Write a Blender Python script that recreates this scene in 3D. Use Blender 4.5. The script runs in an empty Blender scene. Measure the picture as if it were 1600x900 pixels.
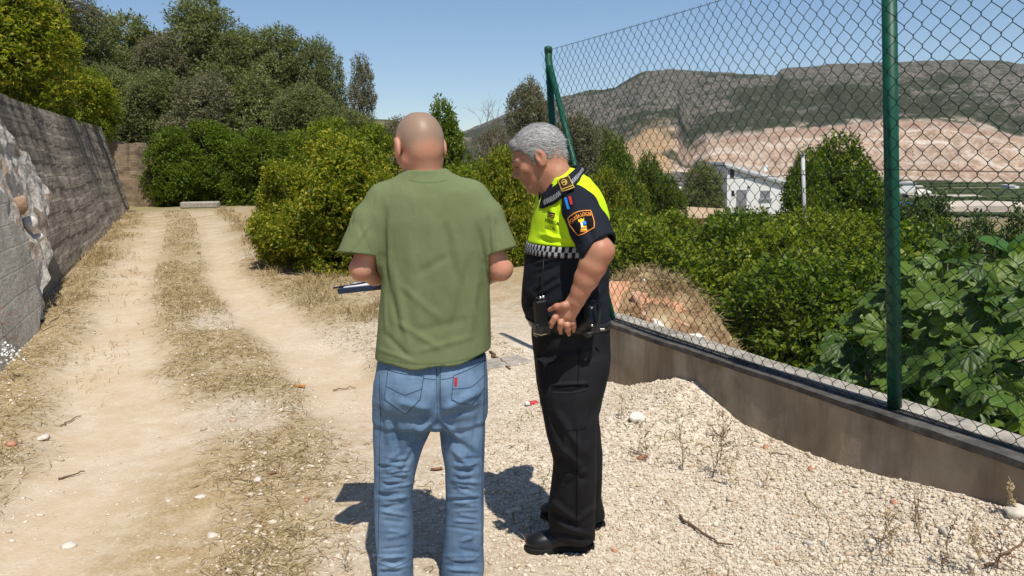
import bpy, math, random
import numpy as np
from mathutils import Vector, Matrix
from mathutils.bvhtree import BVHTree
R = math.radians
C = bpy.context.scene.collection
SC = bpy.context.scene

# ---------------------------------------------------------------- camera, world, sun, exposure
F = 1280.0; PITCH = math.atan(200 / F); ROLL = 0.02; CAMZ = 1.6
_fw = np.array([0, math.cos(PITCH), -math.sin(PITCH)])
_u0 = np.array([0, math.sin(PITCH), math.cos(PITCH)]); _r0 = np.array([1., 0, 0])
_rt = _r0 * math.cos(ROLL) - _u0 * math.sin(ROLL)
_up = _u0 * math.cos(ROLL) + _r0 * math.sin(ROLL)
cd = bpy.data.cameras.new('camera'); cam = bpy.data.objects.new('camera', cd); C.objects.link(cam)
cam.matrix_world = Matrix(((_rt[0], _up[0], -_fw[0], 0), (_rt[1], _up[1], -_fw[1], 0), (_rt[2], _up[2], -_fw[2], CAMZ), (0, 0, 0, 1)))
cd.sensor_width = 36; cd.lens = 36 * F / 1600; cd.clip_end = 12000; cd.clip_start = .05
SC.camera = cam

SUN_DIR = np.array([-.17, .50, -1.0]); SUN_DIR /= np.linalg.norm(SUN_DIR)      # the way the light travels
EL = math.asin(-SUN_DIR[2]); tx, ty = -SUN_DIR[0], -SUN_DIR[1]
W = bpy.data.worlds.new('World'); SC.world = W; W.use_nodes = True
nt = W.node_tree; bg = nt.nodes['Background']
sk = nt.nodes.new('ShaderNodeTexSky'); sk.sky_type = 'NISHITA'; sk.sun_disc = False
sk.sun_elevation = EL; sk.sun_rotation = math.atan2(tx, ty); sk.altitude = 1200; sk.air_density = 1.0; sk.dust_density = .25; sk.ozone_density = 3.2
nt.links.new(sk.outputs[0], bg.inputs[0]); bg.inputs[1].default_value = .11
ld = bpy.data.lights.new('sun', 'SUN'); ld.energy = 4.9; ld.angle = R(.5); ld.color = (1, .945, .85)
lo = bpy.data.objects.new('sun', ld); C.objects.link(lo)
lo.rotation_euler = Vector(SUN_DIR).to_track_quat('-Z', 'Y').to_euler()
SC.view_settings.view_transform = 'Standard'; SC.view_settings.look = 'None'
SC.view_settings.exposure = 0.08; SC.view_settings.gamma = 1; SC.view_settings.use_curve_mapping = False
SC.render.engine = 'CYCLES'
SC.cycles.max_bounces = 5; SC.cycles.diffuse_bounces = 2; SC.cycles.glossy_bounces = 2; SC.cycles.transmission_bounces = 3
SC.cycles.caustics_reflective = False; SC.cycles.caustics_refractive = False

def ray(u, v):
    d = _rt * (u - 800) / F + _up * (450 - v) / F + _fw
    return d
def P(u, v, Y):                                   # the point of that pixel at distance Y ahead
    d = ray(u, v); return np.array([0, 0, CAMZ]) + d * (Y / d[1])
def PZ(u, v, z=0.0):                              # the point of that pixel at height z
    d = ray(u, v); return np.array([0, 0, CAMZ]) + d * ((z - CAMZ) / d[2])
def proj(p):
    q = np.asarray(p) - np.array([0, 0, CAMZ]); w = q @ _fw
    return 800 + F * (q @ _rt) / w, 450 - F * (q @ _up) / w

# ---------------------------------------------------------------- noise
def _hash(ix, iy, iz, seed):
    h = (ix.astype(np.int64) * 374761393 + iy.astype(np.int64) * 668265263 + iz.astype(np.int64) * 2147483647 + seed * 1274126177) & 0xffffffff
    h = ((h ^ (h >> 13)) * 1274126177) & 0xffffffff
    h = h ^ (h >> 16)
    return (h & 0xffff) / 65535.0 * 2 - 1
def vn(x, y, z=0.0, seed=0):
    x, y, z = np.broadcast_arrays(np.asarray(x, float), np.asarray(y, float), np.asarray(z, float))
    xi, yi, zi = np.floor(x), np.floor(y), np.floor(z)
    fx, fy, fz = x - xi, y - yi, z - zi
    sx, sy, sz = [t * t * t * (t * (t * 6 - 15) + 10) for t in (fx, fy, fz)]
    out = 0
    for a in (0, 1):
        for b in (0, 1):
            for c in (0, 1):
                w = (sx if a else 1 - sx) * (sy if b else 1 - sy) * (sz if c else 1 - sz)
                out = out + w * _hash(xi + a, yi + b, zi + c, seed)
    return out
def fbm(x, y, z=0.0, oct=4, seed=0, gain=.5):
    s = 0; a = 1.; f = 1.; n = 0
    for o in range(oct):
        s = s + a * vn(np.asarray(x) * f, np.asarray(y) * f, np.asarray(z) * f, seed + o * 17); n += a; a *= gain; f *= 2.03
    return s / n
def sm(a, b, x):
    t = np.clip((np.asarray(x, float) - a) / (b - a), 0, 1); return t * t * (3 - 2 * t)

# ---------------------------------------------------------------- objects
def setp(o, label=None, cat=None, group=None, kind=None):
    if label: o['label'] = label
    if cat: o['category'] = cat
    if group: o['group'] = group
    if kind: o['kind'] = kind
    return o
def empty(name, loc=(0, 0, 0), label=None, cat=None, group=None, rz=0):
    o = bpy.data.objects.new(name, None); C.objects.link(o); o.location = loc; o.rotation_euler = (0, 0, rz)
    o.empty_display_size = .2
    return setp(o, label, cat, group)
def link(name, me, mat=None, parent=None, keep=True):
    o = bpy.data.objects.new(name, me); C.objects.link(o)
    for m in (mat if isinstance(mat, (list, tuple)) else [mat]):
        if m: me.materials.append(m)
    if parent is not None:
        o.parent = parent
        if keep: o.matrix_parent_inverse = PINV(parent)
    return o
def PINV(p):
    m = Matrix.LocRotScale(p.location, p.rotation_euler, p.scale)
    if p.parent: m = (p.parent_matrix_cache if False else _wm(p.parent)) @ p.matrix_parent_inverse @ m
    return m.inverted()
def _wm(p):
    m = Matrix.LocRotScale(p.location, p.rotation_euler, p.scale)
    if p.parent: m = _wm(p.parent) @ p.matrix_parent_inverse @ m
    return m
def mesh(name, v, f, smooth=True):
    """v (N,3); f an (M,k) array or a list of tuples"""
    me = bpy.data.meshes.new(name); v = np.asarray(v, dtype=np.float32)
    if isinstance(f, np.ndarray) and f.ndim == 2:
        k = f.shape[1]; me.vertices.add(len(v)); me.vertices.foreach_set('co', v.ravel())
        me.loops.add(f.size); me.loops.foreach_set('vertex_index', f.astype(np.int32).ravel())
        me.polygons.add(len(f)); me.polygons.foreach_set('loop_start', np.arange(0, f.size, k, dtype=np.int32))
        me.update(calc_edges=True)
    else:
        me.from_pydata([tuple(map(float, p)) for p in v], [], [tuple(int(i) for i in q) for q in f]); me.update()
    if smooth: me.polygons.foreach_set('use_smooth', np.ones(len(me.polygons), bool))
    return me
def ob(name, v, f, mat=None, parent=None, smooth=True):
    return link(name, mesh(name, v, f, smooth), mat, parent)
def attr(me, name, vals):
    a = me.attributes.new(name, 'FLOAT', 'POINT'); a.data.foreach_set('value', np.asarray(vals, np.float32).ravel())
def copy_tree(root, loc, rz=0, scale=1, label=None, cat=None, group=None):
    r = root.copy(); C.objects.link(r); r.location = loc; r.rotation_euler = (0, 0, rz)
    r.scale = (scale,) * 3 if np.isscalar(scale) else scale
    setp(r, label, cat, group)
    for ch in root.children:
        c = ch.copy(); C.objects.link(c); c.parent = r
    return r
class MB:
    """collects shapes into one mesh"""
    def __init__(s): s.v = []; s.f = []; s.n = 0
    def add(s, v, f):
        v = np.asarray(v, float); s.v.append(v); s.f += [tuple(int(i) + s.n for i in q) for q in f]; s.n += len(v); return s
    def box(s, c, size, M=None, bev=.0):
        a, b, d = [t / 2 for t in size]; c = np.asarray(c, float)
        if bev > 0:
            vs = []; 
            for sx in (-1, 1):
                for sy in (-1, 1):
                    for sz in (-1, 1):
                        vs += [(sx * (a - bev), sy * (b - bev), sz * d), (sx * (a - bev), sy * b, sz * (d - bev)), (sx * a, sy * (b - bev), sz * (d - bev))]
            vs = np.array(vs)
            import bmesh
            bm = bmesh.new(); [bm.verts.new(p) for p in vs]; r = bmesh.ops.convex_hull(bm, input=list(bm.verts))
            bm.verts.index_update(); v = np.array([q.co[:] for q in bm.verts]); f = [[q.index for q in p.verts] for p in bm.faces]; bm.free()
        else:
            v = np.array([(x, y, z) for x in (-a, a) for y in (-b, b) for z in (-d, d)])
            f = [(0, 1, 3, 2), (4, 6, 7, 5), (0, 4, 5, 1), (2, 3, 7, 6), (0, 2, 6, 4), (1, 5, 7, 3)]
        if M is not None: v = v @ np.asarray(M).T
        return s.add(v + c, f)
    def tube(s, pts, rad, n=8, cap=True):
        v, f = tube(pts, rad, n, cap); return s.add(v, f)
    def build(s, name, mat=None, parent=None, smooth=False):
        return ob(name, np.concatenate(s.v), s.f, mat, parent, smooth)
def tube(pts, rad, n=8, cap=True):
    pts = np.asarray(pts, float); m = len(pts); rad = np.broadcast_to(rad, (m,))
    t = np.gradient(pts, axis=0); t /= np.linalg.norm(t, axis=1)[:, None] + 1e-9
    ref = np.array([0, 0, 1.]) if abs(t[0][2]) < .9 else np.array([1., 0, 0])
    vs = []
    a = np.linspace(0, 2 * np.pi, n, endpoint=False)
    nn = np.cross(t[0], ref); nn /= np.linalg.norm(nn)
    for i in range(m):
        nn = nn - t[i] * (nn @ t[i]); nn /= np.linalg.norm(nn) + 1e-9; b = np.cross(t[i], nn)
        vs.append(pts[i] + rad[i] * (np.cos(a)[:, None] * nn + np.sin(a)[:, None] * b))
    f = []
    for i in range(m - 1):
        for j in range(n):
            k = (j + 1) % n; f.append((i * n + j, i * n + k, (i + 1) * n + k, (i + 1) * n + j))
    if cap: f.append(tuple(range(n - 1, -1, -1))); f.append(tuple((m - 1) * n + j for j in range(n)))
    return np.concatenate(vs), f
def rotm(ax, ang):
    return np.array(Matrix.Rotation(ang, 3, ax))

# ---------------------------------------------------------------- materials
class N:
    """small helper to wire nodes"""
    def __init__(s, name, rough=.8, spec=.3):
        s.m = bpy.data.materials.new(name); s.m.use_nodes = True; s.t = s.m.node_tree; s.b = s.t.nodes['Principled BSDF']
        s.b.inputs['Roughness'].default_value = rough; s.b.inputs['Specular IOR Level'].default_value = spec
        s.co = None
    def n(s, typ, **k):
        o = s.t.nodes.new('ShaderNode' + typ)
        for a, b in k.items(): setattr(o, a, b)
        return o
    def l(s, a, b): s.t.links.new(a, b)
    def coord(s, which='Object', scale=None, rot=None):
        c = s.n('TexCoord').outputs[which]
        if scale is not None or rot is not None:
            mp = s.n('Mapping'); s.l(c, mp.inputs[0])
            if scale is not None: mp.inputs['Scale'].default_value = scale if not np.isscalar(scale) else (scale,) * 3
            if rot is not None: mp.inputs['Rotation'].default_value = rot
            c = mp.outputs[0]
        return c
    def noise(s, scale, detail=4, rough=.55, co=None, dist=0):
        o = s.n('TexNoise'); o.inputs['Scale'].default_value = scale; o.inputs['Detail'].default_value = detail; o.inputs['Roughness'].default_value = rough
        o.inputs['Distortion'].default_value = dist
        s.l(co if co is not None else s.coord(), o.inputs['Vector']); return o.outputs[0]
    def vor(s, scale, co=None, feature='F1', out=0):
        o = s.n('TexVoronoi'); o.feature = feature; o.inputs['Scale'].default_value = scale
        s.l(co if co is not None else s.coord(), o.inputs['Vector']); return o.outputs[out]
    def ramp(s, fac, stops):
        o = s.n('ValToRGB'); e = o.color_ramp.elements
        while len(e) < len(stops): e.new(.5)
        for q, (p, c) in zip(e, stops): q.position = p; q.color = (*c, 1) if not np.isscalar(c) else (c, c, c, 1)
        s.l(fac, o.inputs[0]); return o.outputs[0]
    def mix(s, fac, a, b, mode='MIX'):
        o = s.n('Mix', data_type='RGBA', blend_type=mode)
        for i, q in ((0, fac), (6, a), (7, b)):
            if hasattr(q, 'links') or hasattr(q, 'is_linked'): s.l(q, o.inputs[i])
            elif i == 0: o.inputs[0].default_value = q
            else: o.inputs[i].default_value = (*q, 1)
        return o.outputs[2]
    def math(s, op, a, b=0., c=None):
        o = s.n('Math', operation=op)
        for i, q in enumerate((a, b) if c is None else (a, b, c)):
            if hasattr(q, 'is_linked'): s.l(q, o.inputs[i])
            else: o.inputs[i].default_value = q
        return o.outputs[0]
    def attr(s, name):
        o = s.n('Attribute', attribute_name=name); return o.outputs['Fac']
    def color(s, c):
        if hasattr(c, 'is_linked'): s.l(c, s.b.inputs['Base Color'])
        else: s.b.inputs['Base Color'].default_value = (*c, 1)
        return s
    def bump(s, h, strength=.5, dist=.01, chain=None):
        o = s.n('Bump'); o.inputs['Strength'].default_value = strength; o.inputs['Distance'].default_value = dist
        s.l(h, o.inputs['Height'])
        if chain is not None: s.l(chain, o.inputs['Normal'])
        s.l(o.outputs[0], s.b.inputs['Normal']); return o.outputs[0]
def simple(name, col, rough=.7, spec=.3, var=.15, scale=20, bump=0, bscale=60, metal=0):
    m = N(name, rough, spec); col = np.array(col)
    m.color(m.mix(m.ramp(m.noise(scale, 4), [(.3, 0.), (.7, 1.)]), tuple(np.clip(col * (1 - var), 0, 1)), tuple(np.clip(col * (1 + var), 0, 1))))
    m.b.inputs['Metallic'].default_value = metal
    if bump: m.bump(m.noise(bscale, 4), .6, bump)
    return m.m
def leafmat(name, cols, trans=.35, rough=.45, spec=.35):
    """leaves: colour differs leaf by leaf, light passes through"""
    m = N(name, rough, spec)
    g = m.n('NewGeometry'); rnd = g.outputs['Random Per Island']
    k = len(cols); c = m.ramp(rnd, [(i / (k - 1) if k > 1 else 0, col) for i, col in enumerate(cols)])
    big = m.ramp(m.noise(1.3, 3), [(.35, .75), (.65, 1.2)])
    c = m.mix(1., c, big, 'MULTIPLY'); m.color(c)
    tr = m.n('BsdfTranslucent'); m.l(m.mix(1., c, (1.25, 1.35, .6), 'MULTIPLY'), tr.inputs[0])
    ms = m.n('MixShader'); ms.inputs[0].default_value = trans
    m.l(m.b.outputs[0], ms.inputs[1]); m.l(tr.outputs[0], ms.inputs[2])
    m.l(ms.outputs[0], m.t.nodes['Material Output'].inputs[0])
    return m.m
# ================================================================ the ground and the low wall's line
ZW = .50                                                     # top of the low wall
WA = PZ(930, 494, ZW)[:2]; WB = PZ(1394, 652, ZW)[:2]; WC = PZ(1600, 718, ZW)[:2]
FB = PZ(1398, 640, ZW)[:2]; FA = PZ(877, 472, ZW)[:2]        # fence posts on it
WD = (FB - FA) / np.linalg.norm(FB - FA)                     # along the fence, towards the camera's right
WN = np.array([WD[1], -WD[0]])                               # to the far side
if WN[0] < 0: WN = -WN
def wall_sd(x, y):                                           # + beyond the wall's front face
    return (x - WB[0]) * WN[0] + (y - WB[1]) * WN[1]
def wall_t(x, y): return (x - WB[0]) * WD[0] + (y - WB[1]) * WD[1]
def onwall(u, v):                                            # pixel on the front face -> (t, z)
    d = ray(u, v); s = ((WB[0]) * WN[0] + (WB[1]) * WN[1]) / (d[0] * WN[0] + d[1] * WN[1])
    p = np.array([0, 0, CAMZ]) + d * s; return wall_t(p[0], p[1]), p[2]
_gp = sorted(onwall(u, v) for u, v in ((940, 597), (985, 604), (1020, 598), (1060, 590), (1085, 598), (1120, 630), (1160, 662), (1210, 686), (1300, 722), (1400, 748), (1500, 770), (1595, 797)))
_gt = np.array([q[0] for q in _gp]); _gz = np.array([q[1] for q in _gp])
_gt = np.concatenate([[_gt[0] - 2.2, _gt[0] - 1.2], _gt, [_gt[-1] + 1.5]]); _gz = np.concatenate([[0., 0.02], _gz, [_gz[-1] - .04]])
print('wall', WA, WB, WC, 'fence', FA, FB, 'gravel', list(zip(_gt.round(2), _gz.round(2))))
# left concrete wall: foot line
LW = np.array([PZ(-120, 640)[:2], PZ(0, 556)[:2], PZ(66, 474)[:2], PZ(160, 372)[:2], PZ(203, 326)[:2]])
def lwall_x(y):
    return np.interp(y, LW[:, 1], LW[:, 0])
def _poly_d(x, y, pts):
    d = np.full(np.shape(x), 1e9)
    for a, b in zip(pts[:-1], pts[1:]):
        ab = b - a; t = np.clip(((x - a[0]) * ab[0] + (y - a[1]) * ab[1]) / (ab @ ab), 0, 1)
        d = np.minimum(d, np.hypot(x - a[0] - t * ab[0], y - a[1] - t * ab[1]))
    return d
RUT_L = np.array([PZ(u, v)[:2] for u, v in ((60, 1100), (150, 880), (185, 740), (185, 600), (190, 520), (200, 440), (228, 385), (243, 345), (232, 325), (212, 318))])
RUT_R = np.array([PZ(u, v)[:2] for u, v in ((640, 700), (500, 560), (400, 478), (352, 430), (342, 390), (325, 345), (300, 325), (280, 318))])
VZ = ([0, 20, 45, 85, 150, 300, 550, 700, 900, 3000], [-1.5, -1.9, -2.9, -4.4, -9.8, -15.5, -21, -23, -24, -24])
def masks(x, y):
    w = .10 * fbm(x * 1.1, y * 1.1, seed=3)
    dl = _poly_d(x, y, RUT_L) + w * 1.5; dr = _poly_d(x, y, RUT_R) + w * 1.5
    wid = .22 + .20 * sm(8, 3.5, y)
    rut = np.maximum(sm(wid + .35, wid - .1, dl), sm(.46, .15, dr) * sm(3.6, 5.5, y))
    rut = np.where(y < 26 , rut, rut)
    s = -wall_sd(x, y) ; 
    grav = sm(1.75, .9, s + .7 * fbm(x * .8, y * .8, seed=5, oct=5)) * sm(9.0, 6.0, y)
    straw = sm(-.12, .35, fbm(x * .9 + 7, y * .6, seed=9, oct=5) + .65 * sm(2.3, 1.1, np.abs(x - lwall_x(y))) + .35 * sm(6, 12, y)) * (1 - rut)
    cx = (x + 1.35 - .0 * y); straw = np.maximum(straw, .9 * sm(.75, .2, np.abs(cx + .12 * (y - 3.5))) * sm(5.4, 4.2, y) * sm(-.45, .1, fbm(x * 2, y * 2, seed=31)))
    straw = straw * (1 - .85 * grav)
    return rut, grav, straw
def gh(x, y, fine=True, edge_only=False):
    """height of the ground"""
    x = np.asarray(x, float); y = np.asarray(y, float)
    sd = wall_sd(x, y); t = wall_t(x, y)
    rut, grav, straw = masks(x, y)
    base = .03 * fbm(x * .6, y * .6, seed=1) * sm(0, 3, np.abs(y)) - .05 * rut + .02 * straw
    if fine: base = base + .012 * fbm(x * 5, y * 5, seed=2) * (1 - .6 * rut)
    base = base * sm(.45, 1.3, np.hypot(x - .02, y - 3.1))
    gz = np.interp(t, _gt, _gz); fall = np.clip(1 - (-sd) / 1.15, 0, 1)
    base = base + gz * fall ** 1.35 * sm(10.5, 8.0, y)
    # far left: terrace held by the concrete wall
    dl = lwall_x(y) - x
    ter = (2.0 + .035 * np.clip(y, 0, 60)) * sm(1.4, 2.6, dl) + np.clip(dl - 2, 0, 60) * .09
    base = base + ter * sm(35, 31, y)
    # behind the bend the hill rises
    rise = .06 * np.clip(y - 38, 0, 70) * sm(18, -6, x) + .03 * np.clip(y - 90, 0, 200) * sm(30, -30, x)
    base = base + rise + 2.6 * sm(34.9, 38, y) * sm(-11.5, -15, x)
    # beyond the low wall the ground drops to the orchard and the valley
    d = np.hypot(x, y)
    low = np.interp(d, *VZ) + .25 * fbm(x * .1, y * .1, seed=8)
    ex = np.interp(y, [FA[1] - .3, FA[1], 9, 13, 20, 32, 60], [-9., FA[0] - .1, 1.25, 1.6, .6, -1.5, -6])
    edge = np.where(y < FA[1] - .3, sd - .2, np.minimum(sd - .2, x - ex))
    k = sm(.0, 2.3, edge)
    if edge_only: return k
    far = sm(60, 160, y) * sm(-20, 30, x)
    k = np.clip(np.maximum(k, far), 0, 1)
    return base * (1 - k) + low * k
def axis(dense, step, lo, hi, g):
    a = list(np.arange(dense[0], dense[1], step)); s = step
    while a[-1] < hi: s *= g; a.append(a[-1] + s)
    s = step; 
    while a[0] > lo: s *= g; a.insert(0, a[0] - s)
    return np.array(a)
xs = axis((-4.2, 2.6), .04, -2500, 2600, 1.09); ys = axis((2.0, 8.0), .04, -3000, 3200, 1.075)
X, Y = np.meshgrid(xs, ys, indexing='ij'); Z = gh(X, Y)
nx, ny = len(xs), len(ys); ii = np.arange(nx * ny).reshape(nx, ny)
fq = np.stack([ii[:-1, :-1], ii[1:, :-1], ii[1:, 1:], ii[:-1, 1:]], -1).reshape(-1, 4)
me = mesh('ground', np.stack([X, Y, Z], -1).reshape(-1, 3), fq)
rut, grav, straw = masks(X, Y)
attr(me, 'rut', rut); attr(me, 'gravel', grav); attr(me, 'straw', straw)
D = np.hypot(X, Y); sdd = wall_sd(X, Y)
attr(me, 'orchard', gh(X, Y, edge_only=True) * sm(60, 40, D)); attr(me, 'valley', sm(60, 110, D) * (X > -20)); attr(me, 'hill', sm(28, 34, Y) * (1 - sm(60, 110, D) * (X > -20)))
m = N('dry earth', .95, .1); co = m.coord('Object')
n1 = m.noise(1.2, 6, .6, co); n2 = m.noise(9, 6, .65, co); n3 = m.noise(70, 4, .6, co); v1 = m.vor(55, co); v2 = m.vor(22, co)
dust = m.mix(m.ramp(n1, [(.35, 0.), (.65, 1.)]), (.55, .43, .30), (.64, .53, .395))
dust = m.mix(m.ramp(n2, [(.35, 0.), (.6, .5)]), dust, (.45, .33, .21))
stony = m.mix(m.ramp(m.vor(60, co, out=1), [(.2, 0.), (.8, 1.)]), (.42, .36, .28), (.58, .53, .44))
sep = m.n('SeparateColor'); m.l(m.vor(60, co, out=1), sep.inputs[0])
stony = m.ramp(sep.outputs[0], [(0, (.36, .29, .21)), (.5, (.49, .43, .34)), (1, (.60, .55, .47))])
sepb = m.n('SeparateColor'); m.l(m.vor(160, co, out=1), sepb.inputs[0])
grit = m.ramp(sepb.outputs[0], [(0, (.34, .26, .17)), (.5, (.48, .38, .26)), (1, (.58, .50, .38))])
rutn = m.math('MULTIPLY', m.attr('rut'), m.ramp(n2, [(.3, .6), (.6, 1.)]))
base = m.mix(m.ramp(n1, [(.4, .35), (.6, .8)]), m.mix(.5, dust, grit), stony)
base = m.mix(m.ramp(n2, [(.45, 0.), (.62, .5)]), base, (.33, .25, .16))
base = m.mix(rutn, base, dust)
strw = m.mix(m.ramp(n3, [(.3, 0.), (.7, 1.)]), (.22, .155, .075), (.46, .345, .19))
base = m.mix(m.math('MULTIPLY', m.attr('straw'), m.ramp(n2, [(.3, .35), (.55, 1.)])), base, strw)
gv = m.ramp(sep.outputs[0], [(0, (.44, .37, .28)), (.5, (.60, .52, .41)), (1, (.72, .64, .53))])
base = m.mix(m.attr('gravel'), base, gv)
orch = m.mix(m.ramp(n1, [(.35, 0.), (.65, 1.)]), (.22, .17, .10), (.10, .11, .045)); base = m.mix(m.attr('orchard'), base, orch)
hill = m.mix(m.ramp(m.noise(.5, 6, .6, co), [(.35, 0.), (.65, 1.)]), (.16, .15, .065), (.30, .24, .12)); base = m.mix(m.attr('hill'), base, hill)
mpv = m.n('Mapping'); m.l(co, mpv.inputs[0]); mpv.inputs['Scale'].default_value = (.004, .03, 1); mpv.inputs['Rotation'].default_value = (0, 0, R(-8))
vb = m.n('TexVoronoi'); vb.inputs['Scale'].default_value = 1.; m.l(mpv.outputs[0], vb.inputs['Vector'])
sv = m.n('SeparateColor'); m.l(vb.outputs[1], sv.inputs[0])
val = m.ramp(sv.outputs[0], [(0, (.035, .055, .022)), (.5, (.06, .075, .03)), (.75, (.09, .10, .04)), (.9, (.30, .25, .18)), (1, (.40, .34, .27))])
val = m.mix(m.ramp(m.noise(.12, 5, .7, co), [(.4, 0.), (.6, .6)]), val, (.04, .055, .022)); base = m.mix(m.attr('valley'), base, val)
spk = m.ramp(m.noise(38, 5, .75, co), [(.60, 0.), (.68, .7)]); base = m.mix(m.math('MULTIPLY', spk, m.ramp(n1, [(.4, .3), (.6, 1.)])), base, (.24, .16, .09)); spk2 = m.ramp(m.noise(24, 5, .75, m.coord('Object', 1.3)), [(.60, 0.), (.68, .6)]); base = m.mix(spk2, base, (.66, .58, .46))
m.color(base)
b1 = m.bump(n2, .4, .012); b2 = m.bump(v1, .6, .004, b1); m.bump(n3, .6, .006, b2)
ground = link('ground', me, m.m); setp(ground, 'pale dusty earth with wheel ruts, stones and dry grass', None, None, 'structure')

# ================================================================ low rendered wall with the fence
def wall_strip(name, mat, a, b, s0, s1, z0, z1, parent=None, seg=60, wob=.006, seed=0):
    ts = np.linspace(a, b, seg); v = []
    for t in ts:
        w = wob * float(vn(t * 3, seed, 0, 5)) + wob * .5 * float(vn(t * 11, seed, 0, 6)); h = wob * float(vn(t * 2.2, 4 + seed, 0, 7))
        for s, z in ((s0 + w, z0), (s0 + w, z1 + h), (s1, z1 + h), (s1, z0)):
            p = WB + WD * t + WN * s; v.append((p[0], p[1], z))
    f = [(i * 4 + j, i * 4 + (j + 1) % 4, i * 4 + 4 + (j + 1) % 4, i * 4 + 4 + j) for i in range(seg - 1) for j in range(4)]
    f += [(3, 2, 1, 0), tuple((seg - 1) * 4 + j for j in range(4))]
    return ob(name, v, f, mat, parent, False)
TA = wall_t(*WA) - .25; TB = wall_t(*WC) + 2.0
m = N('stained render', .95, .1); co = m.coord('Object'); n1 = m.noise(2.2, 6, .6, co, .5)
mp = m.n('Mapping'); m.l(co, mp.inputs[0]); mp.inputs['Scale'].default_value = (6, 6, .9); n2 = m.noise(1., 6, .65, mp.outputs[0])
c = m.ramp(n1, [(.28, (.17, .145, .11)), (.5, (.33, .28, .21)), (.72, (.47, .41, .32))])
c = m.mix(m.ramp(n2, [(.46, 0.), (.62, .55)]), c, (.13, .11, .085)); c = m.mix(m.ramp(m.noise(1.1, 3, .5, co), [(.52, 0.), (.68, .35)]), c, (.26, .15, .085))
m.color(c); b = m.bump(n1, .3, .02); m.bump(m.noise(45, 4, .6, co), .35, .006, b); RENDERM = m.m
m = N('wall capping', .95, .1); co = m.coord('Object')
m.color(m.ramp(m.noise(7, 6, .65, co), [(.3, (.17, .155, .13)), (.5, (.36, .33, .28)), (.7, (.5, .47, .4))])); m.bump(m.noise(40, 4), .6, .01); CAPM = m.m
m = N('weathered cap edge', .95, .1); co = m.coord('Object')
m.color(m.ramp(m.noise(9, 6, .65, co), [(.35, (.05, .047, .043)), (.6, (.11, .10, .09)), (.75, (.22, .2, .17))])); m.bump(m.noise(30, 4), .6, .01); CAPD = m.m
lw = empty('low_wall', (*(WB), 0), 'low brown stained rendered wall with grey capping under the green fence', 'wall')
wall_strip('wall_face', RENDERM, TA, TB, .0, .20, -.3, ZW - .028, lw)
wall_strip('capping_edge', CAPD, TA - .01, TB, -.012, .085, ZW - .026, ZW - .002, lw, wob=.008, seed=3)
wall_strip('capping', CAPM, TA - .01, TB, .09, .215, ZW - .026, ZW + .012, lw, wob=.005, seed=5)

# ================================================================ green fence
m = N('green painted steel', .5, .35); m.color(m.mix(m.ramp(m.noise(30, 4), [(.4, 0.), (.6, .5)]), (.003, .070, .040), (.002, .05, .030))); GREEN = m.m
m = N('green coated wire', .6, .3); m.color((.012, .035, .03)); WIRE = m.m
fence = empty('chain_link_fence', (*FA, ZW), 'tall green chain link fence with round posts standing on the low wall', 'fence')
def post(base, top, r, name='post', cap=True):
    base = np.asarray(base); top = np.asarray(top)
    o = MB().tube([base - (top - base) * .01, base + (top - base) * .5, top], r, 20).build(name, GREEN, fence, True)
    if cap:
        d = (top - base) / np.linalg.norm(top - base)
        c_ = MB().tube([top - d * .03, top - d * .002, top + d * .012, top + d * .02], [r * 1.08, r * 1.1, r * 1.0, r * .4], 20).build('post_cap', GREEN, o, True)
    return o
baseA = np.array([*FA, ZW]); dA = np.linalg.norm(FA); topA = P(856.5, 76, FA[1] - .02)
baseB = np.array([*FB, ZW]); FH = topA[2] - ZW
print('fence height', FH, 'len', np.linalg.norm(FA - FB))
topB = P(1389.5, 0, FB[1] - .01); topB = baseB + (topB - baseB) * (FH / (topB[2] - ZW))
post(baseA, topA, .027); post(baseB, topB, .0295)
FCd = FB + WD * 2.9; post(np.array([*FCd, ZW]), np.array([*FCd, ZW + FH]), .029)
bb = np.array([*(FA + WD * .95 - WN * .0), ZW + .01]); 
dd = ray(957, 497); s_ = (ZW + .01 - CAMZ) / dd[2]; bb2 = np.array([0, 0, CAMZ]) + dd * s_
tb = np.array([*(topA[:2] + WD * .03), 0]); tb[2] = P(863, 103, tb[1])[2]
post(bb2, tb, .021, 'brace', False)
# chain link mesh: zigzag wires
def chain(a, b, ta, tb_, name):
    L = np.linalg.norm((b - a)[:2]); w = .0775; hd = .081; nw = int(L / w * 2); 
    a = a.copy(); vs = []; fs = []; n0 = 0; rows = int((FH - .02) / (hd / 2))
    u = (b - a) / np.linalg.norm(b - a); nn = np.array([WN[0], WN[1], 0.])
    for i in range(nw + 1):
        x0 = i * w / 2
        pts = []
        for j in range(rows + 1):
            z = j * hd / 2
            side = (w / 4 + .0012) * (1 if (j + i) % 2 else -1)
            for e in (-1, 1):
                xx = x0 + side * (1.0 if True else .9); zz = z + e * .0045
                f_ = xx / L; 
                base = a + u * xx; tt = ta * (1 - f_) + tb_ * f_
                p = base + (tt - base) * (zz / FH)
                p = p + nn * (.0018 * (1 if (j + i) % 2 else -1) * e - .034 + .006 * math.sin(xx * 2.1 + zz * 3) + .004 * math.sin(xx * 5 - zz * 4)) 
                if j == 0 and e == -1: p = p + np.array([0, 0, -.004])
                pts.append(p + u * (.0015 * math.sin(zz * 7 + i)))
        e_ = pts[-1] + (u * .012 * (1 if i % 2 else -1) + np.array([0, 0, .022])); pts.append(e_)
        v, f = tube(np.array(pts), .00165, 4, False)
        vs.append(v); fs.append(np.array(f) + n0); n0 += len(v)
    # a doubled mesh: even wires only make links when neighbours are mirrored
    return ob(name, np.concatenate(vs), np.concatenate(fs), WIRE, fence)
chain(baseA, baseB, topA, topB, 'wire_mesh')
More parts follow.
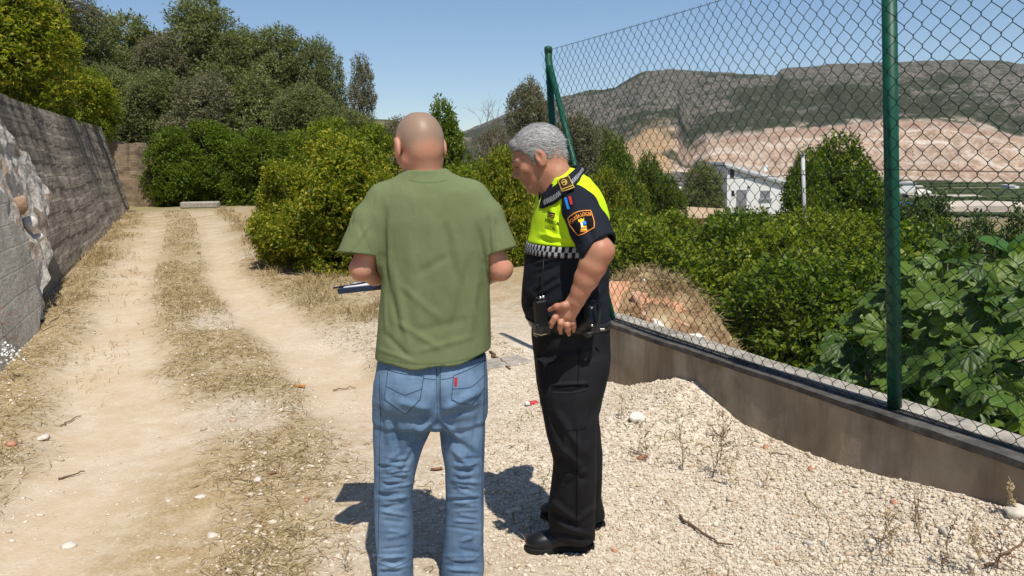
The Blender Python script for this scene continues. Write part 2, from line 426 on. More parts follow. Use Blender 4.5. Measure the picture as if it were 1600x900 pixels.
baseC = np.array([*FCd, ZW]); topC = np.array([*FCd, ZW + FH]); chain(baseB, baseC, topB, topC, 'wire_mesh')
for q, (k1, k2) in enumerate(((.99, .99), (.475, .54), (.012, .012))):
    for (a, ta, b_, tb2) in ((baseA, topA, baseB, topB), (baseB, topB, baseC, topC)):
        p0 = a + (ta - a) * k1; p1 = b_ + (tb2 - b_) * k2; 
        if a is baseB: p0 = a + (ta - a) * k2
        off = np.array([*WN, 0]) * -.034
        MB().tube([p0 + off + (p1 - p0) * t + np.array([0, 0, -.012 * math.sin(math.pi * t)]) for t in np.linspace(0, 1, 9)], .0016, 5).build('tension_wire', WIRE, fence, True)
# ================================================================ concrete walls on the left
def lw_point(s):                                             # s = 0..1 along the foot line
    L = np.concatenate([[0], np.cumsum(np.hypot(*np.diff(LW, axis=0).T))]); d = s * L[-1]
    return np.array([np.interp(d, L, LW[:, 0]), np.interp(d, L, LW[:, 1])]), L[-1]
_LT = (LW[-1] - LW[2]) / np.linalg.norm(LW[-1] - LW[2]); _LN = np.array([_LT[1], -_LT[0]])
if _LN[0] > 0: _LN = -_LN                                    # away from the track
def concrete(name, dark, light, streak=.6, brd=.28):
    m = N(name, .95, .1); cx = m.n('CombineXYZ'); m.l(m.attr('s'), cx.inputs[0]); m.l(m.attr('h'), cx.inputs[1]); co = cx.outputs[0]
    def mp(sc):
        q = m.n('Mapping'); m.l(co, q.inputs[0]); q.inputs['Scale'].default_value = sc; return q.outputs[0]
    board = m.n('TexBrick'); m.l(mp((1, 1, 1)), board.inputs['Vector']); board.inputs['Scale'].default_value = 1; board.offset = .4
    board.inputs['Brick Width'].default_value = 1.9; board.inputs['Row Height'].default_value = .21; board.inputs['Mortar Size'].default_value = .012; board.inputs['Mortar Smooth'].default_value = .5
    board.inputs['Color1'].default_value = (.4, .4, .4, 1); board.inputs['Color2'].default_value = (1, 1, 1, 1); board.inputs['Mortar'].default_value = (0.3, 0.3, 0.3, 1)
    n1 = m.noise(1.1, 6, .6, mp((1, 1, 1))); n2 = m.noise(1, 6, .62, mp((.75, .13, 1)), 1.2); n3 = m.noise(9, 5, .65, mp((1, 2, 1))); n4 = m.noise(1, 5, .7, mp((.5, 5, 1)))
    c = m.mix(m.ramp(n1, [(.3, 0.), (.7, 1.)]), dark, light)
    c = m.mix(brd, c, board.outputs[0], 'MULTIPLY')
    c = m.mix(m.ramp(n4, [(.45, 0.), (.62, .45)]), c, tuple(np.array(light) * 1.12))
    c = m.mix(m.math('MULTIPLY', m.ramp(n2, [(.50, 0.), (.57, streak)]), m.ramp(m.math('DIVIDE', m.attr('h'), 3.3), [(0.25, .25), (.6, 1.)])), c, (.05, .042, .04))
    c = m.mix(m.ramp(n3, [(.5, 0.), (.65, .4)]), c, tuple(np.array(dark) * .6))
    m.color(c); b = m.bump(board.outputs[1], -.5 if False else .6, -.02); b = m.bump(n3, .6, .03, b); m.bump(m.noise(40, 4, .6, mp((1, 1, 1))), .5, .01, b)
    return m.m
CONC = concrete('board marked concrete', (.19, .158, .118), (.38, .325, .255))
CONL = concrete('pale worn concrete', (.33, .30, .25), (.49, .455, .385), .25, .06)
LH = 3.2; BAT = .75
def face_sheet(name, s_a, s_b, mat, parent, off=0., h0=-.3, h1=LH, ns=260, nh=80, thick=.4, rough=.022, top=None):
    S = np.linspace(s_a, s_b, ns); v = []; aS = []; aH = []
    Ltot = lw_point(0)[1]; _s14 = float(np.interp(14., LW[:, 1], np.concatenate([[0], np.cumsum(np.hypot(*np.diff(LW, axis=0).T))])))
    hh = np.linspace(h0, h1, nh)
    for s in S:
        p, _ = lw_point(s); sd = s * Ltot
        tp = h1 if top is None else top(sd)
        h = h0 + (hh - h0) / (h1 - h0) * (tp - h0)
        rr = rough * fbm(sd * 1.3, h * 3.0, seed=41) + rough * .5 * fbm(sd * 5, h * 9, seed=42) + rough * .5 * np.where((np.floor(h / .21 + .3 * np.sin(sd * .6)).astype(int) % 2) == 0, 1, 0)
        q = p[None, :] + _LN[None, :] * (BAT * np.clip(h, -.3, 9) / LH - off - rr)[:, None]
        v.append(np.column_stack([q, h])); aS += [np.full(nh, sd)]; aH += [h]
        q2 = p + _LN * (BAT * tp / LH + thick); v.append(np.array([[*q2, tp], [*(q2), h0]])); aS += [np.full(2, sd)]; aH += [np.array([tp, h0])]
    k = nh + 2; f = [(i * k + j, (i + 1) * k + j, (i + 1) * k + j + 1, i * k + j + 1) for i in range(ns - 1) for j in range(k - 1)]
    f += [tuple(range(k)), tuple((ns - 1) * k + j for j in range(k - 1, -1, -1))]
    me = mesh(name, np.concatenate(v), f, False); attr(me, 's', np.concatenate(aS)); attr(me, 'h', np.concatenate(aH))
    return link(name, me, mat, parent)
Ltot = lw_point(0)[1]; _s14 = float(np.interp(14., LW[:, 1], np.concatenate([[0], np.cumsum(np.hypot(*np.diff(LW, axis=0).T))])))
big = empty('retaining_wall', (*LW[2], 0), 'tall leaning board marked concrete retaining wall with dark streaks along the track', 'wall')
face_sheet('wall_face', 0., 1., CONC, big, top=lambda sd: float(np.interp(sd, [0, _s14, Ltot], [2.68, 2.70, 3.15])))
# the paler broken end piece standing proud of it
def onface(u, v, off):
    # pixel -> (distance along foot line, height) on the leaning plane near the camera
    p0 = LW[1]; t = (LW[2] - LW[0]) / np.linalg.norm(LW[2] - LW[0]); n = np.array([t[1], -t[0]]); n = n if n[0] < 0 else -n
    d = ray(u, v); nn = np.array([n[0], n[1], -BAT / LH]); o = np.array([p0[0] - n[0] * off, p0[1] - n[1] * off, 0])
    s = ((o - np.array([0, 0, CAMZ])) @ nn) / (d @ nn); q = np.array([0, 0, CAMZ]) + d * s
    return q
out = [(-140, 900), (40, 620), (62, 540), (64, 470), (56, 440), (58, 410), (44, 400), (46, 372), (30, 352), (14, 345), (10, 310), (-2, 290), (-6, 262), (-22, 240), (-60, 200), (-140, 60)]
q = np.array([onface(u, v, .16) for u, v in out]); n3_ = np.array([_LN[0], _LN[1], -BAT / LH]); n3_ /= np.linalg.norm(n3_)
import bmesh
def slab_poly(name, pts, back, mat, parent, sub=5, rough=.02):
    bm = bmesh.new(); vs = [bm.verts.new(p) for p in pts]; f = bm.faces.new(vs)
    r = bmesh.ops.extrude_face_region(bm, geom=[f]); ev = [g for g in r['geom'] if isinstance(g, bmesh.types.BMVert)]
    for g in ev: g.co += Vector(back)
    bmesh.ops.triangulate(bm, faces=bm.faces[:]); bmesh.ops.recalc_face_normals(bm, faces=bm.faces[:])
    for _ in range(sub):
        es = [e for e in bm.edges if e.calc_length() > .09]
        if not es: break
        bmesh.ops.subdivide_edges(bm, edges=es, cuts=1); bmesh.ops.triangulate(bm, faces=[f_ for f_ in bm.faces if len(f_.verts) > 3])
    for v in bm.verts:
        c = v.co; a = rough * float(fbm(c.x * 3, c.y * 3, c.z * 3, seed=5)); v.co = c - Vector(n3_) * a
    me = bpy.data.meshes.new(name); bm.to_mesh(me); bm.free()
    co = np.zeros(len(me.vertices) * 3); me.vertices.foreach_get('co', co); co = co.reshape(-1, 3)
    attr(me, 's', co[:, 1]); attr(me, 'h', co[:, 2]); return link(name, me, mat, parent)
eb = empty('wall_end_block', (*LW[1], 0), 'pale broken end block of the retaining wall with exposed rubble', 'wall')
slab_poly('block_face', q, n3_ * .3, CONL, eb, 8)
rng = np.random.default_rng(4)
def rock_mesh(n=1, r=.1, seed=0, sub=2, squash=(1, 1, .7), name='rock'):
    bm = bmesh.new(); bmesh.ops.create_icosphere(bm, subdivisions=sub, radius=1)
    v = np.array([p.co[:] for p in bm.verts]); f = np.array([[q_.index for q_ in p.verts] for p in bm.faces]); bm.free()
    pl = np.random.default_rng(seed).normal(size=(9, 3)); pl /= np.linalg.norm(pl, axis=1)[:, None]
    for p in pl:
        d = v @ p; v = v - np.clip(d - .72, 0, 1)[:, None] * p
    v = v * (1 + .12 * fbm(v[:, 0] * 2 + seed, v[:, 1] * 2, v[:, 2] * 2, seed=seed))[:, None]
    return v * np.array(squash) * r, f
def rockmat(name, a, b, c=None):
    m = N(name, .95, .1); co = m.coord('Object'); m.color(m.ramp(m.noise(14, 6, .65, co), [(.3, a), (.6, b), (.75, c or b)])); m.bump(m.noise(40, 5, .6, co), .6, .01); return m.m
RW = rockmat('white limestone', (.42, .38, .32), (.66, .62, .55)); RR = rockmat('reddish rubble', (.22, .13, .08), (.42, .28, .19)); RG = rockmat('grey rubble', (.22, .2, .17), (.40, .36, .31))
MASN = N('exposed rubble masonry', .95, .1); co = MASN.coord('Object'); vx = MASN.n('TexVoronoi'); vx.inputs['Scale'].default_value = 5.; vx.distance = 'EUCLIDEAN'; MASN.l(co, vx.inputs['Vector']); sq = MASN.n('SeparateColor'); MASN.l(vx.outputs[1], sq.inputs[0])
cc_ = MASN.ramp(sq.outputs[0], [(0, (.64, .60, .53)), (.45, (.52, .48, .41)), (.6, (.36, .24, .15)), (.75, (.62, .58, .52)), (1, (.30, .24, .18))]); cc_ = MASN.mix(MASN.ramp(MASN.noise(14, 6, .7, co), [(.45, 0.), (.65, .6)]), cc_, (.16, .13, .105)); MASN.color(cc_)
bb_ = MASN.bump(vx.outputs[0], .8, .05); MASN.bump(MASN.noise(22, 6, .7, co), .8, .03, bb_)
pq = np.array([onface(u, v, .10) for u, v in ((-30, 190), (10, 196), (22, 226), (46, 240), (56, 262), (64, 286), (74, 300), (78, 342), (72, 366), (78, 400), (72, 440), (74, 500), (50, 500), (30, 420), (0, 380), (-30, 300))])
slab_poly('exposed_rubble', pq, n3_ * .3, MASN.m, eb, 9, .10)
for (u, v, r, mt) in ((30, 320, .14, RR), (46, 348, .12, RW), (58, 372, .09, RW)):
    p = onface(u, v, .13); vv, ff = rock_mesh(1, r, u + v, 2, (.9, .9, .75)); ob('rubble_stone', vv @ rotm('Y', u * .7).T + p, ff, mt, eb, False)
# the second wall at the bend
w2 = empty('terrace_wall', (*PZ(205, 312)[:2], 0), 'small tan concrete terrace wall across the bend beyond the leaning wall', 'wall')
a, b_ = P(158, 303, 34.5), P(243, 303, 33.5); mb = MB(); h_ = P(200, 222, 34)[2]
me_v = []; nS, nH = 50, 24; S = np.linspace(0, 1, nS); aS = []; aH = []; f = []
for i, s in enumerate(S):
    tp = h_ + .1 * float(vn(s * 5, 2)) - max(0, s - .68) * 5.5
    for j, h in enumerate(np.linspace(-.4, 1, nH)):
        z = h * max(tp, .4) if h > 0 else h; rr = .03 * float(fbm(s * 8, z * 6, seed=3)); p = a + (b_ - a) * s; me_v.append((p[0] + rr, p[1] + .25 * z / 3 + rr, z)); aS.append(s * 3); aH.append(z)
    p = a + (b_ - a) * s; me_v.append((p[0], p[1] + 1.2, max(tp, .4))); aS.append(s * 3); aH.append(3); me_v.append((p[0], p[1] + 1.2, -.4)); aS.append(s * 3); aH.append(0)
k = nH + 2; f = [(i * k + j, (i + 1) * k + j, (i + 1) * k + j + 1, i * k + j + 1) for i in range(nS - 1) for j in range(k - 1)]; f += [tuple(range(k)), tuple((nS - 1) * k + j for j in range(k - 1, -1, -1))]
me = mesh('wall_face', me_v, f, False); attr(me, 's', aS); attr(me, 'h', aH); link('wall_face', me, concrete('tan concrete', (.21, .155, .10), (.38, .29, .2), .5), w2)
# stone kerb at the end of the track
def stone(name, loc, r, mat, label, cat='stone', seed=1, squash=(1, .8, .6), rz=0, group=None, sub=3):
    v, f = rock_mesh(1, r, seed, sub, squash); v = v @ rotm('Z', rz).T
    o = ob(name, v, f, mat, None, False); o.location = loc; return setp(o, label, cat, group)
p = P(313, 321, 31.8); 
v = MB().box((0, 0, .12), (1.45, .4, .26), bev=.05); vv = v.v[0]; o = MB().add(vv, v.f).build('stone_kerb', RG); o.location = (p[0], p[1], float(gh(p[0], p[1]))); setp(o, 'long low grey stone kerb at the end of the track', 'kerb')

# ================================================================ plants
def kites(p, d, n, L, Wd, fold=.15):
    """one folded kite per leaf; p base, d direction, n normal"""
    s = np.cross(d, n); s /= np.linalg.norm(s, axis=1)[:, None] + 1e-9
    L = np.broadcast_to(L, (len(p),))[:, None]; Wd = np.broadcast_to(Wd, (len(p),))[:, None]
    mid = p + d * L * .45
    a = p; b = mid + s * Wd / 2 + n * Wd * fold; c = p + d * L - n * L * .08; e = mid - s * Wd / 2 + n * Wd * fold
    v = np.stack([a, b, c, e], 1).reshape(-1, 3); f = np.arange(len(p) * 4).reshape(-1, 4)
    return v, f
def unit(a): return a / (np.linalg.norm(a, axis=-1, keepdims=True) + 1e-9)
def crown(rng, blobs, n, L, Wd, tw=7, spread=1., up=.3, droop=0):
    blobs = np.asarray(blobs, float); c = blobs[:, :3]; r = blobs[:, 3]
    ntw = n // tw; pr = r ** 2 / (r ** 2).sum()
    k = rng.choice(len(blobs), ntw * 3, p=pr); d = unit(rng.normal(size=(ntw * 3, 3))); rad = r[k] * (.62 + .42 * rng.random(ntw * 3) ** .6)
    q = c[k] + d * rad[:, None] * np.array([1, 1, .85])
    q += .12 * r[k][:, None] * np.stack([vn(q[:, 0] * 3, q[:, 1] * 3, q[:, 2] * 3, s) for s in (1, 2, 3)], -1)
    keep = np.ones(len(q), bool)
    for i in range(len(blobs)):
        keep &= ~((np.linalg.norm(q - c[i], axis=1) < r[i] * .62))
    q = q[keep][:ntw]; d = d[keep][:ntw]
    td = unit(d * .8 + rng.normal(size=d.shape) * .5 + np.array([0, 0, up]))
    m = len(q); tl = L * 2.2
    base = np.repeat(q, tw, 0); tdr = np.repeat(td, tw, 0); fr = np.tile(np.linspace(0, 1, tw), m)[:, None]
    p = base + tdr * fr * tl + rng.normal(size=base.shape) * L * .12
    ld_ = unit(tdr * .55 + rng.normal(size=base.shape) * .75 * spread + np.array([0, 0, -droop]))
    nn = unit(np.cross(ld_, rng.normal(size=base.shape))); nn = np.where((nn[:, 2:3] < -.2), -nn, nn)
    nn = unit(nn + np.array([0, 0, .5])); nn = unit(nn - ld_ * (nn * ld_).sum(1)[:, None])
    sz = (.7 + .6 * rng.random(len(p)))
    return kites(p, ld_, nn, L * sz, Wd * sz)
def limbs(rng, base, blobs, r0, h0, n=7, lean=(0, 0)):
    mb = MB(); fork = np.array([lean[0], lean[1], h0]) + base
    mb.tube([base + np.array([0, 0, -.4]), base + (fork - base) * .5 + rng.normal(size=3) * r0 * .4, fork], [r0 * 1.25, r0, r0 * .85], 9)
    idx = rng.choice(len(blobs), min(n, len(blobs)), replace=False)
    for i in idx:
        e = np.array(blobs[i][:3]) + rng.normal(size=3) * .1 * blobs[i][3]; t = np.linspace(0, 1, 6)[:, None]
        mid = fork + (e - fork) * .5 + rng.normal(size=3) * .08 * np.linalg.norm(e - fork) + np.array([0, 0, -.05])
        pts = (1 - t) ** 2 * fork + 2 * t * (1 - t) * mid + t ** 2 * e
        mb.tube(pts, r0 * .6 * (1 - .8 * t[:, 0]), 6)
        for _ in range(3):
            s = pts[rng.integers(2, 5)]; e2 = e + rng.normal(size=3) * blobs[i][3] * .6
            mb.tube([s, (s + e2) / 2 + rng.normal(size=3) * .05, e2], [r0 * .2, r0 * .13, r0 * .05], 4)
    return mb
def tree_proto(name, rng, h, w, nb, n, L, Wd, mat, bark, low=.12, br=(.24, .36), label='', cat='tree', tw=7, droop=0, r0=.07, flat=1.):
    root = empty(name, (0, 0, 0), label, cat); bl = []
    for i in range(nb):
        for _ in range(30):
            t = rng.random(); a = rng.random() * 6.283; zz = low + (1 - low) * t; rr = math.sin(math.pi * min(1, .12 + zz * .86) ** .8) ** .6 * rng.random() ** .5
            r = rng.uniform(*br) * w / 2 * 1.1
            x, y, z = math.cos(a) * rr * max(.05, w / 2 - r), math.sin(a) * rr * max(.05, w / 2 - r), zz * (h - r) + r * .3
            if all(np.linalg.norm(np.array([x, y, z]) - np.array(b[:3])) > .55 * (r + b[3]) * .8 for b in bl): break
        bl.append((x, y, z, r))
    for i in range(nb // 2 + 6 if name != 'olive_tree' else 8):                        # young shoots that break the outline
        b = bl[rng.integers(0, nb)]; d = unit(rng.normal(size=3) + np.array([0, 0, .9])); q = np.array(b[:3]) + d * b[3] * rng.uniform(.95, 1.3); bl.append((*q, b[3] * rng.uniform(.22, .38)))
    v, f = crown(rng, bl, n, L, Wd, tw, droop=droop); ob('crown', v, f, mat, root, False)
    limbs(rng, np.zeros(3), bl, r0, h * low + .25, 7).build('trunk', bark, root, True)
    return root
BARK = simple('grey brown bark', (.13, .1, .075), .9, .1, .3, 12, .01, 40)
CIT_D = leafmat('glossy citrus leaves', [(.045, .085, .010), (.09, .145, .014), (.15, .21, .02), (.25, .29, .035)], .42, .45, .22)
CIT_Y = leafmat('yellowing citrus leaves', [(.05, .10, .012), (.14, .19, .018), (.30, .30, .03), (.50, .43, .05), (.09, .15, .015), (.26, .27, .025)], .45, .5, .2)
CIT_M = leafmat('mid green citrus leaves', [(.065, .11, .01), (.13, .185, .014), (.22, .265, .024), (.36, .36, .04)], .45, .45, .22)
OLV = leafmat('grey green olive leaves', [(.11, .13, .055), (.19, .21, .09), (.27, .285, .135), (.14, .16, .07)], .38, .7, .1)
OLV_B = leafmat('brownish grey leaves', [(.13, .125, .075), (.20, .185, .12), (.27, .245, .165)], .32, .7, .15)
DRK = leafmat('dark broad leaves', [(.025, .05, .014), (.055, .09, .025), (.10, .13, .04), (.19, .21, .09)], .25, .5, .2)
def place(proto, loc, rz, sc, label, cat, group, mat=None, z=None):
    r = copy_tree(proto, loc, rz, sc, label, cat, group)
    if mat:
        for c in r.children:
            if c.name.startswith('crown'):
                c.material_slots[0].link = 'OBJECT'; c.material_slots[0].material = mat
    return r
rg = np.random.default_rng(11)
PR = {}
PR['cA'] = tree_proto('citrus_tree', rg, 2.5, 2.6, 26, 42000, .075, .036, CIT_M, BARK, .04)
PR['cB'] = tree_proto('citrus_tree', rg, 2.6, 2.4, 22, 42000, .075, .036, CIT_M, BARK, .04)
PR['cF'] = tree_proto('citrus_tree', rg, 2.5, 2.8, 20, 16000, .12, .06, CIT_M, BARK, .04)
PR['oA'] = tree_proto('olive_tree', rg, 6.5, 5.2, 46, 60000, .15, .05, OLV, BARK, .06, (.17, .30), droop=.0, r0=.16)
PR['oB'] = tree_proto('olive_tree', rg, 7.0, 4.2, 40, 52000, .15, .05, OLV, BARK, .08, (.17, .31), r0=.16)
PR['oS'] = tree_proto('olive_tree', rg, 5.0, 3.2, 26, 12000, .13, .045, OLV, BARK, .3, (.14, .24), r0=.1)
PR['bush'] = tree_proto('evergreen_tree', rg, 5.0, 5.0, 34, 36000, .16, .08, CIT_D, BARK, .03, (.2, .32), r0=.16)
HIDE = list(PR.values())
def base_at(u, v_base, Y): 
    p = P(u, v_base, Y); return p
def plant(key, u, vtop, Y, wpx, label, cat='tree', group=None, mat=None, zb=None, rz=None):
    p = P(u, vtop, Y); g = float(gh(p[0], Y, False)) if zb is None else zb
    h = p[2] - g; pr = PR[key]; H = {'cA': 2.5, 'cB': 2.6, 'cF': 2.5, 'oA': 6.5, 'oB': 7., 'oS': 5., 'bush': 5.}[key]; Wp = {'cA': 2.6, 'cB': 2.4, 'cF': 2.8, 'oA': 5.2, 'oB': 4.2, 'oS': 3.2, 'bush': 5.}[key]
    sx = wpx * Y / F / Wp * (1.22 if key in ('oA', 'oB') else 1)
    sx = max(sx, .62 * h / H)
    if h / H < .85 * sx: g = p[2] - .85 * sx * H; h = .85 * sx * H
    return place(pr, (p[0], Y, g - .05), rg.random() * 6.28 if rz is None else rz, (sx, sx, h / H * (1.1 if key[0] == 'o' else 1.06)), label, cat, group, mat)
# left terrace, above the leaning wall
for i, (u, vt, Y, w, mt, lab) in enumerate((
    (-40, -70, 20.0, 250, CIT_Y, 'big yellow green citrus tree above the near end of the leaning wall'),
    (20, -15, 23, 170, CIT_Y, 'yellowing citrus tree overhanging the leaning wall beside the largest one'),
    (92, 66, 28, 130, CIT_Y, 'round yellow green citrus tree over the middle of the leaning wall'),
    (140, 112, 34, 80, CIT_M, 'smaller green citrus tree near the far end of the leaning wall'),
    (180, 150, 40, 60, CIT_M, 'last small bright green citrus tree above the far end of the leaning wall'))):
    q = P(u, vt, Y); plant('cA' if i % 2 else 'cB', u, vt, Y, w, lab, 'citrus tree', 'citrus trees on the left terrace', mt, zb=2.9)
# row at the bend
for u, vt, Y, w, mt, k, lab in (
    (272, 205, 34, 110, CIT_D, 'cA', 'dark green citrus tree at the outside of the track bend, leftmost of its row'),
    (335, 198, 34.5, 130, CIT_D, 'cB', 'dark green citrus tree behind the stone kerb'),
    (402, 206, 33.5, 120, CIT_D, 'cA', 'dark green citrus tree right of the one behind the stone kerb'),
    (455, 215, 29, 110, CIT_D, 'cB', 'dark green citrus tree behind the yellow shrub, rightmost of its row'),
    (515, 196, 17.5, 180, CIT_M, 'cA', 'tall bright green citrus tree behind the yellow one, left of the bald man'),
    (580, 205, 16.5, 150, CIT_M, 'cA', 'green citrus tree just left of the bald man\'s head'),
    (455, 262, 13.0, 150, CIT_Y, 'cB', 'low yellow green citrus bush at the right edge of the track'),
    (530, 222, 12.2, 215, CIT_Y, 'cB', 'large yellow speckled citrus tree beside the man in the green shirt'),
    (610, 250, 12.4, 160, CIT_Y, 'cA', 'yellow green citrus tree behind the bald man\'s left shoulder'),
    (700, 268, 13.5, 150, CIT_M, 'cB', 'green citrus tree behind the bald man\'s neck'),
    (785, 238, 12.5, 100, CIT_Y, 'cA', 'upright yellow green citrus tree between the two men'),
    (830, 285, 13.5, 130, CIT_Y, 'cB', 'yellow green citrus tree hidden partly by the officer'),
    (735, 258, 21, 90, CIT_D, 'cB', 'small dark citrus tree beyond the gap between the men')):
    plant(k, u, vt, Y, w, lab, 'citrus tree', 'citrus trees along the track', mt, zb=(-.1 if Y < 20 else None))
# the tall grey green trees
for u, vt, Y, w, k, mt, lab in (
    (118, 22, 44, 150, 'oA', OLV, 'grey green olive tree behind the bare pine'), (205, 52, 48, 150, 'oB', OLV, 'broad grey green olive tree right of the bare pine'),
    (255, 70, 46, 110, 'oA', OLV_B, 'brownish grey olive tree between two greener crowns'),
    (315, 22, 48, 145, 'oB', OLV, 'tallest grey green olive tree with a pointed crown against the sky'), (375, 62, 47, 120, 'oA', OLV, 'olive tree right of the tallest one'),
    (440, 66, 46, 130, 'oB', OLV, 'tall rounded olive tree, second of the tallest pair'), (497, 84, 45, 85, 'oA', OLV, 'narrow olive tree at the right end of the dense group'),
    (562, 106, 45, 62, 'oS', OLV_B, 'thin see-through olive tree standing apart against the sky'),
    (170, 120, 38, 120, 'oA', OLV, 'low olive tree above the terrace wall'), (245, 128, 38, 130, 'oA', OLV, 'low spreading olive tree above the track bend'), (325, 135, 37, 130, 'oA', OLV_B, 'low brownish olive tree behind the stone kerb trees'),
    (400, 142, 37, 130, 'oB', OLV, 'low grey green olive tree in front of the tall rounded one'), (475, 150, 36, 120, 'oA', OLV, 'low olive tree behind the bright green citrus'), (550, 185, 38, 100, 'oA', OLV, 'small olive tree under the thin see-through one'),
    (620, 196, 60, 90, 'oS', OLV_B, 'sparse brownish tree on the slope behind the bald man'), (825, 150, 62, 95, 'oA', OLV_B, 'grey brown tree above the officer\'s head beside the corner post'), (775, 215, 55, 80, 'oA', OLV_B, 'low scrubby tree left of the officer\'s head'),
    (690, 176, 33, 62, 'cF', CIT_D, 'dark green tree just right of the bald man\'s head'), (900, 196, 70, 100, 'oA', OLV_B, 'grey brown tree behind the fence brace'), (945, 214, 75, 80, 'oA', OLV, 'grey tree below the ridge behind the fence')):
    plant(k, u, vt, Y, w, lab, 'olive tree' if k[0] == 'o' else 'tree', 'trees on the slope', mt)
# slope scrub seen between the trees
k_ = 0
for i in range(46):
    u = rg.uniform(560, 1000); Y = rg.uniform(45, 110); p0 = P(u, 250, Y); g = float(gh(p0[0], Y, False)); hh = rg.uniform(.8, 2.2)
    place(PR['cF'], (p0[0], Y, g - .1), rg.random() * 6, (hh * .55, hh * .55, hh * .4), ['low grey green scrub bush on the dry slope', 'low brownish scrub bush on the dry slope', 'small dark green bush on the dry slope'][i % 3], 'bush', 'scrub bushes on the slope', [OLV, OLV_B, CIT_D][i % 3])
# lower orchard behind the fence
rows = []
def orchard(n, u0, u1, Y, vt, key, mats, ord_, jit=6):
    w = 2.7 * F / Y; n = int(math.ceil((u1 - u0) / (w * .62))) + 1
    for i in range(n):
        t = i / max(1, n - 1); u = u0 + (u1 - u0) * t
        word = ['first', 'second', 'third', 'fourth', 'fifth', 'sixth', 'seventh', 'eighth', 'ninth', 'tenth'][i]
        mt = mats[i % len(mats)]; tone = 'yellow green' if mt is CIT_Y else ('mid green' if mt is CIT_M else 'dark green')
        plant(key if isinstance(key, str) else key[i % 2], u, vt + rg.uniform(-jit, jit), Y + rg.uniform(-.3, .3), w, '%s citrus tree, %s from the left in the %s row beyond the fence' % (tone, word, ord_), 'citrus tree', 'citrus trees in the lower orchard', mt)
orchard(6, 1260, 1400, 7.8, 420, ('cA', 'cB'), (CIT_D, CIT_D, CIT_M, CIT_M, CIT_D), 'nearest')
orchard(6, 1010, 1420, 10.4, 372, ('cB', 'cA'), (CIT_M, CIT_M, CIT_D, CIT_M), 'second')
orchard(6, 985, 1440, 14.0, 350, ('cA', 'cB'), (CIT_M, CIT_D), 'third')
orchard(7, 960, 1430, 19.0, 338, ('cA', 'cB'), (CIT_M, CIT_M, CIT_D), 'fourth', 4)
for u, vt, Y, w, k, mt, lab, cat in (
    (1268, 250, 28, 90, 'bush', CIT_D, 'dense evergreen tree just right of the white house and behind the pole', 'tree'), (1320, 228, 30, 170, 'bush', CIT_D, 'largest dense evergreen tree left of the fence post', 'tree'),
    (1098, 266, 70, 78, 'oA', OLV, 'round grey green olive tree in front of the white house', 'olive tree'),
    (962, 236, 34, 62, 'bush', CIT_D, 'dark green tree right of the officer\'s shoulder', 'tree'), (950, 272, 26, 90, 'cA', CIT_Y, 'yellow green citrus tree below the dark one by the officer\'s shoulder', 'citrus tree'), (1015, 250, 50, 56, 'bush', CIT_D, 'dark green tree behind the open shed', 'tree'),
    (1045, 280, 48, 60, 'bush', CIT_D, 'low dark tree right of the open shed', 'tree'), (998, 296, 46, 20, 'cF', CIT_Y, 'tiny yellow green tree before the open shed', 'citrus tree'),
    (1455, 330, 16, 110, 'cF', DRK, 'dark broad leaved loquat tree right of the fence post', 'loquat tree'), (1530, 362, 15, 120, 'cF', DRK, 'dark loquat tree below the stone terrace', 'loquat tree'), (1600, 352, 15, 120, 'cF', DRK, 'dark loquat tree at the right end of the row', 'loquat tree'),
    (1420, 345, 13, 80, 'cF', DRK, 'dark loquat tree directly behind the near fence post', 'loquat tree'), (1500, 392, 10, 140, 'cF', DRK, 'dark loquat tree behind the fig leaves', 'loquat tree'), (1590, 400, 9, 140, 'cF', DRK, 'dark loquat tree behind the banana leaves', 'loquat tree')):
    plant(k, u, vt, Y, w, lab, cat, None, mt)
for o in HIDE:
    for c in list(o.children): bpy.data.objects.remove(c)
    bpy.data.objects.remove(o)
# bare trees
def bare(name, base, h, seed, label, mat, spread=.5, depth=4, lean=0):
    rr = random.Random(seed); mb = MB()
    def grow(p, d, L, r, k):
        n = 4; pts = [p]; 
        for i in range(n):
            d = Vector(d) + Vector((rr.gauss(0, .13), rr.gauss(0, .13), rr.gauss(0, .08) + .04)); d.normalize(); pts.append(pts[-1] + np.array(d) * L / n)
        mb.tube(pts, np.linspace(r, r * .6, n + 1), 5, False)
        if k == 0: return
        for i in range(rr.randint(2, 4)):
            a = rr.random() * 6.28; t = Vector(d).orthogonal().normalized(); t.rotate(Matrix.Rotation(a, 3, Vector(d)))
            nd = (Vector(d) + t * spread * rr.uniform(.6, 1.6)).normalized(); grow(pts[rr.randint(2, n)], nd, L * rr.uniform(.6, .85), r * .55, k - 1)
    grow(np.array(base, float), Vector((lean, 0, 1)), h * .4, h * .02, depth)
    root = empty(name, base, label, 'tree'); mb.build('branches', mat, root); return root
GB = simple('grey dead wood', (.16, .13, .11), .9, .1, .2)
for u, vt, Y, sd, lab, sp, dp in ((745, 178, 30, 3, 'bare grey dead tree between the two men', .55, 5), (600, 190, 36, 5, 'small bare tree left of the bald man\'s head', .7, 4), (712, 235, 24, 8, 'leaning bare branches beside the bald man\'s ear', .8, 4), (520, 170, 44, 9, 'bare grey branches among the olive trees', .5, 4)):
    p = P(u, vt, Y); g = float(gh(p[0], Y, False)); bare('dead_tree', (p[0], Y, g), p[2] - g, sd, lab, GB, sp, dp)
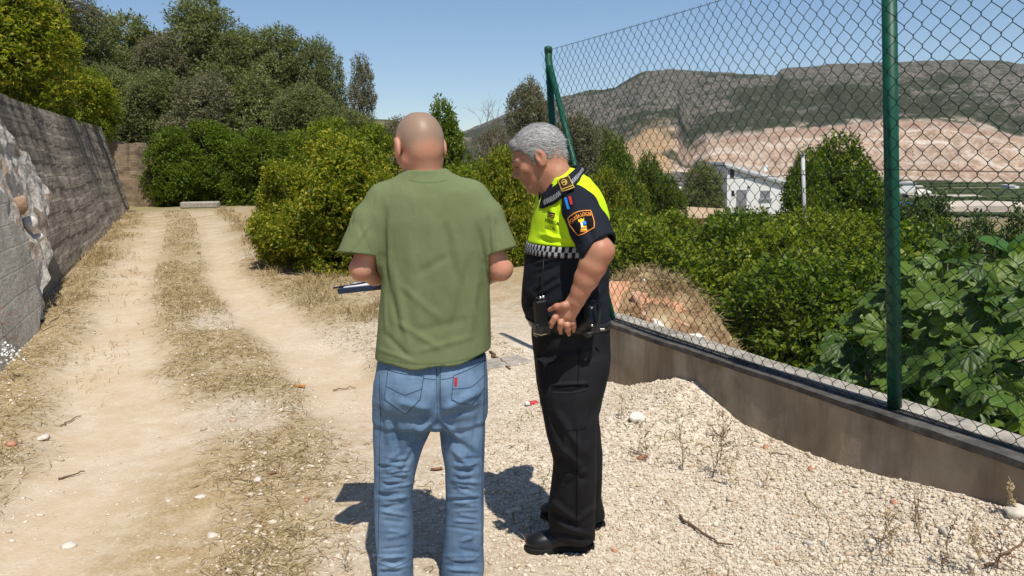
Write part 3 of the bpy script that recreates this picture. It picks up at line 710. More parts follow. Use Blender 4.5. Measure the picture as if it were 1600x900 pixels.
# bare pine top left: drooping grey boughs
p = P(98, 10, 42); g = float(gh(p[0], 42, False)); root = empty('pine_tree', (p[0], 42, g), 'bare dark pine with drooping grey boughs at the top left', 'pine tree')
rr = np.random.default_rng(3); mb = MB(); mb.tube([(p[0], 42, g), (p[0] + .05, 42, 6), (p[0], 42, 13)], [.28, .2, .1], 8); mb.build('trunk', simple('dark pine bark', (.05, .038, .032), .9, .1), root, True)
mb = MB()
for i in range(34):
    z = rr.uniform(8.8, 12.5); a = rr.random() * 6.28; L = rr.uniform(1.4, 2.9) * (1.15 if z < 11 else .9); d = np.array([math.cos(a), math.sin(a), 0]); t = np.linspace(0, 1, 7)[:, None]
    pts = np.array([p[0], 42, z]) + d * L * t + np.array([0, 0, 1]) * (.25 * t - .75 * t ** 2) * L * .7; mb.tube(pts, np.linspace(.04, .01, 7), 4, False)
    for j in range(14):
        k = rr.integers(2, 7); e = pts[k] + rr.normal(size=3) * .28 + d * .25 + np.array([0, 0, -.12]); mb.tube([pts[k], (pts[k] + e) / 2 + rr.normal(size=3) * .03, e], [.012, .009, .004], 3, False)
mb.build('boughs', simple('grey pine twigs', (.10, .075, .07), .9, .1), root)
# ---------------- fig: big lobed leaves
def fig_leaf(rng):
    a = np.linspace(-2.7, 2.7, 45); r = .46 + .54 * np.abs(np.cos(a * np.pi / 1.06)) ** .75 * np.where(np.abs(a) < 2.4, 1, .6); r *= 1 - .10 * np.abs(a) / 2.7
    r *= 1 + .03 * np.sin(a * 23)
    x = np.sin(a) * r * .5; y = .3 + np.cos(a) * r * .58
    rings = [(0., 1), (.5, 45), (1., 45)]; c = np.array([[0, .08, 0]])
    e = np.column_stack([x, y, np.zeros(45)]); mid = c + (e - c) * .55
    vv = np.concatenate([c, mid, e]); k = np.abs(np.cos(a * np.pi / 1.06)) ** 6; vv[1:46, 2] = -.035 + .07 * (1 - k); vv[46:, 2] = -.10 + .05 * (1 - k) - .06 * rng.random()
    f = [(0, 1 + i, 2 + i) for i in range(44)] + [(1 + i, 46 + i, 47 + i, 2 + i) for i in range(44)]
    rad = np.concatenate([[0], k, k])
    return vv, f, rad
FIG = N('fig leaves', .42, .3); g_ = FIG.n('NewGeometry').outputs['Random Per Island']
c = FIG.ramp(g_, [(0, (.045, .09, .015)), (.5, (.085, .15, .022)), (1, (.15, .22, .035))]); c = FIG.mix(FIG.ramp(FIG.attr('vein'), [(.88, 0.), (1., .75)]), c, (.22, .30, .12)); FIG.color(c)
tr = FIG.n('BsdfTranslucent'); FIG.l(FIG.mix(1., c, (1.4, 1.6, .5), 'MULTIPLY'), tr.inputs[0]); ms = FIG.n('MixShader'); ms.inputs[0].default_value = .35; FIG.l(FIG.b.outputs[0], ms.inputs[1]); FIG.l(tr.outputs[0], ms.inputs[2]); FIG.l(ms.outputs[0], FIG.t.nodes['Material Output'].inputs[0])
def fig(name, centers, n, label, seed, s0=.16, s1=.27):
    rng = np.random.default_rng(seed); V = []; FF = []; A = []; k = 0; root = empty(name, centers[0][:3], label, 'fig tree'); br = MB()
    gx = centers[0]; gz = float(gh(gx[0], gx[1], False)); base = np.array([gx[0] + .2, gx[1] + .2, gz]); C_ = np.array([c[:3] for c in centers])
    cnt = 0
    for i in range(n):
        c = centers[rng.integers(len(centers))]; d = unit(rng.normal(size=3)); d[1] -= .3; d[2] += .15; d = unit(d); q = np.array(c[:3]) + d * c[3] * (.8 + .3 * rng.random())
        if min(np.linalg.norm((q - C_[j])) / centers[j][3] for j in range(len(centers))) < .72: continue
        if wall_sd(q[0], q[1]) < .34: continue
        vv, ff, rad = fig_leaf(rng); s = rng.uniform(s0, s1); out_ = unit(d * np.array([1, 1, .2]) + rng.normal(size=3) * .35 + np.array([0, 0, -.35]))
        nn = unit(d * .6 + np.array([0, -.35, .75]) + rng.normal(size=3) * .3); nn = unit(nn - out_ * (nn @ out_)); sx = np.cross(out_, nn)
        w = q + s * (vv[:, :1] * sx + vv[:, 1:2] * out_ + vv[:, 2:] * nn); V.append(w); FF += [tuple(j + k for j in t) for t in ff]; A.append(rad); k += len(w); cnt += 1
        if cnt % 2 == 0: br.tube([q, q - d * .12 - np.array([0, 0, .05]), np.array(c[:3]) + (q - np.array(c[:3])) * .3], [.003, .004, .006], 4, False)
    me = mesh('leaves', np.concatenate(V), FF, True); attr(me, 'vein', np.concatenate(A)); link('leaves', me, FIG.m, root)
    for c in centers: br.tube([base, (base + np.array(c[:3])) / 2 + rng.normal(size=3) * .08, np.array(c[:3])], [.035, .025, .012], 7)
    br.build('branches', simple('fig bark', (.22, .19, .15), .8, .2), root, True)
def cen(u, v, Y, r): return (*P(u, v, Y), r)
fig('fig_tree', [cen(1480, 470, 5.2, .34), cen(1560, 500, 4.6, .32), cen(1440, 560, 4.9, .28), cen(1530, 590, 4.3, .26), cen(1350, 570, 5.6, .26), cen(1600, 500, 5.2, .36), cen(1480, 445, 6.0, .26), cen(1640, 560, 4.2, .35), cen(1400, 500, 6.0, .3), cen(1420, 640, 4.7, .25), cen(1600, 640, 3.8, .2), cen(1310, 600, 6.2, .22), cen(1500, 650, 4.4, .22)], 620, 'fig tree with large lobed pale green leaves pressed behind the fence', 7)
# ---------------- banana
BAN = leafmat('banana leaf', [(.05, .13, .02), (.08, .18, .03)], .35, .4, .4)
def ban_leaf(base, tip, w, seed, parent, nrm=(0, -.6, .8)):
    rng = np.random.default_rng(seed); base = np.array(base, float); tip = np.array(tip, float); n = 26; t = np.linspace(0, 1, n); ax = tip - base; L = np.linalg.norm(ax); sx = unit(np.cross(ax, np.array(nrm))); nn = unit(np.cross(sx, ax))
    V = []; 
    for q in t:
        c = base + ax * q + nn * L * (.16 * math.sin(math.pi * q)); ww = w * math.sin(math.pi * min(1, .04 + q * .96)) ** .45 * (1 - .35 * q) ; r = 1 - .12 * rng.random()
        V += [c - sx * ww * r + nn * ww * .28, c - sx * ww * .5 + nn * ww * .22, c, c + sx * ww * .5 + nn * ww * .22, c + sx * ww * r + nn * ww * .28]
    f = [(i * 5 + j, i * 5 + j + 1, i * 5 + 6 + j, i * 5 + 5 + j) for i in range(n - 1) for j in range(4)]
    o = ob('leaf', V, f, BAN, parent); return o
gb = P(1590, 470, 7.2); rb = empty('banana_plant', (gb[0], 7.2, -1.6), 'banana plant with two broad upright leaves at the right behind the fence', 'banana plant')
MB().tube([(gb[0], 7.2, -1.7), (gb[0], 7.2, -.6), P(1575, 440, 7.2)], [.11, .09, .05], 10).build('stem', simple('banana stem', (.16, .19, .07), .6, .3), rb, True)
ban_leaf(P(1585, 432, 7.2), P(1525, 372, 7.0), .13, 1, rb); ban_leaf(P(1572, 430, 7.1), P(1640, 350, 7.0), .15, 2, rb); ban_leaf(P(1600, 440, 7.1), P(1680, 400, 6.8), .15, 3, rb)
# ================================================================ hills and quarry
def pts_interp(u, pts): a = np.array(pts, float); return np.interp(u, a[:, 0], a[:, 1])
RIDGE = [(-2500, 200), (-300, 225), (400, 232), (560, 228), (700, 215), (760, 192), (800, 175), (840, 160), (878, 152), (915, 141), (945, 139), (961, 136), (985, 122), (1002, 113), (1048, 108), (1104, 112), (1180, 117), (1208, 118), (1216, 108), (1293, 101), (1400, 97), (1502, 93), (1600, 100), (1800, 125), (2400, 160), (4200, 200)]
QT = [(915, 262), (932, 238), (958, 229), (983, 222), (1005, 212), (1044, 203), (1058, 206), (1066, 232), (1074, 250), (1104, 224), (1161, 213), (1218, 205), (1300, 198), (1381, 191), (1464, 191), (1521, 200), (1600, 219), (1700, 240), (1800, 262)]
QB = [(900, 262), (932, 262), (1060, 268), (1150, 275), (1400, 281), (1600, 284), (1900, 284)]
nu, nr = 760, 230
U = np.concatenate([np.linspace(-2500, 700, 80), np.linspace(704, 1800, 600), np.linspace(1815, 4200, 80)]); nu = len(U)
dirs = np.stack([ray(u, 250) for u in U]); az = np.arctan2(dirs[:, 0], dirs[:, 1])
def zof(u, v, D):          # height of the pixel at horizontal range D
    out = np.zeros(np.broadcast(u, v, D).shape)
    u, v, D = np.broadcast_arrays(u, v, D)
    d = _rt[None] * ((u.ravel()[:, None] - 800) / F) + _up[None] * ((450 - v.ravel()[:, None]) / F) + _fw[None]
    return (CAMZ + d[:, 2] / np.hypot(d[:, 0], d[:, 1]) * D.ravel()).reshape(u.shape)
UR = np.clip(U, -300, 1800)
rv = pts_interp(U, RIDGE); qt = pts_interp(UR, QT); qb = pts_interp(UR, QB)
inq = sm(915, 932, U) * sm(1760, 1650, U)
qt = qt + (qb - 3 - qt) * (1 - inq)
t = np.linspace(0, 1, nr)
TT, UU = np.meshgrid(t, U); RVm, QTm, QBm = [np.repeat(a[:, None], nr, 1) for a in (rv, qt, qb)]
D = np.interp(TT, [0, .06, .36, 1], [690, 745, 880, 1650])
zb_ = zof(UU, QBm, np.full_like(D, 745.)); zq = zof(UU, QTm, np.full_like(D, 880.)); zr = zof(UU, RVm, np.full_like(D, 1650.))
a1 = np.clip(TT / .06, 0, 1); a2 = np.clip((TT - .06) / .30, 0, 1); a3 = np.clip((TT - .36) / .64, 0, 1)
# staged benches across the quarry face
st = a2 * 5; ben = (np.floor(st) + sm(.35, .75, st - np.floor(st))) / 5; a2b = a2 + (ben - a2) * .75 * np.repeat(inq[:, None], nr, 1)
Zm = np.where(TT < .06, -27 + (zb_ + 27) * a1, np.where(TT < .36, zb_ + (zq - zb_) * a2b, zq + (zr - zq) * (a3 ** .85)))
Xm = np.sin(np.repeat(az[:, None], nr, 1)) * D; Ym = np.cos(np.repeat(az[:, None], nr, 1)) * D
rel = fbm(Xm / 190, Ym / 190, seed=51, oct=6) ; rid = 1 - np.abs(fbm(Xm / 120 + 9, Ym / 260, seed=77, oct=5)) * 2
env = np.sin(np.pi * np.clip(a3, 0, 1)) ** .8 * (1 - .75 * a3)
Zm = Zm + env * (34 * rel + 16 * rid - 8) + fbm(Xm / 22, Ym / 22, seed=5, oct=4) * 6 * np.clip(a3 * 12, 0, 1) * (1 - .5 * a3)
Zm = Zm + inq[:, None] * np.sin(np.pi * a2) * 16 * fbm(Xm / 40, Ym / 40, Zm / 30, seed=15, oct=5)
V = np.stack([Xm, Ym, Zm], -1)
bk = V[:, -1].copy(); bk *= np.array([1.5, 1.5, 0]); bk[:, 2] = -60
V = np.concatenate([V, bk[:, None]], 1); n2_ = nr + 1
ii = np.arange(nu * n2_).reshape(nu, n2_)
fq = np.stack([ii[:-1, :-1], ii[1:, :-1], ii[1:, 1:], ii[:-1, 1:]], -1).reshape(-1, 4)
me = mesh('hills', V.reshape(-1, 3), fq)
qm = sm(.0, .02, TT - .055) * sm(.375, .355, TT + .012 * fbm(Xm / 30, Ym / 30, seed=3)) * inq[:, None]
qm = np.maximum(qm, sm(.40, .36, TT) * inq[:, None] * sm(0, .2, fbm(Xm / 15, Ym / 15, seed=8)) * (TT > .05))
qm = qm * (1 - .9 * sm(.12, .3, a2) * sm(1040, 1062, UU + 40 * fbm(Xm / 25, Ym / 25, Zm / 20, seed=66)) * sm(1104, 1080, UU + 60 * (a2 - .5)))
org = sm(1070, 1030, UU + 30 * fbm(Xm / 40, Ym / 40, Zm / 30, seed=65))
pad = lambda a: np.concatenate([a, a[:, -1:]], 1)
attr(me, 'quarry', pad(qm)); attr(me, 'orange', pad(org)); attr(me, 'up', pad(a2)); fr_ = st - np.floor(st) + .12 * fbm(Xm / 25, Ym / 25, seed=44); attr(me, 'bench', pad(sm(.30, .12, np.abs(fr_ - .18)) * inq[:, None]))
wood = sm(-.15, .3, fbm(Xm / 160, Ym / 160, seed=91, oct=4) - .55 * sm(.45, .8, a3) * sm(-.3, .2, fbm(Xm / 200, Ym / 200, seed=92)) - .12 + .5 * sm(940, 820, UU) + .3 * sm(.3, .0, a3) + .35 * np.exp(-((UU - 1190) / 50) ** 2)); attr(me, 'wood', pad(wood))
m = N('scrub hillside', 1., .05); co = m.coord('Object')
n1 = m.noise(.02, 6, .6, co); n2 = m.noise(.08, 6, .7, co); n3 = m.noise(.30, 5, .7, co); v3 = m.vor(.11, co)
rock = m.ramp(n3, [(.3, (.09, .08, .062)), (.5, (.17, .15, .125)), (.68, (.34, .31, .27))])
scr = m.ramp(n3, [(.3, (.025, .032, .018)), (.6, (.07, .078, .045)), (.75, (.14, .13, .085))])
k = m.math('ADD', m.math('MULTIPLY', m.attr('wood'), .5), m.ramp(n2, [(.35, 0.), (.65, .85)])); k = m.math('ADD', k, m.ramp(v3, [(0., .45), (.6, 0.)]))
c = m.mix(m.ramp(k, [(.35, 0.), (.85, 1.)]), rock, scr)
ear = m.mix(m.ramp(n1, [(.35, 0.), (.65, 1.)]), (.52, .37, .25), (.62, .50, .39))
ear = m.mix(m.ramp(n2, [(.4, 0.), (.6, .6)]), ear, (.42, .25, .16)); ear = m.mix(m.ramp(n3, [(.48, 0.), (.60, .7)]), ear, (.74, .64, .53)); ear = m.mix(m.ramp(m.noise(.16, 5, .75, co), [(.50, 0.), (.60, .55)]), ear, (.36, .22, .14))
ear = m.mix(m.math('MULTIPLY', m.ramp(m.attr('up'), [(.78, 0.), (.95, .7)]), m.ramp(n3, [(.4, 0.), (.6, 1.)])), ear, (.28, .15, .11))
orr = m.mix(m.ramp(n2, [(.35, 0.), (.65, 1.)]), (.50, .30, .13), (.62, .46, .27)); orr = m.mix(m.ramp(n3, [(.5, 0.), (.6, .75)]), orr, (.09, .09, .05))
ear = m.mix(m.math('MULTIPLY', m.attr('bench'), .6), ear, (.80, .71, .60)); ear = m.mix(m.attr('orange'), ear, orr)
mpq = m.n('Mapping'); m.l(co, mpq.inputs[0]); mpq.inputs['Scale'].default_value = (.01, .01, .16)
ear = m.mix(m.ramp(m.noise(1, 4, .6, mpq.outputs[0]), [(.45, 0.), (.55, .35)]), ear, (.38, .27, .20)); mpw = m.n('Mapping'); m.l(co, mpw.inputs[0]); mpw.inputs['Scale'].default_value = (.11, .11, .012); ear = m.mix(m.ramp(m.noise(1, 5, .7, mpw.outputs[0]), [(.52, 0.), (.62, .5)]), ear, (.34, .22, .15)); ear = m.mix(m.ramp(m.noise(.22, 5, .7, m.coord('Object', 1.1)), [(.60, 0.), (.66, .65)]), ear, (.12, .11, .07))
c = m.mix(m.attr('quarry'), c, ear); m.color(c)
b = m.bump(n2, .8, 6); b = m.bump(n3, .8, 2.5, b); m.bump(v3, .5, 3, b)
hills = link('hills', me, m.m); setp(hills, 'scrub covered rocky hills with a pale quarried slope', None, None, 'structure')

# ================================================================ valley: orchards rows, buildings
def gzz(x, y): return float(gh(x, y, False))
def hedge_rows():
    rng = np.random.default_rng(8); P_ = []
    for v0, u0, u1 in ((287, 1405, 1620), (291, 1450, 1620), (297, 1440, 1620), (301, 1440, 1620), (305, 1460, 1620), (309, 1480, 1620), (313, 1410, 1620), (343, 1480, 1620), (347, 1470, 1620), (335, 1470, 1620)):
        d = np.interp(v0, [284, 290, 310, 335, 345], [680, 560, 300, 150, 110])
        for u in np.arange(u0, u1, 900 / d * (1.3)):
            p = P(u + rng.normal() * 1, v0, d); s = d * 3.4 / F * rng.uniform(.7, 1.3); z = p[2]
            P_.append((p[0], p[1], z, s))
    V = []; FF = []; k = 0; bv, bf = rock_mesh(1, 1, 3, 2, (1, 1, 1))
    for i, (x, y, z, s) in enumerate(P_):
        vv = bv * (1 + .35 * rng.normal(size=(len(bv), 1)) * .6) * np.array([s * 1.9, s * 1.5, s]) + (x, y, z - s * .3); V.append(vv); FF.append(bf + k); k += len(vv)
    return np.concatenate(V), np.concatenate(FF)
v_, f_ = hedge_rows(); m = N('orchard foliage', .9, .1); m.color(m.ramp(m.noise(.5, 5, .7), [(.35, (.02, .035, .014)), (.65, (.07, .09, .03))]))
o = ob('orchard_trees', v_, f_, m.m, None, False); setp(o, 'rows of dark green orchard trees far down in the valley', 'orchard', None, 'stuff')
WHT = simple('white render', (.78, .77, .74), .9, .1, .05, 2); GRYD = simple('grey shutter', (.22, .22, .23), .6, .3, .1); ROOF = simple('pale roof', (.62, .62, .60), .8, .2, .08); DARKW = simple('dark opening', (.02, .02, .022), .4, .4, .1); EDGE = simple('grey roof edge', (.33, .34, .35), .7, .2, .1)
def pix_quad(u0, v0, u1, v1, Y):
    a = P(u0, v0, Y); b = P(u1, v1, Y); return a, b
def block(name, u0, v0, u1, v1, Y, depth, mat, parent, proud=0.):
    a, b = pix_quad(u0, v0, u1, v1, Y); c = (a + b) / 2; return MB().box((c[0], Y + depth / 2 - proud, (a[2] + b[2]) / 2), (abs(b[0] - a[0]), depth, abs(a[2] - b[2]))).build(name, mat, parent)
# white house with a single pitched roof
Yh = 84.; hs = empty('white_house', (P(1175, 330, Yh)[0], Yh, P(1175, 330, Yh)[2]), 'white two storey house with a single sloping roof beyond the orchard', 'house')
prof = [P(1136, 334, Yh), P(1136, 260, Yh), P(1214, 281, Yh), P(1236, 292, Yh), P(1236, 334, Yh)]
def prism(name, pr, depth, mat, parent, dy=0.):
    n = len(pr); v = [np.array(p) + (0, dy, 0) for p in pr] + [np.array(p) + (0, dy + depth, 0) for p in pr]
    f = [tuple(range(n - 1, -1, -1)), tuple(range(n, 2 * n))] + [(i, (i + 1) % n, n + (i + 1) % n, n + i) for i in range(n)]
    return ob(name, v, f, mat, parent, False)
prism('wall', prof, 7., WHT, hs)
rp = [P(1134, 261.5, Yh), P(1133, 258, Yh), P(1240, 289, Yh), P(1240, 293.5, Yh)]; prism('roof_edge', rp, .4, EDGE, hs, -.3)
rq = [P(1133, 258, Yh), P(1134, 254, Yh), P(1237, 284, Yh), P(1240, 289, Yh)]; prism('roof', [p + np.array([0, 0, .02]) for p in rq], 7.6, ROOF, hs, .1)
dw = block('door', 1151, 297, 1166, 329, Yh, .2, GRYD, hs, .06); block('window', 1141, 264, 1147, 277, Yh, .2, DARKW, hs, .05); block('window', 1143, 298, 1147, 306, Yh, .2, DARKW, hs, .05)
wd = block('window', 1188, 298, 1203, 310, Yh, .2, GRYD, hs, .05); block('sill', 1186, 310, 1206, 311.5, Yh, .4, EDGE, wd, .2); block('wall_lamp', 1168, 291, 1170, 294, Yh, .2, DARKW, hs, .15); block('chimney', 1194, 258, 1199, 268, Yh + 3, .5, WHT, hs)
# annexe left of the house
an = empty('white_annexe', (P(1060, 325, 90)[0], 90, -6), 'low white wall and annexe left of the white house behind the olive tree', 'building'); block('wall', 1055, 294, 1075, 334, 90, 5, WHT, an); block('garden_wall', 1075.3, 312, 1136, 336, 90, 1, WHT, an)
# open shed
sh = empty('open_shed', (P(1010, 318, 62)[0], 62, -5), 'small open sided shed with a pale slab roof', 'shed')
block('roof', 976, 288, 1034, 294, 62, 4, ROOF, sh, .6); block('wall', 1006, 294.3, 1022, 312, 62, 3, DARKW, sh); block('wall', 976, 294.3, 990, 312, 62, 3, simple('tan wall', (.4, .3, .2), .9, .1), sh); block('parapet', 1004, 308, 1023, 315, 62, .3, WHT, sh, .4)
for u in (1003, 1022): block('pillar', u, 294.3, u + 3, 316, 62, .3, WHT, sh, .3)
# tan strip of bare earth and pale wall between grove and shed
et = empty('earth_bank', (P(1000, 325, 55)[0], 55, -5.5), 'bare tan earth bank below the open shed', 'earth bank')
v_ = []; 
A_ = [(968, 300), (1000, 306), (1030, 318), (1058, 322), (1130, 326), (1140, 340), (900, 345), (930, 310)]
bm = bmesh.new(); vs = [bm.verts.new(P(u, v, 58 - (v - 300) * .22)) for u, v in A_]; fc = bm.faces.new(vs); r = bmesh.ops.extrude_face_region(bm, geom=[fc]); [setattr(g, 'co', g.co + Vector((0, 1.5, -1.5))) for g in r['geom'] if isinstance(g, bmesh.types.BMVert)]
bmesh.ops.recalc_face_normals(bm, faces=bm.faces[:]); me = bpy.data.meshes.new('bank'); bm.to_mesh(me); bm.free(); link('bank', me, simple('tan earth', (.42, .31, .2), .95, .1, .2, .8), et)
# pale industrial building and heap
ib = empty('works_building', (P(1425, 300, 420)[0], 420, -19), 'distant pale works building and spoil at the foot of the quarry', 'building')
block('wall', 1404, 287, 1430, 302, 420, 10, WHT, ib); block('wall', 1418, 284, 1427, 290, 424, 8, WHT, ib); block('roof', 1403, 285.5, 1431, 287, 420, 11, EDGE, ib, .5)
v_, f_ = rock_mesh(1, 1, 9, 3, (9, 6, 5)); o = ob('spoil_heap', v_ * .5 + P(1440, 303, 400), f_, rockmat('pale spoil', (.5, .46, .4), (.68, .64, .57)), None, False); setp(o, 'pale heap of spoil right of the distant works building', 'heap')
fh = empty('white_farmhouse', (P(1583, 295, 500)[0], 500, -20), 'tiny distant white farmhouse in the valley at the far right', 'farmhouse'); block('wall', 1576, 291, 1592, 300, 500, 8, WHT, fh); block('roof', 1575, 289, 1586, 291.2, 500, 9, ROOF, fh, .5)
rd = simple('pale road dust', (.50, .44, .36), .95, .1, .1, .1)
def road(pts, w, lab):
    v = []; f = []
    for i, (u, vv, d) in enumerate(pts):
        p = P(u, vv, d); q = P(u, vv + w, d * (1 - .0) - 6.); v += [p + (0, 6, 0), q, p + np.array([0, 6, -3.]), q + np.array([0, 0, -3.])]
    for i in range(len(pts) - 1): f += [(i * 4, i * 4 + 1, i * 4 + 5, i * 4 + 4), (i * 4 + 1, i * 4 + 3, i * 4 + 7, i * 4 + 5), (i * 4 + 2, i * 4, i * 4 + 4, i * 4 + 6)]
    o = ob('road', v, f, rd, None, False); setp(o, lab, None, None, 'structure')
road([(1430, 290, 560), (1520, 290, 560), (1640, 291, 560)], 1.4, 'far pale road across the valley orchards'); road([(1420, 303, 350), (1480, 305, 340), (1535, 305, 340)], 1.2, 'pale track beside the works'); road([(1475, 317, 200), (1540, 315, 205), (1640, 318, 200)], 6, 'wide dusty road in the valley')
# pale stone terrace wall
tw = MB(); rng = np.random.default_rng(5); a = P(1440, 353, 60); b = P(1680, 353, 60)
V = []; FF = []; k = 0; bv, bf = rock_mesh(1, 1, 3, 1, (1, 1, 1))
for i in range(150):
    t_ = rng.random(); vv = bv * rng.uniform(.18, .34) * np.array([1.2, .8, .8]) + a + (b - a) * t_ + np.array([0, rng.uniform(-.3, .3), -rng.uniform(.1, .75)]); V.append(vv); FF.append(bf + k); k += len(vv)
c = (a + b) / 2; tv = MB().box((c[0], 60.3, c[2] - .5), (b[0] - a[0], .7, .9)); V.append(tv.v[0]); tf = [tuple(j + k for j in q) for q in tv.f]
o = ob('stone_terrace', np.concatenate(V), [tuple(q) for q in np.concatenate(FF)] + tf, rockmat('pale terrace stone', (.36, .28, .19), (.58, .48, .36)), None, False); setp(o, 'long pale dry stone terrace wall beyond the loquat trees', 'wall')
# blue tarpaulin shelter beyond the near post
bt = empty('tarpaulin_shelter', (P(1418, 330, 40)[0], 40, -3), 'small red brick shelter under a bright blue tarpaulin', 'shelter'); a, b = P(1400, 320, 40), P(1432, 318, 40)
mb = MB(); mb.add([P(1399, 321, 39.4), P(1430, 318.5, 39.4), P(1428, 316.5, 41), P(1402, 315.5, 41), P(1399, 322.2, 39.4), P(1430, 319.7, 39.4), P(1428, 317.7, 41), P(1402, 316.7, 41)], [(0, 1, 2, 3), (7, 6, 5, 4), (0, 4, 5, 1), (1, 5, 6, 2), (2, 6, 7, 3), (3, 7, 4, 0)]); mb.build('tarpaulin', simple('blue tarpaulin', (.02, .12, .42), .5, .4, .1), bt); block('brick_wall', 1402, 322.4, 1426, 336, 40, 1, simple('red brick', (.30, .12, .08), .9, .1, .3, 6), bt)
# pole
pl = empty('pole', (P(1256, 338, 24)[0], 24, -2), 'thin pale concrete pole rising in front of the evergreen tree', 'pole'); pt, pb = P(1254.5, 243, 24), P(1257, 345, 24); pb = pb + (pb - pt) * .5
MB().tube([pb, (pb + pt) / 2, pt], [.058, .055, .052], 12).build('shaft', simple('pale grey pole', (.50, .50, .50), .6, .3, .06), pl, True); MB().tube([pt, pt + np.array([0, 0, .05])], [.062, .05], 12).build('pole_cap', EDGE, pl, True)
# ================================================================ the two men
class SDF:
    """distance grid; every shape only touches its own box"""
    def __init__(s, lo, hi, h):
        s.lo = np.array(lo, float); s.h = h; s.n = np.ceil((np.array(hi) - s.lo) / h - 1e-4).astype(int) + 1
        s.g = np.full(s.n, .3, np.float32)
    def _sub(s, lo, hi):
        a = np.clip(np.floor((np.array(lo) - s.lo) / s.h).astype(int), 0, s.n); b = np.clip(np.ceil((np.array(hi) - s.lo) / s.h).astype(int) + 1, 0, s.n)
        sl = tuple(slice(i, j) for i, j in zip(a, b)); ax = [s.lo[i] + s.h * np.arange(a[i], b[i]) for i in range(3)]
        return sl, ax[0][:, None, None], ax[1][None, :, None], ax[2][None, None, :]
    def put(s, fn, lo, hi, k=.01, cut=False):
        pad = .03 + k; sl, X, Y, Z = s._sub(np.array(lo) - pad, np.array(hi) + pad)
        if s.g[sl].size == 0: return s
        d = fn(X, Y, Z).astype(np.float32); a = s.g[sl]
        if cut:
            d = -d; h = np.clip(k - np.abs(a - d), 0, None) / max(k, 1e-6); s.g[sl] = np.maximum(a, d) + h * h * k * .25
        else:
            h = np.clip(k - np.abs(a - d), 0, None) / max(k, 1e-6); s.g[sl] = np.minimum(a, d) - h * h * k * .25
        return s
    def cone(s, a, b, ra, rb, k=.01, cut=False, flat=None):
        a = np.asarray(a, float); b = np.asarray(b, float); ab = b - a; L = ab @ ab + 1e-12; r = max(ra, rb)
        def fn(X, Y, Z):
            x, y, z = X - a[0], Y - a[1], Z - a[2]; t = np.clip((x * ab[0] + y * ab[1] + z * ab[2]) / L, 0, 1)
            dx, dy, dz = x - t * ab[0], y - t * ab[1], z - t * ab[2]
            if flat is not None:                         # squash along a direction
                n, q = flat; dd = dx * n[0] + dy * n[1] + dz * n[2]; e = (1 / q - 1) * dd; dx = dx + e * n[0]; dy = dy + e * n[1]; dz = dz + e * n[2]
            return np.sqrt(dx * dx + dy * dy + dz * dz) - (ra + (rb - ra) * t)
        return s.put(fn, np.minimum(a, b) - r, np.maximum(a, b) + r, k, cut)
    def chain(s, pts, rs, k=.01, **q):
        pts = [np.asarray(p, float) for p in pts]; flat = q.get('flat')
        def fn(X, Y, Z):
            out = None
            for i in range(len(pts) - 1):
                a, ab = pts[i], pts[i + 1] - pts[i]; L = ab @ ab + 1e-12; x, y, z = X - a[0], Y - a[1], Z - a[2]; t = np.clip((x * ab[0] + y * ab[1] + z * ab[2]) / L, 0, 1)
                d = np.sqrt((x - t * ab[0]) ** 2 + (y - t * ab[1]) ** 2 + (z - t * ab[2]) ** 2) - (rs[i] + (rs[i + 1] - rs[i]) * t)
                if out is None: out = d
                else: h = np.clip(.012 - np.abs(out - d), 0, None) / .012; out = np.minimum(out, d) - h * h * .003
            return out
        R_ = max(rs); return s.put(fn, np.min(pts, 0) - R_, np.max(pts, 0) + R_, k, q.get('cut', False))
    def ell(s, c, r, M=None, k=.01, cut=False):
        c = np.asarray(c, float); r = np.asarray(r, float); M = np.eye(3) if M is None else M; R_ = r.max()
        def fn(X, Y, Z):
            x, y, z = X - c[0], Y - c[1], Z - c[2]
            l = [M[0, i] * x + M[1, i] * y + M[2, i] * z for i in range(3)]
            k0 = np.sqrt(sum((l[i] / r[i]) ** 2 for i in range(3))); k1 = np.sqrt(sum((l[i] / r[i] ** 2) ** 2 for i in range(3)))
            return k0 * (k0 - 1) / (k1 + 1e-6)
        return s.put(fn, c - R_, c + R_, k, cut)
    def loft(s, st, yaw=0, e=2.3, k=.02, cut=False):
        """st rows: z, cx, cy, rx, ry (any order of z)"""
        st = np.array(sorted(st), float); z0, z1 = st[0, 0], st[-1, 0]; zz = np.linspace(z0, z1, 200); T = [np.interp(zz, st[:, 0], st[:, i]) for i in range(1, 5)]
        ker = np.ones(15) / 15; T = [np.convolve(np.pad(t, 7, 'edge'), ker, 'valid') for t in T]; ca, sa = math.cos(yaw), math.sin(yaw)
        R_ = max(st[:, 3].max(), st[:, 4].max()); lo = [st[:, 1].min() - R_, st[:, 2].min() - R_, z0]; hi = [st[:, 1].max() + R_, st[:, 2].max() + R_, z1]
        def fn(X, Y, Z):
            cx, cy, rx, ry = [np.interp(Z, zz, t) for t in T]; x, y = X - cx, Y - cy; xl = x * ca + y * sa; yl = -x * sa + y * ca
            q = ((np.abs(xl) / rx) ** e + (np.abs(yl) / ry) ** e) ** (1 / e); d = (q - 1) * np.minimum(rx, ry)
            return np.maximum(d, np.maximum(Z - z1, z0 - Z))
        return s.put(fn, lo, hi, k, cut)
    def cutplane(s, p, n, k=.0):                         # removes the side the normal points to
        p = np.asarray(p); n = unit(np.asarray(n, float)); sl, X, Y, Z = s._sub(s.lo, s.lo + s.h * s.n)
        d = -((X - p[0]) * n[0] + (Y - p[1]) * n[1] + (Z - p[2]) * n[2]); s.g[sl] = np.maximum(s.g[sl], -d.astype(np.float32)); return s
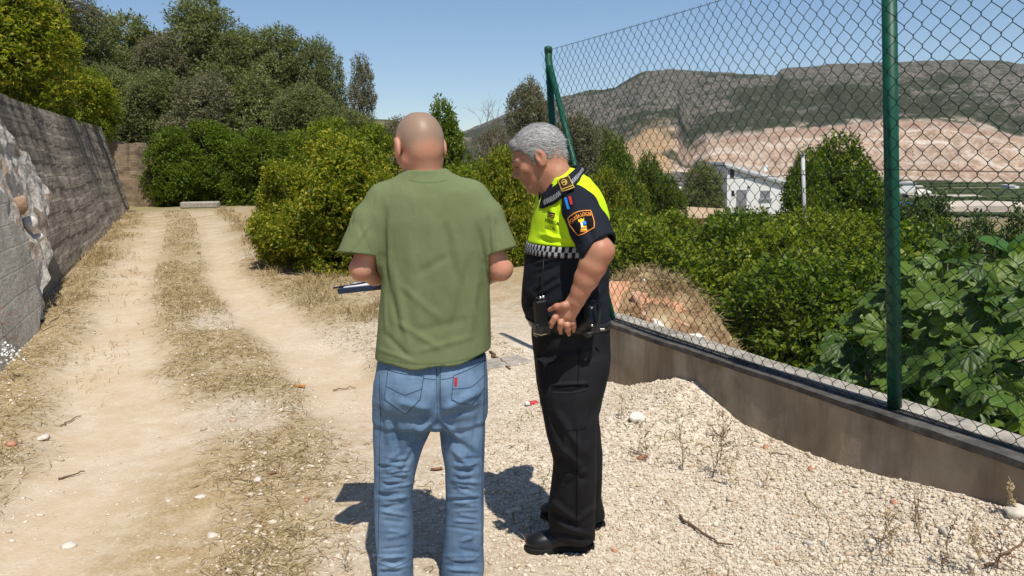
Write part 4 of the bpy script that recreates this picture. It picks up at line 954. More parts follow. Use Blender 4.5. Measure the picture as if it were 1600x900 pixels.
    def mesh(s):
        A = s.g; S = (A < 0); c = np.zeros(np.array(S.shape) - 1, np.int8)
        cs = [(i, j, k) for i in (0, 1) for j in (0, 1) for k in (0, 1)]; n = c.shape
        for i, j, k in cs: c += S[i:i + n[0], j:j + n[1], k:k + n[2]]
        I = np.argwhere((c > 0) & (c < 8)); idx = np.full(n, -1, np.int32); idx[tuple(I.T)] = np.arange(len(I))
        acc = np.zeros((len(I), 3)); cnt = np.zeros(len(I))
        for p in cs:
            for ax in range(3):
                if p[ax]: continue
                q = list(p); q[ax] = 1; a = A[tuple((I + p).T)]; b = A[tuple((I + q).T)]; m_ = (a < 0) != (b < 0)
                t = np.where(m_, a / np.where(m_, a - b, 1), 0); v = np.array(p, float) + 0 * I; v[:, ax] += t; acc += v * m_[:, None]; cnt += m_
        V = (I + acc / cnt[:, None]) * s.h + s.lo; FF = []
        for ax in range(3):
            o1, o2 = [(1, 2), (2, 0), (0, 1)][ax]; sl0 = [slice(1, -1)] * 3; sl1 = [slice(1, -1)] * 3; sl0[ax] = slice(0, -1); sl1[ax] = slice(1, None)
            a = S[tuple(sl0)]; b = S[tuple(sl1)]; E = np.argwhere(a != b); off = np.array([1, 1, 1]); off[ax] = 0; E = E + off; e1 = np.zeros(3, int); e1[o1] = 1; e2 = np.zeros(3, int); e2[o2] = 1
            q = np.stack([idx[tuple((E - e1 - e2).T)], idx[tuple((E - e2).T)], idx[tuple(E.T)], idx[tuple((E - e1).T)]], 1); fl = S[tuple(E.T)]
            q[~fl] = q[~fl][:, ::-1]; FF.append(q)
        return V, np.concatenate(FF)
def vnormals(V, Fq):
    n = np.zeros_like(V); fn = np.cross(V[Fq[:, 2]] - V[Fq[:, 0]], V[Fq[:, 3]] - V[Fq[:, 1]])
    for i in range(4): np.add.at(n, Fq[:, i], fn)
    return unit(n)
def smooth_mesh(V, Fq, it=2, w=.5):
    for _ in range(it):
        s_ = np.zeros_like(V); c = np.zeros(len(V))
        for i in range(4):
            for j in (1, 3): np.add.at(s_, Fq[:, i], V[Fq[:, (i + j) % 4]]); np.add.at(c, Fq[:, i], 1)
        V = V + w * (s_ / np.maximum(c, 1)[:, None] - V)
    return V
def folds(V, Nn, lst, front=(0, -1, 0)):
    """cloth folds: (u1, v1, u2, v2, width px, height mm) seen in the photo, pressed into the side facing the camera"""
    uu, vv = proj(V); f = np.clip((Nn @ np.array(front)) * 1.6 + .15, 0, 1); d = np.zeros(len(V))
    for u1, v1, u2, v2, w, a in lst:
        ab = np.array([u2 - u1, v2 - v1], float); L = ab @ ab; t = np.clip(((uu - u1) * ab[0] + (vv - v1) * ab[1]) / L, 0, 1)
        x, y = uu - u1 - t * ab[0], vv - v1 - t * ab[1]; r = np.sqrt(x * x + y * y) / w; e = np.minimum(1, 4 * np.minimum(t, 1 - t) + .25)
        d += 2.1 * a * .001 * (np.exp(-r * r) - .35 * np.exp(-(r / 2.2) ** 2)) * e
    return V + Nn * (d * f)[:, None]
def grp(V, Fq, keep):
    Fk = Fq[keep]; u_, inv = np.unique(Fk, return_inverse=True); return V[u_], inv.reshape(Fk.shape)
def frame(fwd, up=(0, 0, 1)):
    """columns: right, forward, up"""
    f = unit(np.array(fwd, float)); r = unit(np.cross(f, np.array(up, float))); return np.stack([r, f, np.cross(r, f)], 1)
def head(s, c, M, k=.02, sc=1., age=0):
    c = np.asarray(c, float); L = lambda x, y, z: c + M @ (np.array([x, y, z]) * sc)
    E = lambda p, r, **q: s.ell(L(*p), np.array(r) * sc, M, **q)
    E((0, -.012, .030), (.077, .096, .086), k=.01); E((0, -.045, .000), (.062, .058, .062), k=.03)
    E((0, .030, -.030), (.059, .064, .080), k=.03); E((0, .070, -.093), (.026, .022, .02), k=.02)
    for sx in (-1, 1):
        s.cone(L(sx * .053, -.008, -.050), L(sx * .022, .062, -.096), .017 * sc, .014 * sc, .03); E((sx * .041, .060, -.018), (.022, .02, .019), k=.02)
        s.cone(L(sx * .008, .088, .021), L(sx * .042, .074, .022), .010 * sc, .008 * sc, .016)
        E((sx * .031, .100, .003), (.017, .022, .012), k=.014, cut=True); E((sx * .031, .071, .002), (.0135, .014, .0125), k=.003)
        s.cone(L(sx * .017, .086, .008), L(sx * .044, .078, .006), .0045 * sc, .004 * sc, .004); s.cone(L(sx * .018, .083, -.006), L(sx * .043, .077, -.006), .004 * sc, .003 * sc, .005)
        E((sx * .0125, .098, -.030), (.009, .010, .008), k=.008)
        # ear
        E((sx * .082, -.012, -.002), (.0095, .021, .034), k=.006); E((sx * .094, -.006, .005), (.010, .0105, .019), k=.004, cut=True); E((sx * .083, -.004, -.027), (.007, .009, .010), k=.008)
    s.cone(L(0, .090, .010), L(0, .109, -.024), .0075 * sc, .0098 * sc, .014)
    s.cone(L(-.02, .088, -.055), L(.02, .088, -.055), .0075 * sc, .0075 * sc, .008); s.cone(L(-.018, .086, -.068), L(.018, .086, -.068), .009 * sc, .009 * sc, .008)
    s.cone(L(-.024, .098, -.0615), L(.024, .098, -.0615), .0028 * sc, .0028 * sc, .004, cut=True)
    return L
def finger(s, pts, r0, r1, k=.004):
    n = len(pts); s.chain([np.array(p) for p in pts], np.linspace(r0, r1, n), k)
def skinmat(name, col, red):
    m = N(name, .48, .4); co = m.coord('Object'); c = m.mix(m.ramp(m.noise(18, 5, .6, co), [(.35, 0.), (.65, 1.)]), col, red); c = m.mix(m.ramp(m.noise(160, 3, .6, co), [(.45, 0.), (.7, .35)]), c, tuple(np.array(red) * .75))
    m.b.inputs['Subsurface Weight'].default_value = .12; m.b.inputs['Subsurface Radius'].default_value = (.012, .005, .003); m.b.inputs['Subsurface Scale'].default_value = 1.
    m.color(c); m.bump(m.noise(220, 3, .6, co), .25, .002); return m
def zst(rows, Y, dy=0.):
    """rows (v, uL, uR, half depth) at distance Y -> loft stations"""
    o = []
    for r in rows:
        v, ul, ur, ry = r[:4]; yy = Y + (r[4] if len(r) > 4 else 0.); a = P(ul, v, yy); b = P(ur, v, yy); o.append(((a[2] + b[2]) / 2, (a[0] + b[0]) / 2, yy + dy, (b[0] - a[0]) / 2, ry))
    return o
def remesh_ob(name, s, mat, parent, sm_it=1, post=None):
    V, Fq = s.mesh(); V = smooth_mesh(V, Fq, sm_it, .5)
    if post: V = post(V, vnormals(V, Fq))
    return ob(name, V, Fq, mat, parent), V, Fq
def decal(name, poly, faces, org, right, up, bvh, mat, parent, off=.002, thick=None):
    """flat pattern (x, y in metres) laid on a surface along -right x up"""
    right = unit(np.array(right, float)); up = np.array(up, float); up = unit(up - right * (up @ right)); n = np.cross(right, up); V = []
    for x, y in poly:
        p = org + right * x + up * y + n * .30; h = bvh.ray_cast(Vector(p), Vector(-n), .6)
        V.append(np.array(h[0]) + n * off if h[0] is not None else p - n * .30)
    return ob(name, V, faces, mat, parent, False)
def grid_poly(outline, h=.004):
    """fills a closed outline with small triangles so that it can bend over cloth"""
    bm = bmesh.new(); vs = [bm.verts.new((x, y, 0)) for x, y in outline]; f = bm.faces.new(vs); bmesh.ops.triangulate(bm, faces=[f])
    for _ in range(5):
        es = [e for e in bm.edges if e.calc_length() > h * 2]
        if not es: break
        bmesh.ops.subdivide_edges(bm, edges=es, cuts=1); bmesh.ops.triangulate(bm, faces=[f_ for f_ in bm.faces if len(f_.verts) > 3])
    bm.verts.index_update(); p = [(v.co.x, v.co.y) for v in bm.verts]; fs = [tuple(v.index for v in f.verts) for f in bm.faces]; bm.free(); return p, fs
def text_poly(txt, size, spacing=1., arc=None, font_shear=0):
    cu = bpy.data.curves.new('t', 'FONT'); cu.body = txt; cu.size = size; cu.align_x = 'CENTER'; cu.align_y = 'CENTER'; cu.space_character = spacing; cu.offset = size * .025
    o = bpy.data.objects.new('t', cu); C.objects.link(o); me = bpy.data.meshes.new_from_object(o.evaluated_get(bpy.context.evaluated_depsgraph_get())); bpy.data.objects.remove(o); bpy.data.curves.remove(cu)
    p = np.array([v.co[:2] for v in me.vertices]); f = [tuple(q.vertices) for q in me.polygons]; bpy.data.meshes.remove(me)
    if arc is not None:
        a = p[:, 0] / arc; r = arc + p[:, 1]; p = np.column_stack([np.sin(a) * r, np.cos(a) * r - arc])
    return p, f
def bvh_of(V, Fq): return BVHTree.FromPolygons([tuple(v) for v in V], [tuple(int(i) for i in f) for f in Fq])
def bline(p0, p1, w):
    d = unit(np.array(p1, float) - p0); n = np.array([-d[1], d[0]]) * w / 2; L = np.linalg.norm(np.array(p1, float) - p0); k = max(2, int(L / .005)); v = []; f = []
    for i in range(k + 1): q = np.array(p0) + d * L * i / k; v += [tuple(q - n), tuple(q + n)]
    for i in range(k): f.append((2 * i, 2 * i + 2, 2 * i + 3, 2 * i + 1))
    return v, f
def polyline_poly(pts, w, closed=False):
    v = []; f = []; pts = list(pts) + ([pts[0]] if closed else [])
    for a, b in zip(pts[:-1], pts[1:]):
        vv, ff = bline(np.array(a, float), np.array(b, float), w); f += [tuple(i + len(v) for i in q) for q in ff]; v += vv
    return v, f

# ------------------------------------------------ man in the green shirt
YB = 2.93
man = None
s = SDF(P(515, 170, YB) * [1, 0, 1] + [0, YB - .25, 0], P(820, 170, YB) * [1, 0, 1] + [0, YB + .55, .02], .004); s.lo[2] = -.02; s = SDF(s.lo, [P(820, 300, YB)[0], YB + .52, P(655, 176, YB)[2]], .0034)
hc = P(655, 231, YB + .03); HM = frame((-.5, 1, -.42), (0, 0, 1)); L = head(s, hc, HM, sc=1.06)
nb = P(665, 292, YB - .0)
s.chain([L(0, -.035, -.035), nb + [0, .012, .03], nb + [0, .02, -.06]], [.058, .058, .055], .03)
shL = P(604, 330, YB); shR = P(738, 326, YB); elL = P(565, 420, YB - .03); elR = P(782, 420, YB - .03); wrL = P(606, 424, YB + .22); wrR = P(708, 420, YB + .22); mdL = P(586, 428, YB + .07); mdR = P(757, 428, YB + .07)
s.loft(zst([(300, 610, 715, .07), (400, 606, 750, .09), (560, 602, 746, .09), (640, 610, 735, .09)], YB), k=.03)
s.cone(shL, nb, .05, .05, .04); s.cone(shR, nb, .05, .05, .04)
s.chain([shL, elL], [.046, .042], .02); s.chain([elL, mdL, wrL], [.039, .042, .028], .02); s.chain([shR, elR], [.046, .042], .02); s.chain([elR, mdR, wrR], [.039, .042, .028], .02)
for sx, pts in ((-1, ((642, 640), (615, 760), (613, 890))), (1, ((718, 640), (727, 760), (724, 890)))): s.chain([P(*q, YB) for q in pts], [.06, .04, .03], .02)
# hands holding the clipboard: palm, four fingers under it, thumb on top
def hold(wr, d, side, sdf, up=np.array([0, 0, 1.])):
    d = unit(d); si = unit(np.cross(d, up)) * side; pc = wr + d * .045
    sdf.cone(wr, wr + d * .075, .025, .034, .015, flat=(up, .5))
    for j, (o, ln) in enumerate(((-.030, .062), (-.010, .07), (.010, .066), (.029, .053))):
        a = wr + d * .078 + si * o; finger(sdf, [a, a + d * ln * .45 - up * .004, a + d * ln * .78 - up * .012, a + d * ln - up * .022], .0095, .0075)
    a = wr + d * .03 - si * .026; finger(sdf, [a, a - si * .024 + d * .022 + up * .016, a - si * .02 + d * .05 + up * .022], .0125, .009)
hold(wrL, np.array([.1, 1, -.05]), 1, s); hold(wrR, np.array([-.75, .8, -.1]), -1, s)
SK1 = skinmat('pale tanned skin', (.50, .27, .18), (.52, .22, .14)); 
# shaved hair shadow on the crown: real stubble colour of the scalp
gco = SK1.n('TexCoord').outputs['Object']; at = SK1.attr('stubble'); src = SK1.b.inputs['Base Color'].links[0].from_socket
SK1.color(SK1.mix(SK1.math('MULTIPLY', at, SK1.ramp(SK1.noise(240, 3, .7, gco), [(.3, .75), (.7, 1.)])), src, (.26, .19, .13)))
V, Fq = s.mesh(); V = smooth_mesh(V, Fq, 1); me = mesh('person', V, Fq); ql = (V - hc) @ HM; st_ = sm(-.045, .012, ql[:, 2] - .25 * ql[:, 1] * 0 + .012 * vn(ql[:, 0] * 30, ql[:, 1] * 30, 0, 3)) * sm(.075, .04, ql[:, 1]) * (np.abs(ql[:, 0]) < .083) * (V[:, 2] > hc[2] - .2) * sm(.082, .077, np.abs(ql[:, 0]))
attr(me, 'stubble', st_); man = link('person', me, SK1.m); man.name = 'person'
setp(man, 'bald man seen from behind in a green t-shirt and faded blue jeans, holding a clipboard', 'person')
# t-shirt
hemv = 573
s = SDF([P(520, 400, YB)[0], YB - .27, P(650, 592, YB)[2]], [P(812, 400, YB)[0], YB + .24, P(655, 262, YB)[2]], .004)
s.loft(zst([(266, 637, 695, .067, .01), (275, 632, 700, .069, .01), (282, 613, 720, .078, .01), (292, 600, 745, .09), (312, 588, 758, .105), (345, 588, 764, .12), (395, 595, 767, .13), (440, 597, 766, .132), (500, 592, 766, .135), (545, 588, 766, .145), (584, 584, 767, .152)], YB), e=2.35, k=.02)
s.cone(P(599, 309, YB), P(640, 290, YB), .048, .045, .03); s.cone(P(737, 305, YB), P(695, 288, YB), .046, .045, .03)
s.chain([P(600, 311, YB), P(580, 345, YB - .01), P(562, 402, YB - .03)], [.052, .066, .078], .03); s.chain([P(735, 307, YB), P(757, 340, YB - .01), P(785, 405, YB - .03)], [.054, .068, .064], .03)
dl_ = unit(P(562, 402, YB - .03) - P(590, 325, YB)); dr_ = unit(P(785, 405, YB - .03) - P(748, 325, YB))
for p_, u0 in ((P(561, 398, YB - .03), 1), (P(782, 394, YB - .03), -1)):      # sleeve hems cut off square
    dd = dl_ if u0 == 1 else dr_; dd = unit(dd + np.array([.22 * u0, 0, 0]) * (1 if u0 == 1 else .4)); X0 = P(592, 400, YB)[0] if u0 == 1 else P(764, 400, YB)[0]
    def fn(X, Y, Z, p_=p_, dd=dd, X0=X0, u0=u0):
        d = (X - p_[0]) * dd[0] + (Y - p_[1]) * dd[1] + (Z - p_[2]) * dd[2]; return np.maximum(-d, (X - X0) * u0)
    s.put(fn, p_ - .14, p_ + .14, .002, True)
for A_, B_, r in ((P(575, 350, YB - .01), P(560, 412, YB - .03), .066), (P(763, 350, YB - .01), P(785, 412, YB - .03), .054)): s.cone(A_, B_, r * .9, r, .002, cut=True)
s.loft(zst([(560, 592, 759, .128), (600, 588, 763, .13)], YB), e=2.35, k=.002, cut=True)
zh = P(650, 576, YB - .13)[2]
def hemcut(X, Y, Z): return Z - (zh + .002 + .026 * ((X - P(662, 570, YB)[0]) / .2) ** 2 + .004 * np.sin(X * 40)) + 0 * Y
s.put(hemcut, [s.lo[0], s.lo[1], s.lo[2]], [s.lo[0] + 1, s.lo[1] + .6, zh + .1], .002, True)
s.ell(P(666, 259, YB + .015), (.060, .064, .034), None, .004, True)
V, Fq = s.mesh(); V = smooth_mesh(V, Fq, 2); Nn = vnormals(V, Fq)
V = folds(V, Nn, [(a, b, c, d, w * .85, h * .6) for a, b, c, d, w, h in [(601, 330, 600, 420, 7, -7), (604, 345, 612, 470, 6, 5), (598, 400, 625, 520, 6, -5), (610, 400, 640, 545, 8, 6), (640, 380, 655, 540, 12, 4), (690, 340, 712, 440, 8, -4), (704, 340, 728, 450, 7, 4), (745, 350, 760, 430, 6, -5), (762, 330, 766, 400, 4, -6), (735, 400, 705, 520, 9, -4), (748, 420, 730, 540, 8, 5), (720, 470, 700, 560, 8, -4), (615, 500, 690, 545, 7, 4), (600, 520, 640, 560, 6, -4), (640, 520, 730, 500, 9, -3), (650, 550, 740, 525, 6, 3), (590, 545, 650, 566, 5, 3), (575, 350, 550, 390, 5, 4), (560, 350, 580, 400, 5, -3), (775, 345, 780, 385, 5, -4), (590, 300, 585, 345, 5, 3), (640, 300, 690, 302, 9, -2), (672, 330, 676, 430, 10, 2.5), (620, 440, 690, 500, 7, 3), (650, 430, 700, 400, 8, -3), (740, 480, 760, 540, 5, 4), (600, 450, 604, 520, 4, 4)]])
n_ = fbm(V[:, 0] * 7 + .3 * V[:, 2] * 9, V[:, 1] * 6, V[:, 2] * 4, seed=6, oct=3); V = V + Nn * (.0045 * n_ +   .0011 * (1 - 2 * np.abs(fbm(V[:, 0] * 26, V[:, 1] * 20, V[:, 2] * 9, seed=7, oct=3))))[:, None]
def cloth(name, a, b, rough=.92, wv=900, sheen=0., bumpd=.0009, sc=5):
    m = N(name, rough, .15); co = m.coord('Object'); c = m.mix(m.ramp(m.noise(sc, 5, .6, co), [(.35, 0.), (.65, 1.)]), a, b); c = m.mix(m.ramp(m.noise(350, 2, .6, co), [(.4, 0.), (.65, .3)]), c, tuple(np.array(a) * .8)); m.color(c)
    bb = m.bump(m.noise(60, 3, .6, co), .2, .003); m.bump(m.noise(wv, 2, .6, co), .5, bumpd, bb); m.b.inputs['Sheen Weight'].default_value = sheen; return m
GRN = cloth('green cotton', (.140, .172, .080), (.165, .198, .096), sc=4)
shirt = ob('t_shirt', V, Fq, GRN.m, man); bv_s = bvh_of(V, Fq)
GST = simple('green stitching', (.12, .18, .07), .9, .1)
# stitched collar band and hem line
pts = [(P(638 + (697 - 638) * t, 271 + 5.5 * math.sin(math.pi * t) - 2 * t, YB - .05)) for t in np.linspace(0, 1, 14)]
org = P(664, 420, YB)
def onb(u, v, Yc): p = P(u, v, Yc); return ((p - org) @ np.array([1, 0, 0]), (p - org)[2])
vv, ff = polyline_poly([onb(637 + 62 * t, 281 + 4.5 * math.sin(math.pi * t), YB - .1) for t in np.linspace(0, 1, 16)], .0022); decal('collar_seam', vv, ff, org, (1, 0, 0), (0, 0, 1), bv_s, GST, shirt, .0012)
vv, ff = polyline_poly([onb(592 + 168 * t, 561 + 8 * math.sin(math.pi * t) ** .8 - 6 * t, YB - .13) for t in np.linspace(0, 1, 24)], .0016); decal('hem_seam', vv, ff, org, (1, 0, 0), (0, 0, 1), bv_s, GST, shirt, .0012)
# jeans
s = SDF([P(570, 400, YB)[0], YB - .24, P(650, 925, YB)[2] - .05], [P(780, 400, YB)[0], YB + .22, P(655, 545, YB)[2]], .004)
s.loft(zst([(555, 591, 759, .118), (590, 585, 762, .125, -.01), (620, 583, 762, .13, -.015), (645, 586, 759, .12), (657, 591, 754, .12, -.01), (662, 610, 735, .10)], YB), e=2.4, k=.02)
s.loft(zst([(600, 594, 684, .085), (635, 588, 684, .098), (665, 584, 678, .10), (700, 584, 660, .095), (735, 584, 650, .09), (770, 584, 645, .087), (800, 583, 644, .083), (840, 583, 646, .083), (870, 582, 646, .086), (888, 580, 645, .088), (910, 581, 646, .088)], YB), e=2.2, k=.03)
s.loft(zst([(600, 684, 752, .085), (635, 682, 758, .098), (665, 686, 759, .10), (700, 690, 758, .095), (735, 696, 757, .09), (770, 697, 756, .087), (800, 697, 756, .083), (840, 694, 756, .083), (870, 692, 756, .086), (885, 690, 758, .088), (903, 690, 754, .086)], YB), e=2.2, k=.03)
s.ell(P(642, 612, YB - .065), (.080, .075, .10), None, .06); s.ell(P(708, 610, YB - .065), (.078, .075, .10), None, .06)
s.cone(P(683, 560, YB - .155), P(682, 640, YB - .15), .006, .010, .03, cut=True)
V, Fq = s.mesh(); V = smooth_mesh(V, Fq, 2); Nn = vnormals(V, Fq)
rj = random.Random(5); fl = []
for u0, u1, v0, v1, n_ in ((586, 643, 715, 800, 20), (697, 755, 715, 805, 20), (584, 645, 868, 898, 6), (692, 756, 868, 898, 6), (586, 644, 805, 868, 4), (697, 755, 805, 868, 4)):
    for i in range(n_):
        v = v0 + (v1 - v0) * (i + rj.random() * .6) / n_; a = u0 + rj.random() * 22; b = u1 - rj.random() * 22; t = rj.uniform(-7, 9); fl.append((a, v, b, v + t, 2.4 + rj.random() * 1.4, rj.choice((-3.4, 3.2, 2.4, -2.2))))
fl += [(680, 655, 640, 690, 5, 7), (678, 668, 620, 715, 6, -5), (672, 640, 622, 628, 6, 5), (660, 660, 600, 650, 5, -4), (690, 655, 720, 690, 5, 6), (690, 670, 748, 715, 6, -5), (692, 640, 748, 612, 7, 7), (690, 652, 745, 640, 5, -5), (600, 600, 610, 700, 7, 5), (610, 640, 625, 720, 6, -5), (752, 620, 740, 700, 6, -4), (640, 700, 600, 722, 5, 4), (655, 690, 625, 740, 4, -4), (705, 700, 745, 740, 5, 4), (683, 575, 684, 640, 3, -5), (610, 690, 605, 780, 9, 3), (725, 700, 720, 790, 9, 3)]
V = folds(V, Nn, fl); V = V + Nn * (.004 * fbm(V[:, 0] * 12, V[:, 1] * 10, V[:, 2] * 8, seed=16, oct=3))[:, None]
JN = N('faded denim', .9, .12); co = JN.coord('Object')
c = JN.mix(JN.ramp(JN.noise(7, 5, .65, co), [(.32, 0.), (.68, 1.)]), (.050, .100, .185), (.165, .255, .375))
mpj = JN.n('Mapping'); JN.l(co, mpj.inputs[0]); mpj.inputs['Scale'].default_value = (400, 400, 30); c = JN.mix(JN.ramp(JN.noise(1, 3, .7, mpj.outputs[0]), [(.35, 0.), (.7, .5)]), c, (.15, .23, .34))
mpj = JN.n('Mapping'); JN.l(co, mpj.inputs[0]); mpj.inputs['Scale'].default_value = (10, 10, 70); c = JN.mix(JN.ramp(JN.noise(1, 4, .7, mpj.outputs[0]), [(.5, 0.), (.65, .30)]), c, (.17, .25, .36))
JN.color(c); bb = JN.bump(JN.noise(1, 4, .6, mpj.outputs[0]), .35, .004); JN.bump(JN.noise(700, 2, .6, co), .5, .001, bb)
jeans = ob('jeans', V, Fq, JN.m, man); bv_j = bvh_of(V, Fq)
ST = simple('denim stitching', (.035, .06, .10), .8, .1); STB = simple('pale denim edge', (.28, .36, .46), .9, .1)
def pocket(p4, tip):
    pts = [onb(*q, YB - .14) for q in p4]; ol = pts; pp, pf = grid_poly(ol, .005); o = decal('back_pocket', pp, pf, org, (1, 0, 0), (0, 0, 1), bv_j, JN.m, jeans, .0022)
    vv, ff = polyline_poly(ol, .0022, True); decal('pocket_stitching', vv, ff, org, (1, 0, 0), (0, 0, 1), bv_j, ST, o, .0034)
    a, b, c_, d_, e_ = ol; vv, ff = polyline_poly([tuple(np.array(a) * .45 + np.array(e_) * .55), tuple(np.array(ol[3]) * .5 + (np.array(a) + b) * .25), tuple(np.array(b) * .45 + np.array(c_) * .55)], .0018); decal('pocket_arcs', vv, ff, org, (1, 0, 0), (0, 0, 1), bv_j, ST, o, .0034)
    return o
pocket([(604, 582), (662, 588), (657, 622), (634, 646), (600, 624)], 0); pk = pocket([(709, 587), (756, 574), (757, 612), (737, 634), (706, 622)], 0)
pp, pf = grid_poly([onb(710, 590, YB - .14), onb(715, 590, YB - .14), onb(714, 603, YB - .14), onb(710, 602, YB - .14)]); decal('pocket_tab', pp, pf, org, (1, 0, 0), (0, 0, 1), bv_j, simple('red tab', (.35, .03, .04), .8, .1), jeans, .004)
for q in ([(682, 574), (683, 600), (684, 640), (683, 655)], [(688, 574), (689, 600), (690, 635)], [(590, 590), (593, 640), (590, 700), (589, 800), (587, 880)], [(757, 590), (755, 660), (752, 760), (752, 870)], [(600, 578), (640, 586), (682, 592)], [(690, 591), (730, 584), (758, 570)], [(583, 889), (612, 893), (644, 889)], [(693, 882), (724, 888), (755, 882)]):
    vv, ff = polyline_poly([onb(u, v, YB - .12) for u, v in q], .0018); decal('seam', vv, ff, org, (1, 0, 0), (0, 0, 1), bv_j, ST, jeans, .0012)
# shoes
SHO = simple('dark brown shoe leather', (.035, .025, .02), .5, .4); SOL = simple('shoe sole', (.05, .045, .04), .8, .2)
def shoe(name, heel, d, L_, mat, parent, w=.047, h=.06, boot=False, sole=SOL):
    d = unit(np.array([d[0], d[1], 0.])); sx = np.array([d[1], -d[0], 0]); z = np.array([0, 0, 1.]); hl = np.array([heel[0], heel[1], 0.]); s_ = SDF(hl + np.minimum(0, d * L_) - .09 - [0, 0, 0], hl + np.maximum(0, d * L_) + [.09, .09, .2], .0035); s_.lo[2] = max(s_.lo[2], -.02)
    Mx = np.stack([sx, d, z], 1)
    s_.ell(hl + d * (L_ * .22) + z * .05, (w * .85, L_ * .24, .048), Mx, .01); s_.ell(hl + d * (L_ * .52) + z * .045, (w * .92, L_ * .34, .044), Mx, .03); s_.ell(hl + d * (L_ * .77) + z * .040, (w * 1.05, L_ * .235, .036), Mx, .03)
    s_.cone(hl + d * (L_ * .22) + z * .05, hl + d * (L_ * .2) + z * (.14 if boot else .085), .040, .042, .03); s_.cone(hl + d * (L_ * .30) + z * .08, hl + d * (L_ * .55) + z * .055, .034, .030, .03)
    s_.cutplane(hl + z * .018, (0, 0, -1)); V, Fq = s_.mesh(); V = smooth_mesh(V, Fq, 1); up_ = ob(name, V, Fq, mat, parent)
    s_ = SDF(hl + np.minimum(0, d * L_) - .09, hl + np.maximum(0, d * L_) + [.09, .09, .06], .0035)
    for t, ww, ll in ((.22, .88, .25), (.5, .86, .3), (.76, 1.1, .25)): s_.ell(hl + d * (L_ * t) + z * .012, (w * ww, L_ * ll, .09), Mx, .02)
    s_.cutplane(hl + z * .024, (0, 0, 1)); s_.cutplane(hl + z * .0, (0, 0, -1)); s_.put(lambda X, Y, Z: np.maximum(np.abs((X - hl[0]) * d[0] + (Y - hl[1]) * d[1] - L_ * .38) - L_ * .07, np.abs(Z - hl[2]) - .008), hl - .3, hl + .3, .002, True)
    V, Fq = s_.mesh(); ob('sole', V, Fq, sole, up_); return up_
hl = P(610, 905, YB - .02); shoe('shoe', (hl[0] - .0, YB - .06), (-.06, 1), .27, SHO, man); hl = P(724, 900, YB); shoe('shoe', (hl[0], YB - .05), (.05, 1), .27, SHO, man)
# glasses
GL = simple('dark metal frame', (.02, .02, .022), .3, .5, .05, metal=.6); gm = N('clear lens', .05, .5); gm.b.inputs['Transmission Weight'].default_value = .95; gm.color((.8, .85, .85)); mb = MB()
for sx in (-1, 1): mb.tube([L(sx * .083, -.012, .022), L(sx * .086, -.02, .016), L(sx * .081, .03, .018), L(sx * .078, .085, .010)], .0017, 6)
mb.tube([L(-.012, .122, .008), L(0, .126, .011), L(.012, .122, .008)], .0014, 6)
for sx in (-1, 1): mb.tube([L(sx * .040 + .030 * math.cos(a), .112 - .018 * abs(sx * .040 + .030 * math.cos(a)) / .07, -.004 + .021 * math.sin(a)) for a in np.linspace(0, 6.283, 25)], .0014, 5)
gl = mb.build('glasses', GL, man, True)
for sx in (-1, 1):
    v_ = [L(sx * .040 + .029 * math.cos(a), .111 - .018 * abs(sx * .040 + .029 * math.cos(a)) / .07, -.004 + .020 * math.sin(a)) for a in np.linspace(0, 6.283, 25)[:-1]]; ob('lens', v_, [tuple(range(24))], gm.m, gl)
# clipboard with papers, held in front of him: a thing of its own
cb = empty('clipboard', P(600, 441, YB + .30), 'dark blue clipboard with white papers in the bald man\'s hands', 'clipboard')
cc = P(606, 444, YB + .36); Mc = np.array(Matrix.Rotation(R(-5), 3, 'Y') @ Matrix.Rotation(R(-4), 3, 'X')); 
MB().box(cc, (.36, .24, .022), Mc, .003).build('board', simple('dark blue board', (.012, .022, .05), .45, .4), cb); MB().box(cc + Mc @ np.array([.0, .005, .0112]), (.315, .225, .005), Mc).build('papers', simple('white paper', (.75, .76, .78), .8, .2, .02), cb)
MB().tube([cc + Mc @ np.array([-.20, -.10, .014]), cc + Mc @ np.array([-.06, -.02, .02])], [.0035, .004], 8).build('pen', simple('dark pen', (.012, .014, .03), .3, .5), cb, True)
# ------------------------------------------------ the officer
YO = 3.12; YAW = R(20); CA, SA = math.cos(YAW), math.sin(YAW)
def ost(rows):
    o = []
    for r in rows:
        v, ul, ur, lat = r[:4]; dy = r[4] if len(r) > 4 else 0.; yy = YO + dy; a = P(ul, v, yy); b = P(ur, v, yy); w = (b[0] - a[0]) / 2
        o.append(((a[2] + b[2]) / 2, (a[0] + b[0]) / 2, yy, math.sqrt(max(w * w - (lat * SA) ** 2, .0009)) / CA, lat))
    return o
TOR = ost([(266, 866, 902, .075), (278, 857, 915, .11), (292, 848, 928, .155), (310, 841, 938, .18), (335, 836, 945, .19), (362, 832, 948, .195), (385, 826, 948, .19), (410, 822, 948, .185), (440, 818, 948, .18), (475, 816, 948, .182), (492, 821, 949, .18), (503, 829, 949, .174), (516, 833, 949, .170)])
zV = lambda v: P(880, v, YO - .1)[2]
z_band, z_belt = zV(383), zV(508)
def officer_sdf(lo_uv, hi_uv, y0, y1, h=.004):
    a = P(*lo_uv, YO); b = P(*hi_uv, YO); return SDF([a[0], YO + y0, min(a[2], b[2])], [b[0], YO + y1, max(a[2], b[2])], h)
